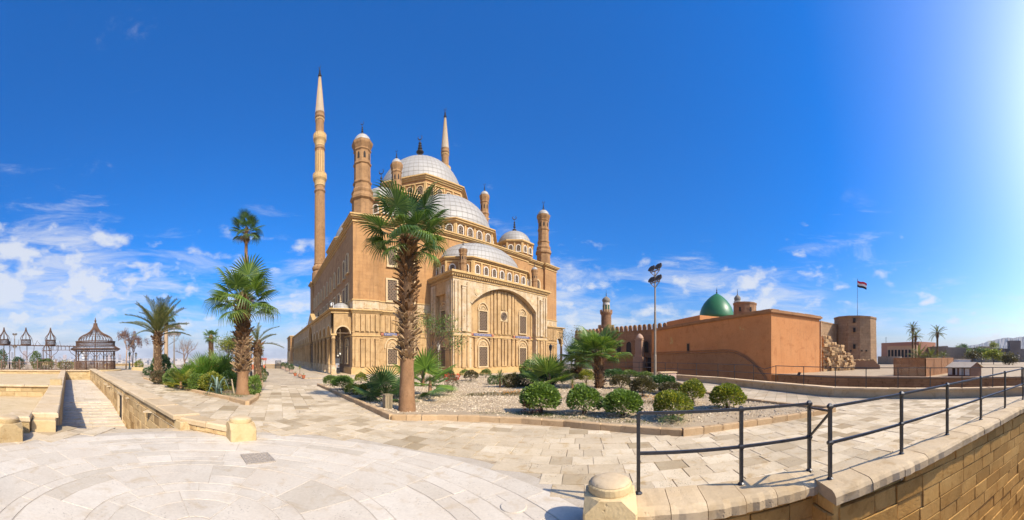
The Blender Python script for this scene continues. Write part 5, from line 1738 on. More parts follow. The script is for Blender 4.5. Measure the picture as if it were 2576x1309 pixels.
# small domed shaft in front of the wall
sh = at(1609, 58, -1)
shaft = thing('domed_shaft', sh, 'slim pinkish plaster shaft with a little dome before the crenellated wall', 'chimney')
mb = MB(); mb.prism(octagon(sh, 1.35, 4), -1.5, 1.9); mb.prism(octagon(sh, 1.0, 4), 1.9, 2.4); mb.prism(octagon(sh, .92, 4), 2.4, 5.0); mb.prism(octagon(sh, 1.05, 4), 5.0, 5.2); mb.build('shaft', stone_mat('pinkish plaster', (.34, .20, .12), (.40, .25, .16), scale=.8, fine=8), shaft)
mb = MB(); mb.lathe([(.75, 5.2), (.72, 5.5), (.5, 5.9), (.2, 6.15), (.01, 6.25)], 14, (sh.x, sh.y, 0)); mb.build('dome', stone_mat('plaster dome', (.40, .26, .17), (.45, .30, .21), scale=.8), shaft, smooth=True)
for a_ in (phi(1609) + PI + .5, phi(1609) + PI - 1.07):
    mb = MB(); mb.cbox((sh.x + .66 * math.cos(a_), sh.y + .66 * math.sin(a_), 4.3), (.03, .35, .8), a_); mb.build('opening', DARK, shaft)
# carved minaret
om = at(1525, 84, -1.5)
GREEN = plain_mat('green glazed tile', (.02, .10, .045), .3, 0, .35, 4, .1)
mina = thing('carved_minaret', om, 'slender carved brown minaret with green tiled neck and ribbed bulb', 'minaret')
def L(mb, prof, n=16): mb.lathe(prof, n, (om.x, om.y, 0))
mb = MB(); L(mb, [(1.7, -2), (1.7, 6.8), (1.75, 7.6), (1.95, 8.6), (2.2, 9.3), (2.2, 9.6), (1.4, 9.6)]); mb.build('lower_shaft', OLD, mina)
mb = MB()
for q in range(16):
    a = 2 * PI * q / 16; mb.cbox((om.x + 2.12 * math.cos(a), om.y + 2.12 * math.sin(a), 10.0), (.12, .62, .8), a)
mb.build('lower_parapet', OLD, mina)
mb = MB(); L(mb, [(1.35, 9.6), (1.3, 12.91), (1.5, 13.34), (1.7, 13.70), (1.7, 13.92), (.9, 13.92)]); mb.build('carved_shaft', OLD, mina)
mb = MB()
for q in range(16):
    for j in range(9):
        a = 2 * PI * (q + .5 * (j % 2)) / 16; mb.cbox((om.x + 1.33 * math.cos(a), om.y + 1.33 * math.sin(a), 10.0 + j * .34), (.1, .2, .24), a)
mb.build('carving', OLD, mina)['kind'] = 'stuff'
mb = MB()
for q in range(14):
    a = 2 * PI * q / 14; mb.cbox((om.x + 1.62 * math.cos(a), om.y + 1.62 * math.sin(a), 14.25), (.1, .5, .55), a)
mb.build('upper_parapet', OLD, mina)
mb = MB(); L(mb, [(.95, 13.92), (.9, 15.79), (1.0, 15.86)]); mb.build('green_neck', GREEN, mina)
mb = MB()
for q in range(8):
    a = 2 * PI * q / 8; mb.cbox((om.x + .95 * math.cos(a), om.y + .95 * math.sin(a), 14.85), (.14, .16, 1.85), a)
mb.build('neck_rib', KERBW, mina)
WHT = stone_mat('pale tile collar', (.42, .38, .32), (.48, .44, .38), scale=1)
mb = MB(); L(mb, [(.98, 15.86), (.95, 16.44), (.8, 16.51)]); mb.build('collar', WHT, mina)
BULB = stone_mat('ribbed bulb', (.20, .17, .13), (.25, .22, .17), scale=1)
mb = MB(); L(mb, [(.75, 16.44), (1.0, 16.73), (1.12, 17.16), (1.0, 17.59), (.6, 17.95), (.15, 18.24), (.05, 18.31)], 18); mb.build('bulb', BULB, mina)
mb = MB(); L(mb, [(.06, 18.24), (.16, 18.38), (.06, 18.53), (.13, 18.74), (.05, 18.89), (.09, 19.10), (.03, 19.25), (.015, 20.11)], 8); mb.build('finial', IRON, mina)
# green dome
gd = at(1803, 72, 0)
gdo = thing('green_dome', gd, 'smooth pointed green dome rising behind the orange building', 'dome')
GLOSS = plain_mat('green dome tiles', (.025, .15, .045), .42, 0, .2, 1.5, .05, c2=(.03, .12, .038))
mb = MB(); mb.prism(octagon(gd, 5.0, 8), -1.5, 10.6); mb.build('drum', OLD, gdo)
dp = [(4.0, 10.6), (4.02, 11.3), (3.9, 12.2), (3.55, 13.2), (3.0, 14.15), (2.3, 15.0), (1.5, 15.75), (.7, 16.3), (.01, 16.65)]
mb = MB(); mb.lathe(dp, 40, (gd.x, gd.y, 0)); mb.build('dome_shell', GLOSS, gdo, smooth=True)
mb = MB(); mb.lathe([(.12, 16.5), (.2, 16.8), (.08, 17.0), (.14, 17.3), (.05, 17.5), (.02, 18.0)], 8, (gd.x, gd.y, 0)); mb.build('finial', IRON, gdo)
# stubby drum tower next to it, second small minaret behind
td = at(1874, 56, 0)
tdo = thing('drum_tower', td, 'short round brown tower standing right of the green dome', 'tower')
mb = MB(); mb.lathe([(2.15, -1.5), (2.1, 11.2), (2.2, 11.25), (2.2, 11.5), (2.05, 11.55)], 14, (td.x, td.y, 0)); mb.build('wall', OLD, tdo)
for px_ in (1861, 1889):
    a = math.atan2(-td.y, -td.x) + (1874 - px_) / 29.0 * .95 * -1
    mb = MB(); mb.cbox((td.x + 2.12 * math.cos(a), td.y + 2.12 * math.sin(a), 10.2), (.1, .32, .75), a); mb.build('slit', DARK, tdo)
tm = at(1855, 88, 0)
tmo = thing('small_minaret', tm, 'small pale bulb-topped minaret peeping over the round tower', 'minaret')
mb = MB(); mb.lathe([(1.0, -1), (1.0, 17.4), (1.05, 17.6), (.95, 17.7)], 12, (tm.x, tm.y, 0)); mb.build('shaft', WHT, tmo)
mb = MB(); mb.lathe([(.7, 17.7), (.95, 18.1), (.95, 18.6), (.6, 19.1), (.1, 19.5)], 12, (tm.x, tm.y, 0)); mb.build('bulb', BULB, tmo)
mb = MB(); mb.lathe([(.06, 19.4), (.15, 19.7), (.05, 19.9), (.1, 20.2), (.015, 21.2)], 8, (tm.x, tm.y, 0)); mb.build('finial', IRON, tmo)

# ------------------------------------------------------------------ big round tower with the flag
rt = at(2152, 56, 0)
TOWER = stone_mat('tan tower stone', (.37, .225, .115), (.43, .275, .15), (.29, .17, .085), scale=.6, fine=8, bump=.4, courses=(.85, .42, .34), grime=.4, streaks=.35)
rto = thing('round_tower', rt, 'big round tan stone tower with slit windows under the flagpole', 'tower')
mb = MB(); mb.lathe([(4.1, -1.8), (3.95, 3.0), (3.85, 8.55), (3.95, 8.6), (3.95, 8.85), (3.7, 8.85)], 12, (rt.x, rt.y, 0), rot=.4); mb.build('wall', TOWER, rto)
a_c = math.atan2(-rt.y, -rt.x)
for z in (8.0, 6.4, 3.6, 1.2):
    mb = MB(); mb.cbox((rt.x + 3.9 * math.cos(a_c - .05), rt.y + 3.9 * math.sin(a_c - .05), z), (.35, .42, .75), a_c); mb.build('slit', DARK, rto)
for da in (-.45, -.2, .28, .5):
    mb = MB(); mb.cbox((rt.x + 3.88 * math.cos(a_c + da), rt.y + 3.88 * math.sin(a_c + da), 2.9), (.3, .2, .25), a_c + da); mb.build('put_hole', DARK, rto)
t0, t1 = at(2066, 49, 0), at(2112, 55, 0)
mb = MB(); e = (t1 - t0).normalized(); n = Vector((-e.y, e.x, 0)); mb.prism([t0, t1, t1 + n * 3, t0 + n * 3], -1.8, 7.35); mb.prism([t0 - n * .08, t1 - n * .08, t1 + n * 3, t0 + n * 3], 7.35, 7.55); mb.build('side_wall', TOWER, rto)
fpole = thing('flagpole', at(2157, 56, 8.8), 'tall thin flagpole on the round tower', 'flagpole')
fb = at(2157, 56, 8.8)
mb = MB(); mb.tube([fb, fb + Vector((-.05, .05, 3)), fb + Vector((0, 0, 7.1))], .05, 6, r1=.03); mb.lathe([(.06, 0), (.07, .05), (.02, .1)], 8, fb + Vector((0, 0, 7.1))); mb.build('pole', IRON, fpole)
flag = thing('flag', fb + Vector((0, 0, 6)), 'red, white and black flag flying from the pole on the round tower', 'flag')
right = Vector((math.cos(phi(2157) - PI / 2), math.sin(phi(2157) - PI / 2), 0))
dpt = Vector((math.cos(phi(2157)), math.sin(phi(2157)), 0))
for i, (c, nm) in enumerate((((.62, .02, .03), 'red_stripe'), ((.75, .75, .74), 'white_stripe'), ((.012, .012, .014), 'black_stripe'))):
    mb = MB()
    P = []
    for k in range(13):
        u = k / 12
        for v in (i / 3, (i + 1) / 3):
            z = 7.0 - .05 - v * 1.15 - u * .62 - .08 * math.sin(u * 6)
            q = fb + right * (u * 1.72 * (1 - .05 * v)) + dpt * (.16 * math.sin(u * 8 + v)) + Vector((0, 0, z))
            P.append(q)
    mb.add(P, [(2 * k, 2 * k + 1, 2 * k + 3, 2 * k + 2) for k in range(12)])
    mb.build(nm, plain_mat('flag ' + nm, c, .8, 0, .1, 3, 0), flag, smooth=True)
mb = MB(); mb.lathe([(.09, 0), (.05, .05), (.07, .09), (.02, .13)], 8, fb + right * .86 + Vector((0, 0, 6.05))); mb.build('emblem', plain_mat('gold emblem', (.5, .33, .06), .5), flag)

# ------------------------------------------------------------------ ruined rubble wall
RUB = stone_mat('ruin rubble', (.48, .30, .145), (.56, .38, .195), (.36, .21, .095), scale=1.5, fine=12, bump=.6, bdist=.04, pieces=.35, grime=.3)
ru0, ru1 = at(2068, 38, YZ), at(2142, 41.5, YZ)
ruin = thing('ruined_wall', (ru0 + ru1) / 2, 'crumbling stepped rubble wall between the orange building and the round tower', 'ruin')
e = (ru1 - ru0); Lr = e.length; e /= Lr; n = Vector((-e.y, e.x, 0))
if n.dot(ru0) < 0: n = -n
prf = [(0, 4.5), (.1, 4.25), (.2, 4.3), (.3, 3.7), (.4, 3.75), (.5, 3.2), (.6, 3.25), (.7, 2.6), (.8, 2.3), (.9, 2.2), (1.0, 1.5)]
def ru_h(t):
    for (t0, h0), (t1, h1) in zip(prf[:-1], prf[1:]):
        if t0 <= t <= t1: return h0 + (h1 - h0) * (t - t0) / (t1 - t0)
    return 0
stones = []
z = 0.0
while z < 4.3:
    h = rr_.uniform(.2, .46); u = 0
    while u < Lr:
        l = rr_.uniform(.2, .75)
        if ru_h(min(1, (u + l / 2) / Lr)) > z + h * .4:
            mb = MB(); mb.bbox((0, 0, 0), (l * 1.04, .6 + rr_.uniform(-.25, .3), h), 0, .06, .085, rr_)
            stones.append((mb, ru0 + e * (u + l / 2) + n * rr_.uniform(-.12, .12) + Vector((0, 0, z + h / 2)), rr_.uniform(-.4, .4)))
        u += l
    z += h
for mb, p, a in stones:
    o = mb.build('stone', RUB, ruin); o.location = p - world_loc(ruin); o.rotation_euler = (rr_.uniform(-.05, .05), rr_.uniform(-.05, .05), math.atan2(e.y, e.x) + a)
mb = MB(); mb.prism([ru0 + n * .25, ru0 + e * Lr * .6 + n * .25, ru0 + e * Lr * .6 + n * .9, ru0 + n * .9], 0, 2.9); mb.build('core', RUB, ruin)
# mud wall in front of the tower
mw0, mw1 = at(2118, 44, YZ), at(2214, 45, YZ)
mw = thing('mud_wall', (mw0 + mw1) / 2, 'low reddish mud wall with worn top before the round tower', 'wall')
e = (mw1 - mw0); Lm = e.length; e /= Lm; n = Vector((-e.y, e.x, 0))
mb = MB(); K = 14
P = []
for k in range(K + 1):
    p = mw0 + e * (Lm * k / K)
    h = 1.35 + rr_.uniform(-.07, .07) - (.8 * max(0, k / K - .85) / .15 if k / K > .85 else 0)
    P += [(p.x, p.y, -.3), (p.x + n.x * .05, p.y + n.y * .05, h), (p.x + n.x * .5, p.y + n.y * .5, h - .05), (p.x + n.x * .55, p.y + n.y * .55, -.3)]
mb.add(P, [(4 * k + j, 4 * k + 4 + j, 4 * k + 5 + j, 4 * k + 1 + j) for k in range(K) for j in range(3)] + [(0, 1, 2, 3), (4 * K + 3, 4 * K + 2, 4 * K + 1, 4 * K)])
mb.build('earth_core', stone_mat('red mud', (.30, .16, .08), (.36, .20, .11), scale=1.2, fine=10, bump=.6), mw)
for k in range(26):
    p = mw0 + e * (Lm * (k + .5) / 30)
    mb = MB(); mb.bbox((0, 0, 0), (rr_.uniform(.2, .4), .4, rr_.uniform(.12, .2)), 0, .03, .03, rr_); o = mb.build('capping_stone', RUB, mw); o.location = Vector((p.x, p.y, 1.42 + rr_.uniform(-.05, .05))) + n * .25 - world_loc(mw); o.rotation_euler = (0, 0, rr_.uniform(0, 3))

# ------------------------------------------------------------------ wooden lattice screen and site hut
LAT = plain_mat('brown lattice wood', (.40, .18, .065), .8, 0, .35, 6, .2, pieces=.2)
lt = thing('lattice_enclosure', at(2328, 28.5, YZ), 'brown wooden lattice box enclosure beside the white-panelled hut', 'enclosure')
la, lb, lc_ = at(2249, 29.5, YZ), at(2328, 27.6, YZ), at(2398, 35.5, YZ)
for a, b in ((la, lb), (lb, lc_)):
    e = (b - a); L_ = e.length; e /= L_
    hgt = 1.62
    mb = MB()
    u = -hgt
    while u < L_:
        for s_ in (1, -1):
            p0, p1 = (u, 0), (u + hgt, hgt)
            # clip the strip to the panel
            t0 = max(0, -u / hgt); t1 = min(1, (L_ - u) / hgt)
            if t1 > t0:
                z0, z1 = (hgt * t0, hgt * t1) if s_ > 0 else (hgt * (1 - t0), hgt * (1 - t1))
                mb.bar(a + e * (u + hgt * t0) + Vector((0, 0, z0)), a + e * (u + hgt * t1) + Vector((0, 0, z1)), .03 if s_ > 0 else .034, .09)
        u += .21
    o = mb.build('lattice_panel', LAT, lt); o['kind'] = 'stuff'
    mb = MB()
    for z in (.02, hgt): mb.bar(a + Vector((0, 0, z)), b + Vector((0, 0, z)), .08)
    for k in range(5): mb.bar(a.lerp(b, k / 4), a.lerp(b, k / 4) + Vector((0, 0, hgt)), .07)
    mb.build('panel_frame', LAT, lt)
e1, e2 = (la - lb), (lc_ - lb)
mb = MB(); ld = la + e2
for a, b in ((la, ld), (ld, lc_)):
    for z in (.1, .8, 1.55): mb.bar(a + Vector((0, 0, z)), b + Vector((0, 0, z)), .06, .1)
mb.build('back_rail', LAT, lt)['kind'] = 'stuff'
hp0, hp1 = at(2384, 29, YZ), at(2441, 27.2, YZ)
hut = thing('site_hut', (hp0 + hp1) / 2, 'small brown hut with white panels and pale sheet roof next to the lattice', 'hut')
e = (hp1 - hp0); Lh = e.length; e /= Lh; n = Vector((-e.y, e.x, 0))
if n.dot(hp0) < 0: n = -n
HW = plain_mat('hut timber', (.20, .10, .055), .8); HP = plain_mat('white hut panel', (.62, .60, .55), .7); HR = stone_mat('pale sheet roof', (.60, .46, .30), (.66, .53, .37), scale=1.5)
mb = MB(); mb.prism([hp0, hp1, hp1 + n * 1.6, hp0 + n * 1.6], YZ, .95); mb.build('wall', HW, hut)
for k in range(4):
    if k == 1: continue
    p = hp0 + e * (Lh * (k + .5) / 4); mb = MB(); mb.cbox((p.x - n.x * .02, p.y - n.y * .02, .55), (Lh / 4 * .68, .05, .6), math.atan2(e.y, e.x)); mb.build('panel', HP, hut)
p = hp0 + e * (Lh * .40); mb = MB(); mb.cbox((p.x - n.x * .02, p.y - n.y * .02, .55), (.18, .05, .6), math.atan2(e.y, e.x)); mb.build('panel', HP, hut)
p = hp0 + e * (Lh * .31); mb = MB(); mb.cbox((p.x - n.x * .02, p.y - n.y * .02, .55), (.2, .04, .6), math.atan2(e.y, e.x)); mb.build('opening', DARK, hut)
mb = MB()
A, B = hp0 - e * .12 - n * .2, hp1 + e * .12 - n * .2
mb.add([(A.x, A.y, .93), (B.x, B.y, .93), (B.x + n.x * 1.0, B.y + n.y * 1.0, 1.42), (A.x + n.x * 1.0, A.y + n.y * 1.0, 1.42), (B.x + n.x * 2.0, B.y + n.y * 2.0, .93), (A.x + n.x * 2.0, A.y + n.y * 2.0, .93)] , [(0, 1, 2, 3), (3, 2, 4, 5)])
mb.add([(A.x, A.y, .89), (B.x, B.y, .89), (B.x, B.y, .93), (A.x, A.y, .93)], [(0, 1, 2, 3)]); mb.build('roof', HR, hut)
mb = MB(); A, B = hp1 + e * .02, hp1 + e * .02 + n * 1.6; mb.add([(A.x, A.y, .93), (B.x, B.y, .93), ((A.x + B.x) / 2, (A.y + B.y) / 2, 1.36)], [(0, 1, 2)]); mb.build('gable', HW, hut)
# pink service box on the road edge
pb = foot(1678, 962)
pbo = thing('service_box', pb, 'pinkish concrete service box at the foot of the floodlight mast', 'box')
mb = MB(); mb.bbox((pb.x, pb.y, pb.z + .35), (1.25, .6, .7), math.radians(-48), .03); mb.build('body', stone_mat('pink concrete', (.50, .33, .25), (.56, .40, .31), scale=2, fine=16), pbo)
mb = MB(); mb.cbox((pb.x, pb.y, pb.z + .74), (1.35, .7, .08), math.radians(-48)); mb.build('lid', KERBW, pbo)
# ------------------------------------------------------------------ kerbs round the beds
KERB = stone_mat('bed kerb', (.46, .30, .155), (.53, .37, .205), (.36, .225, .105), scale=1.2, fine=24, bump=.45, bdist=.012, pieces=.14, grime=.25, pits=.3)
kr = random.Random(5)
def kerb_run(name, pts, label, ln=.52, w=.17, h=.17, limit=300):
    k = thing(name, pts[0], label, 'kerb')
    # resample to near equal stones
    path = [Vector((p.x, p.y, 0)) for p in pts]
    seg, tot = [], 0
    for a, b in zip(path[:-1], path[1:]):
        seg.append((tot, (b - a).length, a, b)); tot += (b - a).length
    for (t0, L, a, b) in seg:
        e = (b - a) / L
        m = max(1, round(L / ln))
        for q in range(m):
            l = L / m
            c = a + e * (l * (q + .5))
            hh = h + kr.uniform(-.008, .008)
            d = math.hypot(c.x, c.y)
            mb = MB(); mb.bbox((0, 0, 0), (l - .008 - kr.uniform(0, .008), w, hh + .08), 0, .018, .006, kr)
            o = mb.build('kerb_stone', KERB, k)
            o.location = Vector((c.x, c.y, gz(c.x, c.y) + (hh - .08) / 2)) - world_loc(k)
            o.rotation_euler = (0, kr.uniform(-.006, .006), math.atan2(e.y, e.x) + kr.uniform(-.01, .01))
    return k
kerb_run('garden_kerb', BED_C[:11], 'brown stone kerb curving round the gravel garden')
kerb_run('back_kerb', BED_C[10:15], 'far stone kerb of the gravel garden along the pale road', .8)
kerb_run('path_kerb', BED_L[8:] + BED_L[:4], 'stone kerb of the shady palm bed by the path', .6)

# ------------------------------------------------------------------ gravel, grass and ground cover
GRAV = stone_mat('pale gravel', (.50, .40, .27), (.58, .48, .35), (.38, .28, .17), scale=3, fine=40, bump=.3, pieces=.35)
def scatter(poly, n, rnd, ok):
    xs, ys = [p.x for p in poly], [p.y for p in poly]
    out = []
    while len(out) < n:
        p = (rnd.uniform(min(xs), max(xs)), rnd.uniform(min(ys), max(ys)))
        if inside(p, poly) and ok(p): out.append(p)
    return out
gr = random.Random(8)
def vnoise(x, y):
    return .5 + .25 * math.sin(x * 1.7 + 1.3 * math.sin(y * .9)) + .25 * math.sin(y * 2.1 + 1.1 * math.sin(x * 1.3 + 2))
def gravel_ok(p):
    d = math.hypot(*p)
    # bare earth strip along the kerb, gravel behind
    m = seg_dist(p, BED_C[2:10], False)
    if m < .45 + .5 * vnoise(p[0] * .8, p[1] * .8): return gr.random() < .10
    return gr.random() < min(1.0, (14.0 / d) ** 1.6)
tetra = [(-1, -.6, 0), (1, -.7, 0), (.1, 1, 0), (-.55, -.2, .75), (.6, .1, .85), (0, .5, .6)]
tf = [(0, 1, 4, 3), (1, 2, 5, 4), (2, 0, 3, 5), (3, 4, 5)]
mb = MB()
for (x, y) in scatter(BED_C, 24000, gr, gravel_ok):
    s = gr.uniform(.014, .038) * (1 + .02 * math.hypot(x, y)); a = gr.uniform(0, 6.28); ca, sa = math.cos(a), math.sin(a)
    z = bed_z(x, y) + .03 * math.sin(x * 1.3) * math.sin(y * 1.1) - .004
    k = gr.uniform(.6, 1.1)
    mb.add([(x + s * (px_ * ca - py_ * sa), y + s * (px_ * sa + py_ * ca), z + s * pz_ * k) for px_, py_, pz_ in tetra], tf)
tag(mb.build('gravel', GRAV), 'pale gravel strewn over the garden bed', 'gravel', kind='stuff')
GRASSM = leaf_mat('short grass', [(0, (.045, .075, .018)), (.5, (.075, .115, .03)), (1, (.14, .14, .05))], .25)
def grass_patch(name, spots, label, h=(.05, .11), dens=420, mat=None):
    mb = MB()
    for (c, rx, ry, rz) in spots:
        cr, sr_ = math.cos(rz), math.sin(rz)
        for _ in range(int(dens * rx * ry * 3.14)):
            q, a = math.sqrt(gr.random()), gr.uniform(0, 6.28)
            u, v = q * math.cos(a) * rx, q * math.sin(a) * ry
            x, y = c.x + u * cr - v * sr_, c.y + u * sr_ + v * cr
            z = bed_z(x, y) - .01
            hh = gr.uniform(*h) * (1.15 - q * .5); b = gr.uniform(0, 6.28); w = gr.uniform(.005, .011)
            lx, ly = gr.uniform(-.04, .04), gr.uniform(-.04, .04)
            mb.add([(x - w * math.cos(b), y - w * math.sin(b), z), (x + w * math.cos(b), y + w * math.sin(b), z), (x + lx, y + ly, z + hh)], [(0, 1, 2)])
    return tag(mb.build(name, mat or GRASSM), label, 'grass', kind='stuff')
grass_patch('grass', [(foot(1330, 1050), 1.0, .42, -.9), (foot(1420, 1058), 1.0, .35, -1.2), (foot(1530, 1068), .9, .32, -1.4), (foot(1600, 1072), .5, .25, -1.5), (foot(930, 1012), .7, .4, 2.2), (foot(905, 1000), .6, .3, 2.2), (foot(1225, 1050), .6, .2, -.8)], 'thin green grass along the kerb of the gravel garden')
DRYG = leaf_mat('dry ground cover', [(0, (.07, .065, .02)), (.5, (.12, .10, .035)), (1, (.20, .13, .05))], .25)
grass_patch('ground_cover', [(foot(1245, 998), 1.35, .75, -.8), (foot(1300, 995), .7, .5, -.8), (foot(1440, 1010), .9, .3, -1), (foot(1640, 1020), .8, .35, -1.2), (foot(1590, 985), .8, .4, -1), (foot(1190, 1002), .6, .3, -.8), (foot(1180, 965), .8, .35, -.7), (foot(1345, 1000), .6, .3, -1), (foot(1530, 1000), .7, .3, -1.1), (foot(1740, 1045), .7, .25, -1.4)], 'olive brown ground cover mounds on the gravel', (.08, .2), 260, DRYG)
grass_patch('verge_grass', [(foot(590, 1000), .9, .7, 1.8), (foot(540, 996), .9, .5, 2.2), (foot(480, 984), 1.2, .4, 2.4), (foot(420, 968), 1.2, .4, 2.4)], 'ragged green grass at the edge of the palm bed', (.05, .15), 300)
ORAN = leaf_mat('orange marigold heads', [(0, (.55, .20, .02)), (1, (.65, .32, .04))], .2)
mb = MB()
for (c, r_, n) in ((foot(1280, 998), .9, 70), (foot(1640, 1015), .6, 60), (foot(1452, 1012), .5, 30)):
    for _ in range(n):
        x, y = c.x + gr.gauss(0, r_ * .5), c.y + gr.gauss(0, r_ * .5); z = bed_z(x, y) + gr.uniform(.1, .2)
        s = gr.uniform(.015, .028)
        mb.lathe([(s * .3, -.4 * s), (s, 0), (s * .6, .5 * s), (.001, .6 * s)], 6, (x, y, z))
tag(mb.build('marigold_flowers', ORAN), 'tiny orange flowers dotted over the ground cover', 'flowers', kind='stuff')

# ------------------------------------------------------------------ foliage materials
F_GREEN = leaf_mat('glossy green leaves', [(0, (0.070, 0.116, 0.022)), (.5, (0.157, 0.242, 0.040)), (1, (0.299, 0.379, 0.065))], .3)
F_DARK = leaf_mat('dark green leaves', [(0, (0.029, 0.067, 0.020)), (.5, (0.067, 0.129, 0.031)), (1, (0.120, 0.192, 0.047))], .25)
F_YEL = leaf_mat('yellow green leaves', [(0, (0.082, 0.117, 0.016)), (.5, (0.216, 0.241, 0.030)), (1, (0.493, 0.400, 0.059))], .35)
F_BRN = leaf_mat('brownish leaves', [(0, (0.059, 0.057, 0.021)), (.5, (0.109, 0.093, 0.033)), (1, (0.185, 0.128, 0.053))], .25)
F_MID = leaf_mat('mid green leaves', [(0, (0.051, 0.096, 0.023)), (.5, (0.131, 0.192, 0.042)), (1, (0.272, 0.288, 0.067))], .3)
F_RED = leaf_mat('purple red leaves', [(0, (.05, .012, .014)), (.5, (.13, .025, .03)), (1, (.22, .05, .05))], .3)
F_FLOW = leaf_mat('red blossoms', [(0, (.42, .03, .015)), (1, (.60, .08, .03))], .3)
F_PALM = leaf_mat('fan palm blades', [(0, (0.061, 0.114, 0.020)), (.5, (0.133, 0.215, 0.036)), (1, (0.277, 0.332, 0.062))], .35, .42, .5)
F_PALMD = leaf_mat('dark palm blades', [(0, (0.030, 0.071, 0.017)), (.5, (0.069, 0.133, 0.031)), (1, (0.133, 0.196, 0.048))], .3, .45, .45)
F_DATE = leaf_mat('date palm leaflets', [(0, (0.068, 0.089, 0.025)), (.5, (0.147, 0.156, 0.048)), (1, (0.295, 0.248, 0.089))], .3, .5, .4)
F_BRIGHT = leaf_mat('bright new fan blades', [(0, (.09, .16, .02)), (.5, (.16, .27, .035)), (1, (.26, .36, .06))], .45, .42, .5)
F_DRY = leaf_mat('dry brown blades', [(0, (.12, .075, .03)), (.5, (.20, .125, .05)), (1, (.30, .20, .09))], .2)
TWIG = plain_mat('brown twigs', (.10, .06, .035), .9, 0, .4, 10, .2)
BARK = stone_mat('palm bark', (.27, .14, .062), (.34, .19, .092), (.18, .09, .038), scale=4, fine=30, bump=.8, bdist=.03, grime=.45, streaks=.4)
BOOT = stone_mat('leaf bases', (.13, .066, .030), (.26, .15, .07), (.07, .034, .016), scale=4, fine=25, bump=.4, pieces=.55)
BOOTP = stone_mat('bleached leaf bases', (.27, .17, .085), (.44, .32, .19), (.14, .075, .035), scale=4, fine=25, bump=.4, pieces=.45)

# ------------------------------------------------------------------ clipped bushes
bush_cache = {}
def bush_mesh(kind, mat, n, leaf, seed, lump=.13, low=-.55):
    key = (kind, mat.name, n, leaf, seed, low)
    if key in bush_cache: return bush_cache[key]
    r = np.random.default_rng(seed)
    d = r.normal(size=(n, 3)); d /= np.linalg.norm(d, axis=1)[:, None]
    d[:, 2] = np.where(d[:, 2] < low, -d[:, 2] * r.uniform(.2, 1, n), d[:, 2])
    ph = r.uniform(0, 6.28, 6)
    lumps = 1 + lump * (np.sin(d[:, 0] * 4.1 + ph[0]) * np.sin(d[:, 1] * 3.7 + ph[1]) + .7 * np.sin(d[:, 2] * 5 + ph[2]) * np.sin(d[:, 0] * 6.3 + ph[3]))
    rad = lumps * (1 - .42 * r.random(n) ** 2.2)
    c = d * rad[:, None]
    # leaf directions: outward with scatter
    o = d + r.normal(size=(n, 3)) * .55 + np.array([0, 0, .35]); o /= np.linalg.norm(o, axis=1)[:, None]
    s = np.cross(o, r.normal(size=(n, 3))); s /= np.linalg.norm(s, axis=1)[:, None]
    L = (leaf * r.uniform(.7, 1.35, n))[:, None]; W = L * .34
    v = np.stack([c, c + o * L * .5 + s * W, c + o * L, c + o * L * .5 - s * W], 1).reshape(-1, 3)
    me = bpy.data.meshes.new('foliage')
    me.from_pydata(v.tolist(), [], [(4 * i, 4 * i + 1, 4 * i + 2, 4 * i + 3) for i in range(n)])
    me.materials.append(mat)
    me.update()
    bush_cache[key] = me
    return me
stem_cache = {}
def stem_mesh(seed):
    if seed in stem_cache: return stem_cache[seed]
    rnd = random.Random(seed)
    mb = MB()
    for k in range(11):
        a = rnd.uniform(0, 6.28); t = rnd.uniform(.25, .8)
        mb.tube([(.06 * math.cos(a), .06 * math.sin(a), -1.1), (.2 * t * math.cos(a), .2 * t * math.sin(a), -.6), (.75 * t * math.cos(a + .2), .75 * t * math.sin(a + .2), .15)], .022, 4, r1=.008)
    stem_cache[seed] = mb.mesh('stem')
    return stem_cache[seed]
def bush(px, ytop, ybot, wpx, mat, label, n=2600, leaf=.085, group='clipped round bushes in the gravel garden', name='bush', d=None, seed=None, low=-.55, flat=1.0, extra=None):
    p = foot(px, ybot) if d is None else at(px, d)
    D = math.hypot(p.x, p.y)
    z0 = bed_z(p.x, p.y) - .02
    rx = wpx / F * D / 2
    ztop = hz(ytop, D)
    H = max(.25, ztop - z0)
    rz = H / 2.05 if low > -.7 else H / 1.9
    b = thing(name, (p.x, p.y, z0), label, 'bush', group, kr.uniform(0, 6.28))
    sd = seed if seed is not None else kr.randint(1, 5)
    rzz = min(rz, rx * 1.15) if low > -.7 else rz
    f = link('foliage', bush_mesh('b', mat, n, leaf / .55, sd, low=low), mat, b, loc=(0, 0, H - rzz * 1.02), scale=(rx * .93, rx * .93 * flat, rzz * .96), world_coords=False)
    link('stem', stem_mesh(sd), TWIG, b, loc=(0, 0, max(.0, H - rzz * 1.02)), scale=(rx, rx, (H - rzz * 1.02) / 1.1 + .02), world_coords=False)
    if extra:
        m2, nn, frac, zlo, zhi, sz = extra
        rnd = random.Random(sd)
        mb = MB()
        for _ in range(nn):
            a = rnd.uniform(*frac); z = rnd.uniform(zlo, zhi) * H; q = rx * rnd.uniform(.55, 1.0)
            c = Vector((q * math.cos(a), q * math.sin(a), z))
            o = Vector((math.cos(a), math.sin(a), rnd.uniform(.2, 1.2))).normalized(); s = o.cross(Vector((rnd.gauss(0, 1), rnd.gauss(0, 1), 1))).normalized()
            l = sz * rnd.uniform(.7, 1.3)
            mb.add([c, c + o * l * .5 + s * l * .3, c + o * l, c + o * l * .5 - s * l * .3], [(0, 1, 2, 3)])
        link('blossom' if m2 is F_FLOW else 'red_shoots', mb.mesh('extra'), m2, b, world_coords=False)['kind'] = 'stuff'
    return b
G = 'clipped round bushes in the gravel garden'
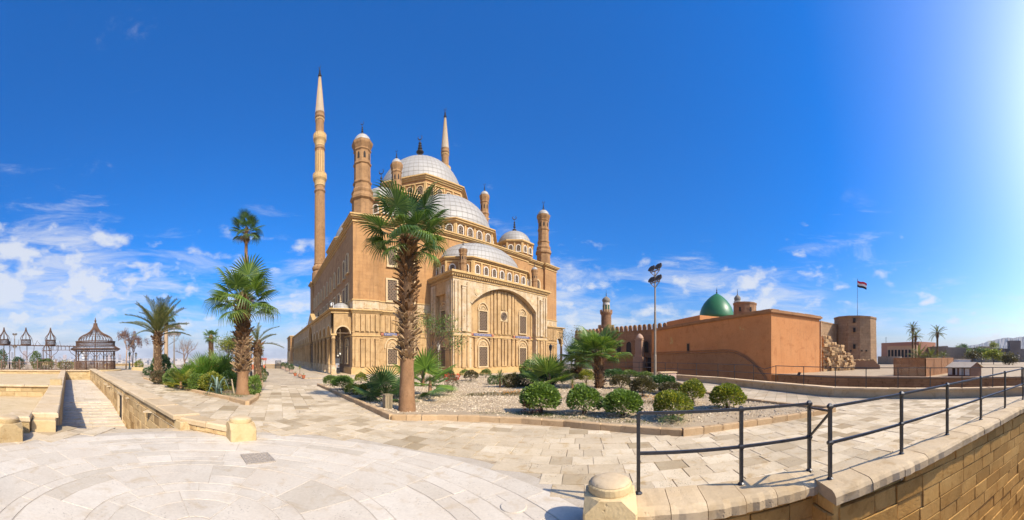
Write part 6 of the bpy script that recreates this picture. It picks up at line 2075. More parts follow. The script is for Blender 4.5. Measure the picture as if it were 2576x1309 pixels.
# front row along the kerb, from the big palm to the railing
b = bush(1361, 966, 1047, 98, F_GREEN, 'glossy green ball bush with purple-red shoots at its foot, first of the front row', 4200, seed=1, flat=1.06)
bush(1336, 1010, 1052, 52, F_RED, 'small wiry purple-red shrub leaning on the first green ball bush', 420, .08, 'low shrubs', 'shrub', seed=2)
bush(1469, 971, 1050, 94, F_GREEN, 'glossy green ball bush with bare lower stems, second of the front row', 3400, seed=3, flat=.9)
bush(1566, 981, 1056, 94, F_GREEN, 'glossy green ball bush just left of the railing\'s end post', 4600, seed=4, flat=1.0)
bush(1691, 984, 1062, 96, F_YEL, 'thin yellow-green ball bush seen above the railing\'s top bar', 3000, seed=5)
bush(1742, 957, 1020, 68, F_YEL, 'yellowish green ball bush behind the one above the railing bar', 3000, seed=2)
bush(1830, 967, 1036, 88, F_YEL, 'bright yellow-green ball bush alone by the pale road', 3600, seed=3)
bush(1690, 1066, 1076, 74, F_DARK, 'flat dark mat plant below the thin yellow bush', 700, .06, 'low shrubs', 'shrub', seed=1)
# second row
bush(1562, 943, 982, 56, F_BRN, 'dull brown ball bush right of the shaggy fan palm trunk', 2200, seed=2)
bush(1617, 948, 1004, 66, F_BRN, 'large brownish bush with a few pink flowers behind the front row', 2600, seed=3)
bush(1668, 943, 992, 76, F_DARK, 'dark green bush before the pink service box', 2800, seed=4)
bush(1690, 962, 998, 70, F_BRN, 'olive brown bush between the dark bush and the yellow ones', 2200, seed=5)
bush(1545, 928, 962, 56, F_DARK, 'blue-green bush farther back behind the brown ball', 2000, seed=1)
bush(1584, 931, 956, 50, F_MID, 'mid green bush beside the blue-green one at the back', 1800, seed=2)
bush(1622, 935, 958, 44, F_MID, 'small green bush near the foot of the floodlight mast', 1600, seed=3)
bush(1437, 929, 958, 44, F_BRN, 'brownish bush behind the slim palm trunk', 1700, seed=4)
bush(1474, 930, 968, 40, F_YEL, 'clipped yellow-topped bush between the two shaggy palm trunks', 2000, seed=5)
bush(1455, 929, 952, 36, F_MID, 'small green bush behind the yellow-topped one', 1400, seed=3)
# middle group round the young fan palm
bush(1338, 908, 952, 62, F_GREEN, 'tall dark ball bush at the corner of the mosque front behind the young palm', 2800, seed=1, low=-.9)
bush(1322, 938, 975, 62, F_DARK, 'broad dark bush on the left below the tall ball bush', 2400, seed=2, low=-.9)
bush(1372, 938, 977, 62, F_DARK, 'broad dark bush right behind the young fan palm stem', 2400, seed=3, low=-.9)
bush(1285, 940, 978, 48, F_BRN, 'rounded olive bush behind the leaning yucca', 2200, seed=4, low=-.9)
bush(1243, 944, 972, 36, F_DARK, 'dark bush behind the upright yucca', 1500, seed=5, low=-.9)
bush(1222, 929, 953, 30, F_MID, 'small round bush before the tall lattice window of the mosque front', 1500, seed=1)
bush(1185, 932, 960, 40, F_BRN, 'brown-tinged ball bush left of the small round one', 1700, seed=2)
bush(1170, 930, 952, 28, F_GREEN, 'green bush half hidden by the brown-tinged ball', 1300, seed=3)
bush(1106, 930, 965, 32, F_DARK, 'dark loose bush right of the big palm\'s low leaves', 1500, seed=4)
bush(1130, 930, 958, 28, F_DARK, 'small dark bush behind the red flowering shrub', 1200, seed=5)
bush(1137, 940, 990, 38, F_BRN, 'leggy shrub with bright red blossoms near the big palm', 900, .07, 'flowering shrubs', 'shrub', seed=1, extra=(F_FLOW, 110, (0, 6.28), .55, .95, .10))
bush(1128, 978, 992, 42, F_DARK, 'low dark leaf mat under the red flowering shrub', 700, .06, 'low shrubs', 'shrub', seed=2)
# left arm of the bed
bush(832, 944, 974, 40, F_MID, 'light green bush at the tip of the bed nearest the portico', 2000, seed=2)
bush(862, 945, 985, 56, F_GREEN, 'dark clipped ball bush beside the light one at the bed\'s tip', 2600, seed=3)
bush(908, 938, 968, 33, F_YEL, 'single round bush standing behind the left arm of the bed', 1900, seed=4)
bush(888, 966, 998, 44, F_YEL, 'loose yellow-green bush between the dark ball and the spiky one', 2000, seed=5)
bush(926, 964, 1006, 66, F_YEL, 'wide yellow-flecked bush left of the big palm', 2800, seed=1, extra=(F_RED, 60, (0, 6.28), .1, .5, .06))
bush(880, 990, 1000, 40, F_DARK, 'flat green mat at the kerb below the loose bush', 500, .06, 'low shrubs', 'shrub', seed=2)
# palm bed on the left
GL = 'shrubs in the palm bed'
bush(640, 945, 998, 38, F_GREEN, 'clipped bright green bush right of the stout palm trunk', 2600, group=GL, seed=1, low=-.9)
bush(532, 938, 982, 74, F_YEL, 'broad hedge-like bush in the middle of the palm bed', 3000, group=GL, seed=2, low=-.9, d=17.5)
bush(500, 940, 984, 56, F_GREEN, 'dark hedge bush left of the broad one', 2600, group=GL, seed=3, low=-.9, d=18)
bush(575, 933, 972, 56, F_GREEN, 'green hedge bush behind the leaning bare stick', 2400, group=GL, seed=4, low=-.9, d=19)
bush(438, 928, 968, 60, F_MID, 'big dark green bush at the left part of the palm bed', 2800, group=GL, seed=5, low=-.9, d=21)
bush(398, 932, 960, 40, F_BRN, 'reddish tipped bush at the far end of the palm bed', 2000, group=GL, seed=1, low=-.9, d=24, extra=(F_RED, 120, (0, 6.28), .4, .9, .09))
bush(478, 918, 960, 46, F_GREEN, 'tall green bush under the low fan palms', 2000, group=GL, seed=2, low=-.9, d=22)
bush(600, 940, 968, 30, F_MID, 'small bush tucked behind the stout palm trunk', 1500, group=GL, seed=3, low=-.9, d=22)
bush(520, 912, 950, 56, F_DARK, 'dark shrub with orange-red blossoms in the palm bed', 1800, group=GL, seed=4, low=-.9, d=20, extra=(F_FLOW, 260, (0, 6.28), .45, 1.0, .07))
bush(595, 985, 996, 20, F_YEL, 'yellow grassy tuft beside the bare stick', 500, .07, GL, seed=5, d=16)
bush(575, 972, 990, 34, F_YEL, 'loose yellow-green shrub behind the bare stick', 1100, .07, GL, seed=1, d=16.6)
bush(662, 925, 950, 22, F_MID, 'green shrub near the lamp post by the path', 1300, group=GL, seed=2, low=-.9, d=30)
bush(405, 893, 936, 50, F_DARK, 'round dark tree-like bush behind the date palm trunk', 2600, group=GL, seed=3, low=-.9, d=33)
bush(380, 922, 938, 44, F_DARK, 'clipped low hedge beyond the path', 1500, group=GL, seed=4, low=-.9, d=34)
bush(350, 906, 926, 24, F_YEL, 'yellowish bush beside the thin street lamp', 1300, group=GL, seed=5, low=-.9, d=46)
bush(45, 898, 922, 34, F_DARK, 'dark hedge piece behind the railing under the pergola', 1400, group='hedge behind the railing', seed=1, low=-.9, d=46)
bush(90, 884, 922, 30, F_MID, 'rounded hedge mound behind the railing', 1400, group='hedge behind the railing', seed=2, low=-.9, d=47)
bush(115, 903, 922, 46, F_MID, 'low hedge stretch left of the gazebo', 1400, group='hedge behind the railing', seed=3, low=-.9, d=46)
bush(165, 908, 924, 50, F_YEL, 'low sunny hedge end nearest the gazebo', 1400, group='hedge behind the railing', seed=4, low=-.9, d=46)
bush(6, 880, 915, 26, F_DARK, 'dark shrub at the picture\'s left edge behind the railing', 1400, group='hedge behind the railing', seed=5, low=-.9, d=48)
# bare stick
sp = at(585, 15.6)
mb = MB(); mb.tube([sp + Vector((.1, 0, 0)), sp + Vector((.02, 0, .45)), sp + Vector((-.05, .05, .85))], .045, 6, r1=.03); tag(mb.build('bare_stick', plain_mat('dry stick', (.42, .31, .19), .9)), 'pale bare leaning stick in the palm bed', 'stick')

# ------------------------------------------------------------------ palms
def fan_leaf(seed, pet=.75, R=.85, segs=30, spread=2.35, droop=.35, mat=None):
    rnd = random.Random(seed)
    mb = MB()
    mb.mi = 1
    mb.tube([(0, 0, 0), (pet * .5, 0, .04), (pet, 0, 0)], .022, 4, r1=.012)
    mb.mi = 0
    hub = Vector((pet, 0, 0))
    for i in range(segs):
        t = (i + .5) / segs * 2 - 1
        th = t * spread
        dth = spread / segs
        L = R * (1.0 - .22 * abs(t) ** 2) * rnd.uniform(.9, 1.06)
        cup = .18 * (1 - abs(t))
        def P(r, off, up):
            a = th + off
            q = r / R
            z = cup * r + up - droop * R * max(0, q - .45) ** 2 * 1.6 - .10 * R * q * abs(t)
            return hub + Vector((r * math.cos(a), r * math.sin(a), z))
        ridge = .018 * R
        v = [hub, P(L * .5, -dth, 0), P(L * .5, 0, ridge), P(L * .5, dth, 0), P(L * .8, -dth * .42, 0), P(L * .8, 0, ridge * .7), P(L * .8, dth * .42, 0)]
        tip = P(L, rnd.uniform(-.02, .02), 0)
        tip.z -= droop * rnd.uniform(.1, .5) * R * .6
        v.append(tip)
        mb.add(v, [(0, 1, 2), (0, 2, 3), (1, 4, 5, 2), (2, 5, 6, 3), (4, 7, 5), (5, 7, 6)])
    return mb.mesh('leaf')
def pinnate_leaf(seed, L=2.6, n=44, arch=.55, ll=.42):
    rnd = random.Random(seed)
    mb = MB()
    def R_(t):
        return Vector((L * (t - .12 * t * t * arch), 0, L * (.22 * t - arch * .62 * t * t)))
    mb.mi = 1
    mb.tube([R_(k / 8) for k in range(9)], .03, 4, r1=.006)
    mb.mi = 0
    for i in range(n):
        t = .16 + .83 * i / n
        p = R_(t); d = (R_(min(1, t + .02)) - R_(t - .02)).normalized()
        up = Vector((-d.z, 0, d.x))
        l = ll * (1 - .55 * abs(t - .45) * 1.4) * rnd.uniform(.85, 1.1)
        for s in (-1, 1):
            o = (d * .75 + Vector((0, s, 0)) * .75 + up * rnd.uniform(.15, .55)).normalized()
            w = d * .016
            tip = p + o * l - Vector((0, 0, l * .12))
            mid = p + o * l * .5 + Vector((0, 0, .015))
            mb.add([p - w, p + w, mid + w * 1.2, tip, mid - w * 1.2], [(0, 1, 2, 4), (4, 2, 3)])
    return mb.mesh('leaf')
PET = plain_mat('green leaf stalk', (.16, .17, .05), .6)
FAN = [fan_leaf(k, .72 + .1 * k, .80, 30, 2.3, .30 + .1 * k) for k in range(3)]
FANY = [fan_leaf(10 + k, .5, .8, 28, 2.2, .12) for k in range(2)]
FAND = [fan_leaf(20 + k, .75, .8, 26, 1.7, .9) for k in range(2)]
PIN = [pinnate_leaf(k, 2.6, 44, a_) for k, a_ in enumerate((.35, .6, .95))]
mesh_mat = {}
def with_mat(me, mat):
    key = (me.name, mat.name)
    if key not in mesh_mat:
        c = me.copy(); c.materials.clear(); c.materials.append(mat); c.materials.append(PET if mat is not F_DRY else F_DRY)
        mesh_mat[key] = c
    return mesh_mat[key]
def leaf_ring(parent, top, n, size, elevs, rnd, meshes, mat, dry=0.0, droop_meshes=None, sq=.0):
    """leaves set spirally round the crown centre; elevs: (upright, lowest)"""
    g = rnd.uniform(0, 6.28)
    for i in range(n):
        t = i / max(1, n - 1)
        el = elevs[0] + (elevs[1] - elevs[0]) * t ** .85 + rnd.uniform(-.12, .12)
        az = g + i * 2.39996 + rnd.uniform(-.2, .2)
        m_ = mat
        ms = meshes
        if t > .72 and droop_meshes: ms = droop_meshes
        if t > 1 - dry: m_ = F_DRY
        s = size * rnd.uniform(.85, 1.12) * (.8 if t < .12 else 1)
        link('leaf', with_mat(rnd.choice(ms), m_), None, parent, loc=(0.03 * math.cos(az), .03 * math.sin(az), -.28 * size * t), rot=Euler((rnd.uniform(-.35, .35), -el, az), 'XYZ'), scale=s, world_coords=False)
def trunk_mesh(h, prof, lean=(0, 0), n=14, seed=1, rough=.02, rings=24):
    rnd = random.Random(seed)
    mb = MB()
    P = []
    for k in range(rings + 1):
        t = k / rings
        r = prof(t)
        cx, cy = lean[0] * t * t, lean[1] * t * t
        for i in range(n):
            a = 2 * PI * i / n
            q = r * (1 + rnd.uniform(-rough, rough)) * (1 + (.02 if k % 2 else -.02))
            P.append((cx + q * math.cos(a), cy + q * math.sin(a), h * t - .03))
    mb.add(P, [(k * n + i, k * n + (i + 1) % n, (k + 1) * n + (i + 1) % n, (k + 1) * n + i) for k in range(rings) for i in range(n)])
    return mb.mesh('trunk', True)
def boots_mesh(h, prof, z0, z1, lean, seed, size=.13, pitch=.085, per=13, out=.6):
    """cut leaf stalks sticking out of the trunk in spirals, torn and uneven"""
    rnd = random.Random(seed)
    mb = MB()
    z, row = z0, 0
    while z < z1:
        t = z / h
        r = prof(t); cx, cy = lean[0] * t * t, lean[1] * t * t
        for i in range(per):
            if rnd.random() < .14: continue
            a = 2 * PI * (i + .5 * (row % 2)) / per + rnd.uniform(-.16, .16)
            ca, sa = math.cos(a), math.sin(a)
            s = size * rnd.uniform(.55, 1.35); w = s * rnd.uniform(.2, .34); o = s * out * rnd.uniform(.3, 1.5)
            zz = z + rnd.uniform(-.05, .05)
            tn = Vector((-sa, ca, 0)); ra = Vector((ca, sa, 0))
            b = Vector((cx, cy, zz)) + ra * r * .95
            up = Vector((0, 0, s * rnd.uniform(.35, .95)))
            th = .2 * s
            sk = tn * (rnd.uniform(-.7, .7) * w)
            tip = b + ra * o + up + sk
            wt = w * rnd.uniform(.35, .8)
            e1, e2 = Vector((0, 0, rnd.uniform(-.04, .04) * 4 * s)), Vector((0, 0, rnd.uniform(-.04, .04) * 4 * s))
            mb.add([b - tn * w, b + tn * w, tip + tn * wt + e1, tip - tn * wt + e2, b - tn * w * .7 + Vector((0, 0, th)) - ra * .02, b + tn * w * .7 + Vector((0, 0, th)) - ra * .02, tip + tn * wt * .8 + e1 + Vector((0, 0, th * .45)), tip - tn * wt * .8 + e2 + Vector((0, 0, th * .45))],
                   [(0, 1, 2, 3), (4, 7, 6, 5), (0, 3, 7, 4), (1, 5, 6, 2), (3, 2, 6, 7)])
        z += pitch; row += 1
    return mb.mesh('leaf_base')
SHADE_CORE = stone_mat('dark trunk fibre', (.085, .045, .022), (.13, .075, .036), (.05, .026, .013), scale=6, fine=40, bump=.6)  # dark core: shade between the leaf bases put into the colour
def palm(name, p, h, prof, crown, label, category='palm', group=None, boots=None, lean=(0, 0), seed=1, bark=None):
    """crown: list of leaf_ring settings; boots: list of (z0, z1, size, pitch, per, out, material)"""
    rnd = random.Random(seed)
    t = thing(name, p, label, category, group)
    link('trunk', trunk_mesh(h, prof, lean, seed=seed), bark or BARK, t, world_coords=False)
    for (z0, z1, size, pitch, per, out, m_) in boots or []:
        link('leaf_base', boots_mesh(h, prof, z0, z1, lean, seed + 3, size, pitch, per, out), m_, t, world_coords=False)['kind'] = 'stuff'
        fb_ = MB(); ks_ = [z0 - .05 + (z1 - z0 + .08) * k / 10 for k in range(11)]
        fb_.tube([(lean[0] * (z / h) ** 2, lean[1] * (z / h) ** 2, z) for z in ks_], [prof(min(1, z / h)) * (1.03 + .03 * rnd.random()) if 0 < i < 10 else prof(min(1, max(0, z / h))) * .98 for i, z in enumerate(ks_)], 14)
        link('shade_core', fb_.mesh('shade_core', True), SHADE_CORE, t, world_coords=False)
    mb = MB(); mb.lathe([(prof(1) * .9, -.3), (prof(1) * 1.0, -.05), (prof(1) * .55, .18), (.02, .35)], 10)
    c = link('crown', mb.mesh('crown', True), F_DRY, t, loc=(lean[0], lean[1], h), world_coords=False)
    for cr in crown:
        leaf_ring(c, h, rnd=rnd, **cr)
    return t
# the big palm by the garden corner
pb_ = foot(1024, 1041)
def big_prof(t):
    z = t * 5.95
    return .31 - .085 * min(1, z / 1.5) ** .6 - .04 * max(0, t - .5)
palm('fan_palm', pb_ + Vector((0, 0, .06)), 5.95, big_prof,
     [dict(n=21, size=1.05, elevs=(1.4, -.2), meshes=FAN, mat=F_PALMD, droop_meshes=FAND), dict(n=7, size=.95, elevs=(.25, -.62), meshes=FAND, mat=F_PALM, droop_meshes=FAND)],
     'tall shaggy fan palm with orange-brown smooth foot at the garden corner', 'palm', 'fan palms',
     boots=[(1.75, 3.4, .22, .095, 11, .85, BOOTP), (3.3, 5.8, .22, .095, 11, .8, BOOT)], seed=3)
# the left palm
pl_ = foot(611, 998)
Dl = math.hypot(pl_.x, pl_.y)
hl = hz(750, Dl) - pl_.z
palm('fan_palm', pl_ + Vector((0, 0, .06)), hl, lambda t: .40 - .12 * min(1, t * hl / 1.1) ** .6 + (.05 if t * hl > 1.1 else 0) - .06 * max(0, t - .5),
     [dict(n=24, size=1.28, elevs=(1.4, -.35), meshes=FAN, mat=F_PALM, droop_meshes=FAND), dict(n=5, size=1.2, elevs=(-.1, -.6), meshes=FAND, mat=F_PALM)],
     'stout fan palm with a shaggy trunk in the left palm bed', 'palm', 'fan palms',
     boots=[(1.15, hl * .56, .25, .12, 11, .85, BOOTP), (hl * .55, hl - .1, .25, .12, 11, .8, BOOT)], seed=5)
# tall thin palm rising behind it
pt_ = at(617, 31)
ht = hz(574, 31) - pt_.z
palm('fan_palm', pt_, ht, lambda t: .24 - .09 * t, [dict(n=20, size=1.25, elevs=(1.2, -.5), meshes=FAN, mat=F_PALMD, droop_meshes=FAND), dict(n=5, size=.9, elevs=(-.8, -1.4), meshes=FAND, mat=F_DRY)],
     'very tall thin fan palm whose crown rises above the stout palm', 'palm', 'fan palms', boots=[(ht * .6, ht * .66, .2, .15, 10, .5, BOOT), (ht - 1.2, ht - .1, .2, .12, 10, .6, BOOT)], lean=(.1, .2), seed=7)
# far small palm
ps_ = at(531, 52)
palm('fan_palm', ps_, hz(846, 52) - ps_.z, lambda t: .42 - .06 * t, [dict(n=24, size=1.0, elevs=(1.3, -.7), meshes=FAN, mat=F_PALM, droop_meshes=FAND)],
     'small far fan palm standing alone above the left shrubs', 'palm', 'fan palms', boots=[(2.2, hz(846, 52) - ps_.z - .3, .26, .17, 11, .6, BOOT)], seed=8)
# slim palm behind the date palm, with a far little one
pz_ = at(418, 44)
hs_ = hz(790, 44) - pz_.z
palm('fan_palm', pz_, hs_, lambda t: .30 - .04 * t, [dict(n=20, size=1.1, elevs=(1.1, -.8), meshes=FAN, mat=F_PALM, droop_meshes=FAND)],
     'smooth slim palm trunk right behind the date palm', 'palm', 'fan palms', boots=[(hs_ * .78, hs_ - .1, .2, .14, 10, .5, BOOT)], seed=9, bark=stone_mat('smooth grey bark', (.36, .25, .15), (.42, .31, .20), scale=2, fine=14))
# right group
pr_ = foot(1508, 981)
Dr = math.hypot(pr_.x, pr_.y)
hr = hz(884, Dr) - pr_.z
palm('fan_palm', pr_, hr, lambda t: .24 - .03 * t, [dict(n=26, size=1.2, elevs=(1.15, -.05), meshes=FAN, mat=F_PALM), dict(n=4, size=1.0, elevs=(-.1, -.3), meshes=FAND, mat=F_PALMD)],
     'bushy fan palm with scaly trunk before the crenellated wall', 'palm', 'fan palms', boots=[(.1, hr - .1, .2, .12, 12, .6, BOOT)], seed=11, lean=(-.05, .1))
pr2 = foot(1456, 958)
D2 = math.hypot(pr2.x, pr2.y)
h2 = hz(897, D2) - pr2.z
palm('fan_palm', pr2, h2, lambda t: .26 - .03 * t, [dict(n=26, size=1.05, elevs=(1.35, -.5), meshes=FAN, mat=F_PALMD, droop_meshes=FAND)],
     'smaller fan palm left behind the bushy one', 'palm', 'fan palms', boots=[(.1, h2 - .1, .24, .14, 11, .6, BOOT)], seed=12)
py_ = foot(1381, 980)
palm('fan_palm', py_, .75, lambda t: .13 - .02 * t, [dict(n=10, size=1.6, elevs=(1.2, .25), meshes=FANY, mat=F_PALM)],
     'young fan palm with open leaves before the mosque corner', 'palm', 'fan palms', boots=[(.02, .5, .12, .09, 9, .6, BOOT)], seed=14)
# trunkless young palms round the big palm's foot and in the left bed
def young(px, py, n, size, label, mat=F_PALM, elevs=(1.3, .05), d=None, seed=1, z=.05):
    p = foot(px, py) if d is None else at(px, d)
    palm('young_palm', p + Vector((0, 0, z)), .35, lambda t: .09 - .02 * t, [dict(n=n, size=size, elevs=elevs, meshes=FANY, mat=mat)], label, 'palm', 'young trunkless fan palms', seed=seed)
young(972, 1012, 9, 1.25, 'low fan palm leaves spreading left of the big palm\'s foot', F_PALMD, (1.2, -.1), seed=21)
young(1064, 1004, 10, 1.3, 'low fan palm leaves spreading right of the big palm\'s foot', F_BRIGHT, (1.35, -.25), seed=22, z=.6)
young(1082, 1014, 5, .7, 'drooping fan leaves at the right of the big palm\'s foot', F_PALMD, (.5, -.5), seed=27, z=.45)
young(512, 945, 12, 1.55, 'tall bright fan leaves in the middle of the palm bed', F_BRIGHT, (1.45, .2), 20, 23, .5)
young(556, 940, 12, 1.5, 'dark fan leaves left of the stout palm trunk', F_PALM, (1.3, .1), 21, 24, .5)
young(476, 950, 9, 1.2, 'spiky fan leaves with one big bright blade in the palm bed', F_BRIGHT, (1.2, .0), 19.5, 25, .3)
young(455, 960, 7, .9, 'low yellowish fan leaves leaning out over the path', F_YEL, (.9, -.1), 18.5, 26, .2)
# date palms
def date(px, d, ytop, label, n=34, size=1.0, seed=1, r=.33, group='date palms', elevs=(1.35, -.35), lean=(0, 0), boot=True, ztop=None, mat=None, pin=PIN, bark=None):
    p = at(px, d) if ztop is None else at(px, d, ztop)
    h = hz(ytop, d) - p.z
    palm('date_palm', p, h, lambda t: r * (1.1 - .12 * t) if t > .12 else r * (1.35 - 2 * t), [dict(n=n, size=size, elevs=elevs, meshes=pin, mat=mat or F_DATE)], label, 'palm', group, boots=[(.4, h - .05, .16 * max(1, r / .25), .14, 12, .45, BOOTP), (h - 1.2, h, .3, .14, 11, .8, BOOT)] if boot else None, seed=seed, lean=lean, bark=bark)
date(397, 27.5, 836, 'thick date palm with upright feathery crown beside the path', 38, 1.3, 31, .31, elevs=(1.5, .3))
date(648, 27, 862, 'date palm with drooping grey-green fronds behind the stout palm', 16, .95, 32, .30, elevs=(1.4, -.3))
for px_, d_, yt, lb, sz, sd, nn in ((2296, 78, 826, 'tallest thin date palm by the far houses', .9, 33, 26), (2303, 74, 846, 'shorter date palm just right of the tallest one', .85, 34, 24), (2358, 70, 838, 'lone slender date palm above the lattice enclosure', .95, 35, 28)):
    date(px_, d_, yt, lb, nn, sz, sd, .22, 'far date palms', (1.3, -.45), ztop=-.4)
for px_, d_, yt, lb, sd in ((2312, 60, 897, 'bushy low date palm under the tall pair', 36), (2342, 62, 899, 'bushy low date palm left of the lone slender one', 37), (2374, 66, 896, 'small round-leaved palm right of the lone slender one', 38)):
    date(px_, d_, yt, lb, 26, 1.0 if sd < 38 else .6, sd, .22, 'far date palms', (1.4, -.1), ztop=-.4, boot=False)
# yuccas
YUC = MB()
for i in range(46):
    a = i * 2.39996; el = 1.4 - 2.0 * i / 46
    d_ = Vector((math.cos(a) * math.cos(el), math.sin(a) * math.cos(el), math.sin(el))); s = d_.cross(Vector((0, 0, 1))).normalized() * .018
    m = d_ * .3 + Vector((0, 0, .03)); t_ = d_ * .55 - Vector((0, 0, .06 + .12 * (i / 46)))
    YUC.add([-s * .6, s * .6, m + s, t_, m - s], [(0, 1, 2, 4), (4, 2, 3)])
YUCM = YUC.mesh('leaf_rosette')
def yucca(px, py, ytop, label, lean=(0, 0), size=1.0, mat=None):
    p = foot(px, py); D = math.hypot(p.x, p.y); h = hz(ytop, D) - p.z - .1
    t = thing('yucca', p + Vector((0, 0, .05)), label, 'yucca', 'yuccas')
    link('trunk', trunk_mesh(h, lambda t_: .07 - .015 * t_, lean, 8), BARK, t, world_coords=False)
    me = YUCM.copy(); me.materials.append(mat or F_MID)
    link('crown', me, None, t, loc=(lean[0], lean[1], h), scale=size, world_coords=False)
    me2 = YUCM.copy(); me2.materials.append(F_DRY)
    link('dry_skirt', me2, None, t, loc=(lean[0], lean[1], h - .05), rot=(PI, 0, .5), scale=(size * .4, size * .4, size * .8), world_coords=False)
yucca(1258, 979, 948, 'upright yucca with a spiky head in the gravel', size=1.2)
yucca(1276, 977, 948, 'yucca leaning to the right next to the upright one', (.33, -.35), .95)
yucca(1440, 985, 962, 'tiny spiky yucca left of the scaly trunk', size=.6, mat=F_YEL)
yucca(1474, 986, 970, 'tiny spiky yucca beside the scaly trunk', size=.5, mat=F_YEL)
# agave by the left bed
ag = at(548, 15.9)
ago = thing('agave', ag, 'blue-grey agave with drooping leaves at the kerb', 'agave')
mb = MB()
for i in range(13):
    a = i * 2.4; el = 1.3 - i * .1
    d_ = Vector((math.cos(a), math.sin(a), 0)); s = Vector((-math.sin(a), math.cos(a), 0))
    pts = [(0, 0, .07), (.2, .45 * math.sin(el) + .1, .06), (.45, .62 * math.sin(el) + .1, .045), (.68, .35 * math.sin(el), .01)]
    mb.add([p for r_, z_, w_ in pts for p in (d_ * r_ * 1.1 + s * w_ + Vector((0, 0, z_ * 1.5)), d_ * r_ * 1.1 - s * w_ + Vector((0, 0, z_ * 1.5)))], [(2 * k, 2 * k + 1, 2 * k + 3, 2 * k + 2) for k in range(3)])
link('leaf_rosette', mb.mesh('agave'), leaf_mat('agave leaves', [(0, (.09, .14, .11)), (1, (.16, .22, .16))], .15), ago, world_coords=False)

# ------------------------------------------------------------------ broadleaf and bare trees
def branchy(mb, p, d, L, r, depth, rnd, tips, spread=.6, up=.15, k=3):
    n = 3
    pts = [p]
    for q in range(n):
        d = (d + Vector((rnd.gauss(0, .14), rnd.gauss(0, .14), up * .4))).normalized()
        pts.append(pts[-1] + d * (L / n))
    mb.tube(pts, r, 5 if r > .03 else 3, r1=r * .6, cap=False)
    if depth == 0:
        tips.append((pts[-1], d)); return
    for q in range(k if depth > 1 else 3):
        a = rnd.uniform(0, 6.28); o = d.orthogonal().normalized(); o = (Matrix.Rotation(a, 3, d) @ o)
        nd = (d + o * rnd.uniform(.35, 1.0) * spread * 1.6 + Vector((0, 0, up))).normalized()
        branchy(mb, pts[rnd.choice((2, 3))], nd, L * rnd.uniform(.6, .85), r * .58, depth - 1, rnd, tips, spread, up, k)
def tree(name, p, h, label, leafmat=None, seed=1, depth=4, r=.12, leaf=.16, per=26, cloud=.45, group=None, spread=.6, bark=None, trunk=.35, hang=0.0, k=3):
    rnd = random.Random(seed)
    t = thing(name, p, label, 'tree', group)
    mb, tips = MB(), []
    mb.tube([(0, 0, -.1), (.03 * h * rnd.uniform(-1, 1), .02 * h, h * trunk * .5), (.03 * h, 0, h * trunk)], r, 8, r1=r * .75)
    for q in range(3):
        a = q * 2.1 + rnd.uniform(0, 1)
        branchy(mb, Vector((.03 * h, 0, h * trunk)), Vector((math.cos(a) * .6, math.sin(a) * .6, 1)).normalized(), h * .27, r * .62, depth - 1, rnd, tips, spread, .15, k)
    link('trunk', mb.mesh('trunk', True), bark or TWIG, t, world_coords=False)
    if leafmat:
        lm = MB()
        for (c, d) in tips:
            for _ in range(per):
                if hang:
                    q = c + Vector((rnd.gauss(0, .12), rnd.gauss(0, .12), -rnd.uniform(0, hang)))
                    o = Vector((rnd.gauss(0, .15), rnd.gauss(0, .15), -1)).normalized()
                else:
                    q = c + Vector((rnd.gauss(0, cloud), rnd.gauss(0, cloud), rnd.gauss(0, cloud * .8)))
                    o = Vector((rnd.gauss(0, 1), rnd.gauss(0, 1), rnd.gauss(.2, .8))).normalized()
                s = o.cross(Vector((rnd.gauss(0, 1), rnd.gauss(0, 1), rnd.gauss(0, 1)))).normalized()
                l = leaf * rnd.uniform(.6, 1.3)
                lm.add([q, q + o * l * .5 + s * l * .3, q + o * l, q + o * l * .5 - s * l * .3], [(0, 1, 2, 3)])
        link('crown', lm.mesh('crown'), leafmat, t, world_coords=False)
    return t
tree('leafy_tree', at(572, 38), 4.7, 'small leafy green tree behind the palm bed', F_MID, 3, 4, .13, .17, 30, .42)
tree('leafy_tree', at(596, 36), 4.6, 'thin yellowish green tree close behind the stout palm trunk', F_YEL, 4, 4, .09, .15, 22, .35, spread=.35)
tree('bare_tree', at(462, 50), 5.6, 'leafless pale brown tree beyond the palm bed', None, 6, 5, .16, spread=.7, trunk=.22, bark=plain_mat('pale bare wood', (.30, .20, .13), .9))
tree('bare_tree', at(402, 52), 6.5, 'leafless dark tree hidden behind the date palm', None, 8, 4, .12, spread=.5, trunk=.4)
WEEP = leaf_mat('dry reddish tassels', [(0, (.10, .045, .035)), (.5, (.17, .085, .065)), (1, (.24, .14, .10))], .2)
tree('weeping_tree', at(317, 47), 4.9, 'half dead weeping tree with a leaning pale trunk right of the gazebo', WEEP, 9, 4, .11, .16, 14, .2, spread=.55, hang=.9, trunk=.6, bark=plain_mat('pale orange wood', (.36, .22, .13), .9))
tree('weeping_tree', at(333, 49), 4.6, 'dry weeping tree hung with reddish tassels behind the dark lamp post', WEEP, 10, 4, .1, .16, 14, .2, spread=.6, hang=1.0, trunk=.55)
tree('leafy_tree', at(1066, 29), 7.2, 'loose leafy tree between the big palm trunk and the mosque front', F_MID, 12, 5, .12, .16, 9, .3, spread=.45, trunk=.2)
tree('leafy_tree', at(1440, 52), 7.0, 'sparse brown tree behind the bushy fan palm', F_BRN, 13, 4, .12, .16, 12, .35, spread=.6)
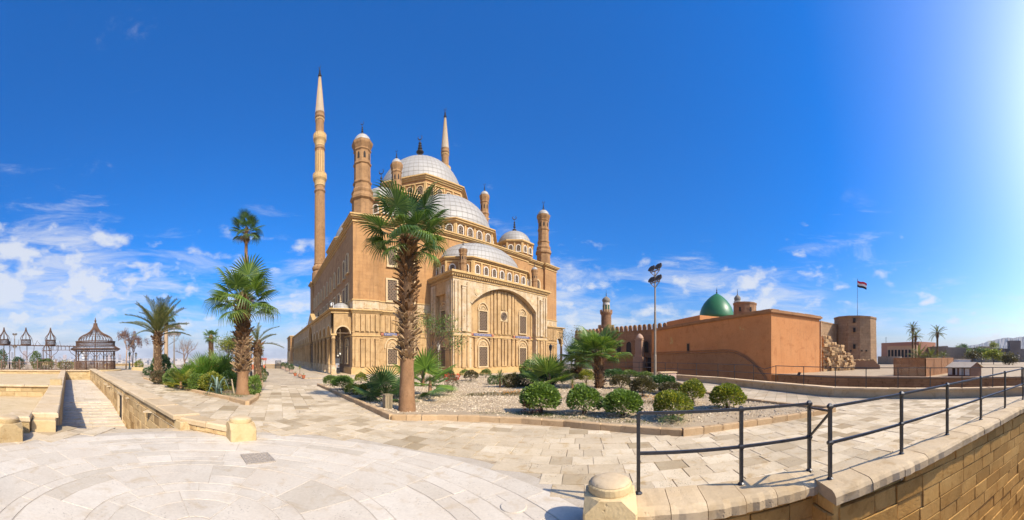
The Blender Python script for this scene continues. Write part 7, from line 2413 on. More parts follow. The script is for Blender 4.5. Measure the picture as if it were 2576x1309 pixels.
for px_, d_, h_, m_, lb, sd in ((2418, 120, 6.5, F_MID, 'green tree before the far fortress wall', 14), (2447, 100, 4.6, F_BRN, 'brown-green tree left of the bright one', 15), (2500, 95, 4.9, F_YEL, 'bright yellow-green tree before the far wall', 16), (2470, 105, 5.4, F_MID, 'dark green tree beside the bright one', 17), (2497, 190, 7.5, F_YEL, 'pale tree above the far fortress wall', 18), (2425, 195, 6.0, F_DARK, 'dark tree cluster above the far wall, left', 19), (2540, 85, 3.2, F_BRN, 'dry scrub tree by the right edge', 20), (2408, 115, 4.0, F_DARK, 'low dark tree beside the hut', 21)):
    p = at(px_, d_, -1.2 if d_ < 150 else 3.0)
    tree('far_tree', p, h_, lb, m_, sd, 4, .14, .45 if d_ > 80 else .3, 22, .7, 'trees by the far fortress', spread=.7)
# ------------------------------------------------------------------ raised walk beside the mosque
mb = MB(); mb.prism([(4.0, 37.2), (15.5, 37.2), (15.5, 43.1), (12.0, 43.1), (12.0, 128), (4.0, 128)], -.9, -.665); setting('mosque_pavement', mb, PAVE_FAR)
# end parapet of the path and the dark gate on it
epw = thing('end_parapet', (0, 72, -.8), 'low brown parapet closing the far end of the path', 'parapet')
mb = MB(); mb.prism([(-14, 71.6), (4, 71.6), (4, 72.1), (-14, 72.1)], -.9, .1); mb.build('wall', stone_mat('brown parapet', (.28, .20, .12), (.33, .25, .16), scale=1), epw)
mb = MB(); mb.prism([(-14, 71.5), (4, 71.5), (4, 72.2), (-14, 72.2)], .1, .22); mb.build('coping', KERBW, epw)
lpw = thing('far_parapet', at(320, 66, 0), 'sunlit low parapet behind the weeping trees', 'parapet')
a, b = at(262, 62, 0), at(352, 66, 0)
e = (b - a).normalized(); n = Vector((-e.y, e.x, 0))
mb = MB(); mb.prism([a, b, b + n * .5, a + n * .5], -.6, .35); mb.build('wall', BLOCK, lpw)
mb = MB(); mb.prism([a - n * .1, b - n * .1, b + n * .6, a + n * .6], .35, .5); mb.build('coping', COPE, lpw)
lst = thing('stone_bench', at(346, 44, 0), 'long low stone ledge before the yellowish bush', 'ledge')
a, b = at(332, 44, 0), at(362, 42, 0)
mb = MB(); mb.prism([a, b, b * 1.02, a * 1.02], -.1, .42); mb.build('ledge', BLOCK, lst)

# ------------------------------------------------------------------ floodlight masts and lamp posts
STEELG = plain_mat('galvanised pole', (.30, .235, .165), .55, .3, .25, 3, .05)
LAMPB = plain_mat('floodlight housing', (.10, .075, .055), .6, .2, .3, 6, .1)
GLASS = plain_mat('lamp glass', (.55, .50, .38), .25)
def mast(p, h, r, label, tiers, arm, face, seg=True):
    t = thing('floodlight_mast', p, label, 'floodlight', 'floodlight masts')
    mb = MB(); mb.lathe([(r, 0), (r, h * .22), (r * .82, h * .225), (r * .72, h * .62), (r * .6, h * .625), (r * .48, h)], 12); link('pole', mb.mesh('pole'), STEELG, t, world_coords=False)
    d = Vector((math.cos(face), math.sin(face), 0)); o = Vector((-d.y, d.x, 0))
    for zt in tiers:
        mb = MB()
        mb.bar(o * -arm + Vector((0, 0, h - zt)), o * arm + Vector((0, 0, h - zt)), .07)
        mb.bar(Vector((0, 0, h - zt - arm * .75)), o * arm + Vector((0, 0, h - zt)), .05); mb.bar(Vector((0, 0, h - zt - arm * .75)), o * -arm + Vector((0, 0, h - zt)), .05)
        link('cross_arm', mb.mesh('cross_arm'), STEELG, t, world_coords=False)
        for q in (-.92, -.5, .5, .92):
            mb = MB()
            c = o * (arm * q) + Vector((0, 0, h - zt + .28 * arm / .6))
            s = .26 * arm / .6
            # tilted drum-shaped lamp head with a back housing
            m_ = Matrix.Rotation(face, 3, 'Z') @ Matrix.Rotation(math.radians(62), 3, 'Y')
            pr = [(.35, -.55), (.7, -.4), (1.0, 0), (1.05, .22), (.9, .25)]
            P = [c + m_ @ Vector((r_ * s * math.cos(2 * PI * k / 12), r_ * s * math.sin(2 * PI * k / 12), z_ * s)) for r_, z_ in pr for k in range(12)]
            mb.add(P, [(j * 12 + k, j * 12 + (k + 1) % 12, (j + 1) * 12 + (k + 1) % 12, (j + 1) * 12 + k) for j in range(4) for k in range(12)] + [tuple(range(11, -1, -1)), tuple(range(48, 60))])
            mb.bar(o * (arm * q) + Vector((0, 0, h - zt)), c, .06)
            link('lamp_head', mb.mesh('lamp_head'), LAMPB, t, world_coords=False)
    return t
mp = at(1648, 26)
mast(mp, hz(682, 26) - mp.z, .125, 'tall floodlight mast with two tiers of lamps before the crenellated wall', (0.0, .95), .62, phi(1648) + PI * .72)
mp = at(438, 58, 0)
mast(mp, hz(829, 58), .16, 'far floodlight mast standing right of the date palm', (0.0, 1.3), .95, phi(438) + PI)
mp = at(37, 50, 0)
mast(mp, hz(840, 50), .10, 'thin floodlight pole rising behind the pergola', (0.2, 2.2), .3, phi(37) + PI)
mb = MB(); p_ = at(386, 55, 0); mb.tube([p_, p_ + Vector((.1, .1, 7.4))], .13, 8, r1=.1); tag(mb.build('plain_pole', STEELG), 'plain pale pole left of the date palm trunk', 'pole')
lamp_n = 0
def lamp(px, d, ytop, label, mat=None, z=None, dark=False):
    p = at(px, d) if z is None else at(px, d, z)
    h = hz(ytop, d) - p.z
    t = thing('lamp_post', p, label, 'lamp post', 'old style lamp posts')
    m_ = mat or IRON
    k = h / 4.0
    mb = MB(); mb.lathe([(.17, 0), (.17, .25), (.12, .3), (.12, .9), (.07, 1.05), (.055, 1.1), (.045, h - 1.0), (.08, h - .97), (.08, h - .9), (.04, h - .86), (.05, h - .78)], 10); link('pole', mb.mesh('pole'), m_, t, world_coords=False)
    mb = MB(); mb.lathe([(.09, h - .78), (.19, h - .26), (.19, h - .24)], 6); link('lantern_glass', mb.mesh('glass'), GLASS if not dark else m_, t, world_coords=False)
    mb = MB(); mb.lathe([(.22, h - .24), (.20, h - .2), (.1, h - .1), (.04, h - .05), (.05, h - .03), (.01, h + .06)], 6)
    for q in range(6):
        a = 2 * PI * q / 6
        mb.bar((.095 * math.cos(a), .095 * math.sin(a), h - .78), (.2 * math.cos(a), .2 * math.sin(a), h - .24), .02)
    link('lantern_cap', mb.mesh('cap'), m_, t, world_coords=False)
lamp(1103, 31, 862, 'pale lamp post before the mosque front right of the big palm', STEELG)
lamp(1385, 36, 866, 'black lamp post before the right corner of the mosque', dark=True)
lamp(651, 34, 883, 'lamp post with glass lantern right of the stout palm')
lamp(660, 55, 902, 'farther lamp post beyond the path shrubs')
lamp(632, 31, 868, 'dark lamp post hidden behind the stout palm trunk', dark=True)
lamp(326, 46, 885, 'dark green lamp post standing in the weeping tree', plain_mat('green black iron', (.02, .04, .04), .5), 0, True)
lamp(342, 52, 887, 'thin lamp post right of the weeping trees', None, 0)
lamp(425, 50, 899, 'small black lamp post right of the dark round bush', None, 0, True)
lamp(24, 50, 858, 'dark lamp pole behind the pergola by the left edge', None, 0, True)

# ------------------------------------------------------------------ pots, planters, bin, manhole
TERRA = plain_mat('terracotta', (.42, .12, .045), .7, 0, .25, 6, .1); TERRP = plain_mat('pale terracotta', (.45, .25, .15), .7, 0, .25, 6, .1)
def pot(px, py, mat, label, tall=False):
    d = math.hypot(*foot(px, py, -.665)[:2])
    p = at(px, d, -.665)
    t = thing('plant_pot', p, label, 'plant pot', 'clay plant pots by the portico')
    mb = MB(); mb.lathe([(.15, 0), (.17, .02), (.23, .32), (.26, .33), (.26, .40), (.22, .40), (.2, .34)], 16); link('pot', mb.mesh('pot', False), mat, t, world_coords=False)
    me = YUCM.copy(); me.materials.append(F_YEL if tall else F_GREEN)
    if tall:
        mb = MB(); mb.tube([(0, 0, .35), (.03, 0, .8), (0, .02, 1.15)], .03, 5); link('stem', mb.mesh('stem'), TWIG, t, world_coords=False)
    link('leaves', me, None, t, loc=(0, 0, 1.15 if tall else .42), scale=.75 if tall else .5, world_coords=False)
pot(742.5, 946.5, TERRA, 'orange clay pot with a small plant, farthest of the three pots')
pot(754, 949, TERRP, 'pale clay pot holding a tall thin plant, middle of three', True)
pot(763.5, 952.5, TERRA, 'orange clay pot nearest to the portico columns')
PLB = plain_mat('planter concrete', (.33, .22, .16), .9)
for i, (px_, d_, w_, lb) in enumerate(((733, 50, .9, 'dark leafy planter box farthest right along the portico step'), (722, 58, 1.5, 'wide planter box with a dark hedge along the portico'), (712, 66, 1.3, 'farthest planter box by the portico'))):
    p = at(px_, d_, -.665)
    t = thing('planter', p, lb, 'planter', 'planter boxes along the portico', 0)
    mb = MB(); mb.box(-.3, -w_ / 2, 0, .3, w_ / 2, .45); mb.box(-.34, -w_ / 2 - .04, .45, .34, w_ / 2 + .04, .52); link('box', mb.mesh('box'), PLB, t, world_coords=False)
    link('foliage', bush_mesh('b', F_DARK, 1200, .18, 2, low=-.9), None, t, loc=(0, 0, .85), scale=(.42, w_ / 2 + .1, .5), world_coords=False)
# slatted wooden bin by the big palm
bp = foot(975, 1036)
binn = thing('slatted_bin', bp + Vector((0, 0, .06)), 'pale wooden slatted bin beside the big palm', 'bin')
WOODP = plain_mat('pale weathered wood', (.34, .26, .15), .85, 0, .3, 8, .2, pieces=.25)
mb = MB(); mb.box(-.1, -.1, .03, .1, .1, .5); link('liner', mb.mesh('liner'), DARK, binn, world_coords=False)
sl = MB(); sl.box(-.026, -.012, 0, .026, .012, .53); slm = sl.mesh('slat')
for q in range(4):
    for k in range(4):
        o_ = (-.1 + .0667 * k)
        x, y = ((o_, -.125), (.125, o_), (o_, .125), (-.125, o_))[q]
        link('slat', slm, WOODP, binn, loc=(x, y, 0), rot=(0, 0, q * PI / 2), world_coords=False)
mb = MB()
for s_ in (-1, 1):
    mb.box(-.15, s_ * .14 - .012, .50, .15, s_ * .14 + .012, .54); mb.box(s_ * .14 - .012, -.12, .50, s_ * .14 + .012, .12, .54)
link('rim', mb.mesh('rim'), WOODP, binn, world_coords=False)
# drain cover in the landing
dc = foot(648, 1156)
dcv = thing('drain_cover', dc + Vector((0, 0, .02)), 'rusty cast-iron drain cover set in the pale paving', 'drain cover', None, .30)
MET = plain_mat('worn cast iron', (.40, .33, .25), .75, 0, .4, 25, .2)
mb = MB(); mb.box(-.25, -.25, -.02, .25, .25, .004); link('plate', mb.mesh('plate'), MET, dcv, world_coords=False)
mb = MB()
for i in range(7):
    for j in range(7):
        a = PI / 4 if (i + j) % 2 else -PI / 4
        mb.cbox((-.2 + i * .0667, -.2 + j * .0667, .007), (.05, .014, .01), a)
link('tread', mb.mesh('tread'), MET, dcv, world_coords=False)['kind'] = 'stuff'
mb = MB()
for s_ in (-1, 1): mb.box(-.27, s_ * .26 - .012, -.02, .27, s_ * .26 + .012, .01); mb.box(s_ * .26 - .012, -.245, -.02, s_ * .26 + .012, .245, .0095)
link('rim', mb.mesh('rim'), MET, dcv, world_coords=False)
# round inspection cover near the bollard
rc = foot(1292, 1281)
rcv = thing('round_cover', rc + Vector((0, 0, .016)), 'round pale stone cover in the paving before the big bollard', 'cover')
mb = MB(); mb.lathe([(.165, -.01), (.165, .004), (.158, .008), (.01, .009)], 28); link('disc', mb.mesh('disc'), SLABW, rcv, world_coords=False)
# hanging globes and the guard's booth under the portico
for k, (px_, d_, z_, lb) in enumerate(((855.5, 45.3, 2.3, 'white globe lamp hanging on a long rod under the front arch'), (850, 48.5, 2.05, 'second white globe lamp deeper in the portico'))):
    p = at(px_, d_, z_)
    t = thing('hanging_lamp', p, lb, 'lamp', 'portico globe lamps')
    mb = MB(); mb.lathe([(.02, .16), (.1, .13), (.16, 0), (.1, -.13), (.01, -.16)], 14); link('globe', mb.mesh('globe', True), plain_mat('white globe', (.7, .66, .55), .3), t, world_coords=False)
    mb = MB(); mb.tube([(0, 0, .15), (0, 0, 8.4 - z_)], .02, 5); link('rod', mb.mesh('rod'), FRAME, t, world_coords=False)
gb = at(848.5, 48.5, ZB + .16)
gbo = thing('notice_stand', gb, 'grey notice board stand in the shade of the portico', 'notice board')
mb = MB(); mb.box(-.35, -.05, .2, .35, .05, 2.3); mb.box(-.38, -.2, 0, .38, .2, .2); link('board', mb.mesh('board'), plain_mat('dark board', (.05, .05, .055), .6), gbo, world_coords=False)
mb = MB(); mb.box(-.28, -.065, .45, .28, -.052, 1.5); link('sheet', mb.mesh('sheet'), plain_mat('grey sheet', (.30, .30, .32), .7), gbo, world_coords=False)
# camera on the portico roof
cm = Vector((9.3, 43.75, 8.95))
cmo = thing('security_camera', cm, 'small white security camera on the portico corner roof', 'camera')
mb = MB(); mb.tube([(0, 0, -.1), (0, 0, .75), (-.25, 0, .75)], .05, 6); link('arm', mb.mesh('arm'), HP, cmo, world_coords=False)
mb = MB(); mb.lathe([(.02, -.2), (.13, -.1), (.15, .05), (.15, .25), (.05, .3)], 10, (-.3, 0, .4)); link('body', mb.mesh('body'), HP, cmo, world_coords=False)
# floodlight lying by the building corner
fl = at(2010, 26.8, .22)
flo = thing('ground_floodlight', fl, 'small black floodlight tilted on the brown edge wall', 'floodlight')
mb = MB(); mb.cbox((0, 0, .2), (.4, .12, .3), 0.2, .5); mb.bar((-.2, 0, 0), (-.2, 0, .22), .03); mb.bar((.2, 0, 0), (.2, 0, .22), .03); link('housing', mb.mesh('housing'), IRON, flo, world_coords=False)
# red refreshment stall far down the path
ks = at(651, 66, -.8)
kso = thing('refreshment_stall', ks, 'orange-red roofed stall far down the path behind the lamp post', 'stall')
REDK = plain_mat('orange red paint', (.45, .10, .03), .6)
mb = MB(); mb.box(-1.6, -1, 0, 1.4, 1, .95); link('counter', mb.mesh('counter'), REDK, kso, world_coords=False)
mb = MB(); mb.add([(-1.9, -1.3, 1.95), (1.7, -1.3, 1.95), (1.7, 1.3, 2.35), (-1.9, 1.3, 2.35), (-1.9, -1.3, 2.05), (1.7, -1.3, 2.05), (1.7, 1.3, 2.45), (-1.9, 1.3, 2.45)], [(3, 2, 1, 0), (4, 5, 6, 7), (0, 1, 5, 4), (1, 2, 6, 5), (2, 3, 7, 6), (3, 0, 4, 7)]); link('roof', mb.mesh('roof'), REDK, kso, world_coords=False)
for x in (-1.6, 1.4):
    for y in (-1, 1): mb = MB(); mb.bar((x, y, 0), (x, y, 2.1), .1); link('post', mb.mesh('post'), HW, kso, world_coords=False)
dg = at(700, 70.5, -.8)
dgo = thing('dark_gate_frame', dg, 'dark iron gate frame by the parapet near the mosque end', 'gate')
mb = MB(); mb.bar((-.6, 0, 0), (-.6, 0, 1.75), .14); mb.bar((.6, 0, 0), (.6, 0, 1.75), .14); mb.bar((-.67, 0, 1.75), (.67, 0, 1.75), .14)
mb.bar((-.6, 0, .9), (.6, 0, .9), .1)
for k in range(5): mb.bar((-.4 + .2 * k, 0, 0), (-.4 + .2 * k, 0, 1.7), .07)
link('frame', mb.mesh('frame'), IRON, dgo, world_coords=False)

# ------------------------------------------------------------------ people
def skin_body(name, parts, mat, parent, sub=1):
    """parts: chains of (point, radius); the first vertex of the first chain is the root"""
    verts, edges, rad, idx = [], [], [], {}
    for ch in parts:
        prev = None
        for p, r in ch:
            key = tuple(round(c, 4) for c in p)
            if key not in idx:
                idx[key] = len(verts); verts.append(p); rad.append(r)
            k = idx[key]
            if prev is not None and prev != k: edges.append((prev, k))
            prev = k
    me = bpy.data.meshes.new(name)
    me.from_pydata(verts, edges, [])
    o = bpy.data.objects.new(name, me)
    COL.objects.link(o)
    m = o.modifiers.new('skin', 'SKIN'); m.use_smooth_shade = True
    for i, sv in enumerate(me.skin_vertices[0].data):
        sv.radius = (rad[i], rad[i]) if not isinstance(rad[i], tuple) else rad[i]
        sv.use_root = i == 0
    s_ = o.modifiers.new('sub', 'SUBSURF'); s_.levels = sub; s_.render_levels = sub
    dg_ = bpy.context.evaluated_depsgraph_get()
    me2 = bpy.data.meshes.new_from_object(o.evaluated_get(dg_))
    bpy.data.objects.remove(o)
    me2.materials.clear()
    return link(name, me2, mat, parent, world_coords=False)
SKIN = plain_mat('skin', (.28, .15, .09), .6, 0, .1, 5, 0); HAIR = plain_mat('dark hair', (.015, .012, .01), .7)
def person(p, rz, label, shirt, trousers, seated=True, cap=None):
    t = thing('person', p, label, 'person', None, rz)
    s = .45 if seated else .92         # hip height
    # local +X is where the person faces
    hipL, hipR = (0, .09, s), (0, -.09, s)
    if seated:
        legs = [[((0, 0, s + .02), .12), ((.05, y, s), .095), ((.42, y * 1.1, s + .03), .075), ((.44, y * 1.1, .22), .06), ((.43, y * 1.1, .07), .045), ((.55, y * 1.15, .04), .04)] for y in (.1, -.1)]
        sh = .47
        spine = [((0, 0, s + .02), .13), ((-.02, 0, s + .2), .135), ((.0, 0, s + sh - .06), .15), ((.02, 0, s + sh + .03), .075)]
        arms = [[((.0, 0, s + sh - .06), .15), ((.02, y, s + sh - .06), .065), ((.08, y * 1.25, s + .2), .052), ((.30, y * .9, s + .13), .04)] for y in (.19, -.19)]
        neck, head, hands = (.03, 0, s + sh + .09), (.06, 0, s + sh + .22), [((.30, y * .9, s + .13), (.38, y * .7, s + .11)) for y in (.19, -.19)]
    else:
        legs = [[((0, 0, s), .12), ((0, y, s - .05), .095), ((.04, y * 1.1, .5), .07), ((-.02, y * 1.1, .09), .05), ((.11, y * 1.2, .04), .042)] for y in (.1, -.1)]
        sh = .53
        spine = [((0, 0, s), .13), ((0, 0, s + .22), .135), ((0, 0, s + sh - .06), .155), ((.01, 0, s + sh + .03), .075)]
        arms = [[((0, 0, s + sh - .06), .155), ((0, y, s + sh - .06), .065), ((-.02, y * 1.25, s + .22), .05), ((.08, y * 1.25, s - .02), .038)] for y in (.2, -.2)]
        neck, head, hands = (.02, 0, s + sh + .09), (.04, 0, s + sh + .22), [((.08, y * 1.25, s - .02), (.12, y * 1.25, s - .1)) for y in (.2, -.2)]
    skin_body('body', [[(neck, .055), (head, .1)]], SKIN, t)
    mb = MB()
    hx, hy, hzz = head
    P = [(.0, -.14), (.055, -.125), (.082, -.06), (.092, .02), (.085, .08), (.05, .125), (.01, .14)]
    mb.lathe([(r, z) for r, z in P], 14, (hx, hy, hzz + .02), sx=1.1)
    mb.lathe([(.004, -.03), (.016, -.02), (.012, .015), (.003, .03)], 6, (hx + .10, hy, hzz + .01))
    for y in (-1, 1):
        mb.lathe([(.006, -.03), (.02, 0), (.006, .03)], 6, (hx, hy + y * .095, hzz + .01))
    link('head', mb.mesh('head', True), SKIN, t, world_coords=False)
    mb = MB(); mb.lathe([(.094, -.03), (.103, .04), (.094, .1), (.055, .148), (.005, .162)], 14, (hx - .018, hy, hzz + .03), sx=1.05); link('hair' if not cap else 'cap', mb.mesh('hair', True), cap or HAIR, t, world_coords=False)
    skin_body('shirt', [spine] + arms, shirt, t)
    skin_body('trousers', legs, trousers, t)
    for a, b in hands:
        mb = MB()
        a, b = Vector(a), Vector(b); d = (b - a).normalized(); w = d.orthogonal().normalized()
        mb.tube([a, a + d * .07], .03, 6, r1=.032)
        for k, l in enumerate((.06, .07, .065, .05)): mb.tube([a + d * .065 + w * (.02 * (k - 1.5)), a + d * (.065 + l * .6) + w * (.02 * (k - 1.5)), a + d * (.065 + l) + w * (.02 * (k - 1.5)) - Vector((0, 0, .015))], .008, 5)
        mb.tube([a + d * .02 + w * .03, a + d * .06 + w * .05], .009, 5)
        link('hand', mb.mesh('hand', True), SKIN, t, world_coords=False)
    return t
NAVY = plain_mat('navy cloth', (.018, .016, .04), .85, 0, .2, 8, .1); WHITEC = plain_mat('white cloth', (.62, .60, .58), .85, 0, .1, 8, .1); BLK = plain_mat('black cloth', (.015, .015, .018), .85)
sb = at(667, 45)
bench = thing('bench', sb, 'low stone bench at the edge of the path where two people sit', 'bench')
mb = MB(); mb.box(-.25, -1.1, .32, .25, 1.2, .42); link('seat', mb.mesh('seat'), KERBW, bench, world_coords=False)
for y in (-.8, .9):
    mb = MB(); mb.box(-.2, y - .12, 0, .2, y + .12, .32); link('leg', mb.mesh('leg'), BLOCK, bench, world_coords=False)
person(sb + Vector((.02, -.55, -.03)), .1, 'person in navy jacket sitting on the bench facing the mosque', NAVY, BLK)
person(sb + Vector((.0, .35, -.03)), .3, 'person in a white shirt sitting behind the one in navy', WHITEC, BLK)
person(at(659, 62, -.8), -1.2, 'person in black and white standing at the red stall', WHITEC, BLK, False)
gp = at(851.5, 46.6, ZB + .16)
chair = thing('chair', gp, 'dark chair in the portico shade used by a guard', 'chair')
mb = MB(); mb.box(-.22, -.22, .38, .22, .22, .43); link('seat', mb.mesh('seat'), BLK, chair, world_coords=False)
mb = MB(); mb.box(-.24, -.22, .43, -.2, .22, .9); link('backrest', mb.mesh('backrest'), BLK, chair, world_coords=False)
lg = MB(); lg.box(-.02, -.02, 0, .02, .02, .38); lgm = lg.mesh('leg')
for x in (-.19, .19):
    for y in (-.19, .19): link('leg', lgm, IRON, chair, loc=(x, y, 0), world_coords=False)
person(gp + Vector((0, 0, -.03)), -2.0, 'dark-clothed guard sitting in the shade of the portico', BLK, BLK)

# ------------------------------------------------------------------ houses, fortress and hills on the right
PINK = stone_mat('pink house plaster', (.50, .22, .12), (.55, .27, .16), scale=.4, fine=4, streaks=.15); CREAMW = stone_mat('peach house wall', (.60, .34, .18), (.64, .40, .23), scale=.4, fine=4, streaks=.15)
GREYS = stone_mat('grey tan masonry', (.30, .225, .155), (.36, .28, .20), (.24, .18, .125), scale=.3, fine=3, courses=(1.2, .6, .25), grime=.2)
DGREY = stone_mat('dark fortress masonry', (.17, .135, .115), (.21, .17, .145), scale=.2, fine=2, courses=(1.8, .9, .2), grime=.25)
def far_wall(pa, da, pb, db, z0, z1, thick, mat, name, parent):
    a, b = at(pa, da, 0), at(pb, db, 0); e = (b - a).normalized(); n = Vector((-e.y, e.x, 0))
    if n.dot(a) < 0: n = -n
    MB().prism([a, b, b + n * thick, a + n * thick], z0, z1).build(name, mat, parent)
    return a, b, e, -n
house = thing('pink_house', at(2264, 112, -3), 'pink and peach flat-roofed house beyond the round tower', 'house')
a, b, e, n = far_wall(2217, 118, 2312, 106, -4, 7.1, 10, PINK, 'wall', house)
a2, b2, e2, n2 = far_wall(2232, 110, 2296, 103, -4, 5.6, 3, CREAMW, 'front_wall', house)
L2 = (b2 - a2).length
for k in range(7):
    p = a2 + e2 * (L2 * (k + .6) / 7.4)
    mb = MB(); mb.cbox((p.x + n2.x * .03, p.y + n2.y * .03, 3.0), (.95, .1, 2.6), math.atan2(e2.y, e2.x)); o = mb.build('window', DARK, house)
    mb = MB(); mb.cbox((p.x + n2.x * .1, p.y + n2.y * .1, 1.6), (1.3, .3, .2), math.atan2(e2.y, e2.x)); mb.build('sill', CREAMW, o)
mb = MB(); mb.prism([a2 + n2 * .25, b2 + n2 * .25, b2 - n2 * 3, a2 - n2 * 3], 5.6, 5.9); mb.build('roof_edge', PINK, house)
mb = MB(); p = a + e * 2.5; mb.tube([(p.x, p.y, 7), (p.x, p.y, 9.2)], .08, 4); mb.bar((p.x - .6, p.y, 9), (p.x + .6, p.y, 9), .08); mb.build('antenna', IRON, house)
rw = thing('bastion_wall', at(2260, 100, -3), 'pale rough stone bastion wall below the pink house', 'wall')
far_wall(2208, 100, 2236, 98, -4, 2.0, 3, GREYS, 'wall', rw)
mb = MB(); c_ = at(2250, 99, 0); mb.lathe([(2.6, -4), (2.4, 1.9), (2.4, 2.0)], 14, (c_.x, c_.y, 0)); mb.build('round_bastion', GREYS, rw)
far_wall(2262, 98, 2330, 94, -4, .8, 3, GREYS, 'lower_wall', rw)
kb = thing('stone_keep', at(2352, 108, -3), 'square pale stone keep right of the pink house', 'tower')
far_wall(2326, 112, 2381, 100, -4, 5.0, 8, GREYS, 'wall', kb)
far_wall(2326, 112, 2381, 100, 5.0, 5.4, .6, GREYS, 'battlement', kb)
fw_ = thing('fortress_wall', at(2470, 225, -6), 'long dark hazy fortress wall below the hills', 'wall')
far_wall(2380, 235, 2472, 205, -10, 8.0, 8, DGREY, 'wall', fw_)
far_wall(2455, 205, 2470, 198, -10, 8.6, 8, GREYS, 'pale_bastion', fw_)  # paler masonry than the walls beside it
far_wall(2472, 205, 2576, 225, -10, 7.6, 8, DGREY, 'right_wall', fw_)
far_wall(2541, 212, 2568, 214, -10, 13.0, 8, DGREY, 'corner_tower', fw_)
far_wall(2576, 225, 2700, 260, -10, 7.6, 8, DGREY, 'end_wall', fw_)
wb = thing('white_shed', at(2403, 90, -2), 'low white shed before the fortress wall', 'shed')
far_wall(2394, 92, 2410, 88, -3, 1.0, 4, HP, 'wall', wb)
far_wall(2394, 92, 2410, 88, 1.0, 1.2, 4.3, HR, 'roof', wb)
HILL = stone_mat('bare hills', (.15, .14, .13), (.20, .185, .17), (.11, .10, .10), scale=.004, fine=.03, bump=0)
prof_h = [(2370, 886), (2381, 883), (2400, 875.5), (2425, 871.5), (2447, 869), (2466, 866), (2484, 859.7), (2510, 854), (2535, 849), (2550, 851), (2565, 848), (2600, 846), (2680, 842), (2800, 846), (3000, 852), (3200, 870), (3300, 886)]
def ridge(name, d, prof_, seed, lab):
    rnd = random.Random(seed)
    mb = MB(); P = []
    pts = []
    for (xa, ya), (xb, yb) in zip(prof_[:-1], prof_[1:]):
        for k in range(6): pts.append((xa + (xb - xa) * k / 6, ya + (yb - ya) * k / 6 + rnd.uniform(-.35, .35)))
    J = 7
    for px_, y_ in pts:
        zt = hz(y_, d)
        for j in range(J):
            t = j / (J - 1)
            q = at(px_, d - (1 - t) * d * .28 + rnd.uniform(-1, 1) * d * .012, -46 + (zt + 46) * t ** .75 + (rnd.uniform(-1, 1) * (zt + 46) * .05 if 0 < j < J - 1 else 0))
            P.append(q)
    mb.add(P, [(i * J + j, (i + 1) * J + j, (i + 1) * J + j + 1, i * J + j + 1) for i in range(len(pts) - 1) for j in range(J - 1)])
    setting(name, mb, HILL)
ridge('hills', 2500, prof_h, 2, '')
ridge('near_hills', 1800, [(2520, 890), (2538, 874), (2552, 866), (2576, 860), (2640, 852), (2800, 856), (2950, 870), (3050, 890)], 3, '')

# ------------------------------------------------------------------ the city far below on the left
CONC = [stone_mat('far concrete ' + str(i), c1, tuple(x * 1.12 for x in c1), scale=.02, fine=.2, bump=0) for i, c1 in enumerate(((.40, .35, .30), (.45, .33, .27), (.34, .34, .36), (.55, .52, .48)))]
WINM = plain_mat('far window bands', (.12, .13, .15), .4, 0, .1, .1, 0)
cr = random.Random(17)
def tower_block(px, w_px, ytop, d, k, label, group, round_=False):
    p = at(px, d, -46); w = w_px / F * d; h = hz(ytop, d) + 46
    t = thing('tower_block', p, label, 'tower block', group, phi(px) + cr.uniform(-.5, .5))
    mb = MB()
    if round_: mb.lathe([(w / 2, 0), (w / 2, h), (w * .4, h), (w * .4, h + 6)], 20)
    else:
        mb.box(-w / 2, -w / 2, 0, w / 2, w / 2, h); mb.box(-w / 5, -w / 5, h, w / 5, w / 5, h + 5)
    link('wall', mb.mesh('wall'), CONC[k], t, world_coords=False)
    mb = MB()
    n = max(3, int(h / 14))
    for i in range(n):
        z = h * (i + .5) / n
        if round_: mb.lathe([(w / 2 + .4, z - 2), (w / 2 + .4, z + 2)], 20)
        else: mb.box(-w / 2 - .4, -w * .42, z - 2, w / 2 + .4, w * .42, z + 2); mb.box(-w * .42, -w / 2 - .4, z - 2.01, w * .42, w / 2 + .4, z + 2.01)
    link('window_band', mb.mesh('bands'), WINM, t, world_coords=False)['kind'] = 'stuff'
tower_block(214, 18, 878, 1500, 3, 'broad white round tower seen between the gazebo posts', 'city towers', True)
tower_block(676, 9, 913, 2600, 1, 'pinkish twin slab tower above the end parapet', 'city towers')
tower_block(671.5, 3.5, 912, 2700, 1, 'narrow pinkish tower beside the twin slab', 'city towers')
g1 = 'hazy towers along the left skyline'
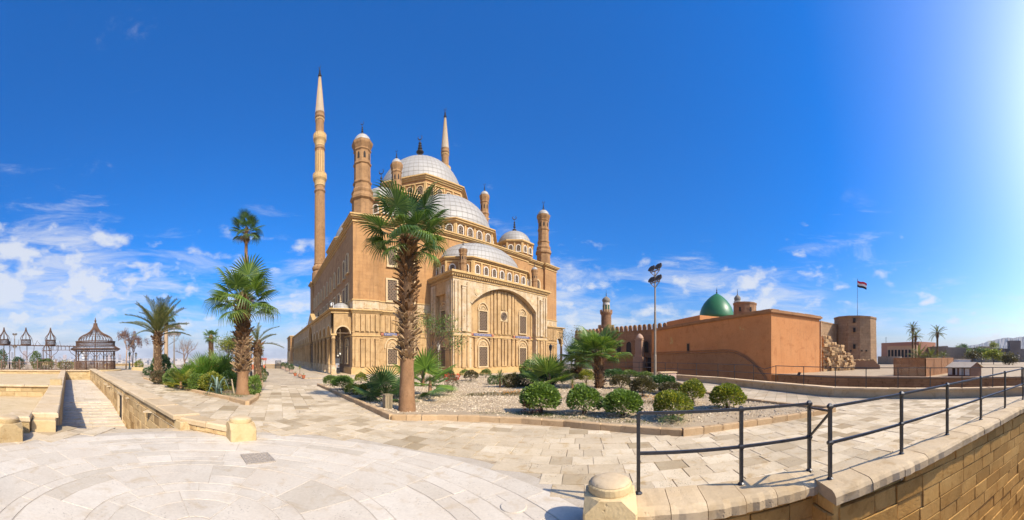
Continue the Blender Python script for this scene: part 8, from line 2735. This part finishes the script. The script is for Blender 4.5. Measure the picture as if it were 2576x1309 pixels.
for px_, w_, yt, lb in ((12, 7, 892, 'hazy tower block nearest the left picture edge'), (30, 6, 887, 'hazy tower block between the dark lamp poles behind the pergola'), (52, 5, 893, 'short slim hazy tower left of the pergola middle post'),
        (62, 9, 884, 'broad tall hazy tower right by the pergola middle post'), (74, 5, 888, 'slim tall hazy tower just right of the broad one'), (88, 6, 896, 'low hazy block behind the rounded hedge mound'),
        (132, 8, 896, 'low hazy block right of the small far kiosk'), (150, 5, 898, 'slim low hazy block between kiosk and gazebo'), (163, 9, 894, 'broad hazy block under the pergola near the gazebo'), (178, 6, 899, 'lowest hazy block touching the gazebo\'s left side'),
        (228, 7, 896, 'hazy block just right of the white round tower'), (246, 8, 893, 'hazy block behind the middle of the gazebo'), (262, 6, 897, 'small hazy block behind the right gazebo posts'), (275, 7, 895, 'hazy block behind the gazebo\'s right end post'),
        (295, 8, 891, 'greenish grey hazy tower between gazebo and weeping tree'), (302, 5, 893, 'slim hazy tower beside the greenish grey one'), (327, 8, 894, 'hazy tower behind the dark green lamp post'), (337, 4, 898, 'slim low hazy tower right of the dark green lamp post'),
        (352, 7, 903, 'hazy block above the yellowish bush'), (371, 6, 905, 'low hazy block left of the plain pale pole'), (445, 8, 905, 'hazy block by the far floodlight mast'), (470, 5, 906, 'slim hazy block behind the leafless pale tree'),
        (492, 8, 905, 'hazy block right of the leafless pale tree'), (545, 6, 906, 'hazy block right of the small far palm'), (618, 6, 906, 'hazy block hidden behind the stout palm'), (688, 4, 921, 'small bluish hazy tower right of the pinkish twin slab'),
        (684, 3, 923, 'tiny bluish hazy tower next to the pinkish twin slab'), (696, 5, 922, 'low hazy block behind the dark gate frame'), (704, 6, 919, 'hazy block right of the dark gate frame'), (712, 4, 917, 'slim hazy tower touching the mosque\'s far end')):
    tower_block(px_, w_, yt, cr.uniform(2300, 3600), cr.choice((0, 1, 2)), lb, g1)
# low roofs of the city as one mass
mb = MB()
for _ in range(1500):
    px_ = cr.uniform(-60, 760); d = cr.uniform(700, 5200)
    p = at(px_, d, -46); s = cr.uniform(12, 34); h = cr.uniform(10, 30)
    mb.box(p.x - s / 2, p.y - s / 2, -46, p.x + s / 2, p.y + s / 2, -46 + h)
tag(mb.build('city_roofs', CONC[0]), 'mass of low hazy city buildings down on the plain', 'city', kind='stuff')

# ------------------------------------------------------------------ the air
mb = MB(); mb.box(-7600, -7600, -48, 7600, 7600, 190)
hz_m = bpy.data.materials.new('haze air'); hz_m.use_nodes = True
hn = hz_m.node_tree.nodes; hn.remove(hn['Principled BSDF'])
pv = hn.new('ShaderNodeVolumePrincipled')
pv.inputs['Color'].default_value = (.93, .96, 1.0, 1); pv.inputs['Density'].default_value = .00014; pv.inputs['Anisotropy'].default_value = 0.0
hz_m.node_tree.links.new(pv.outputs[0], hn['Material Output'].inputs['Volume'])
tag(mb.build('haze', hz_m), 'thin pale haze over the city and hills', 'haze', kind='stuff')
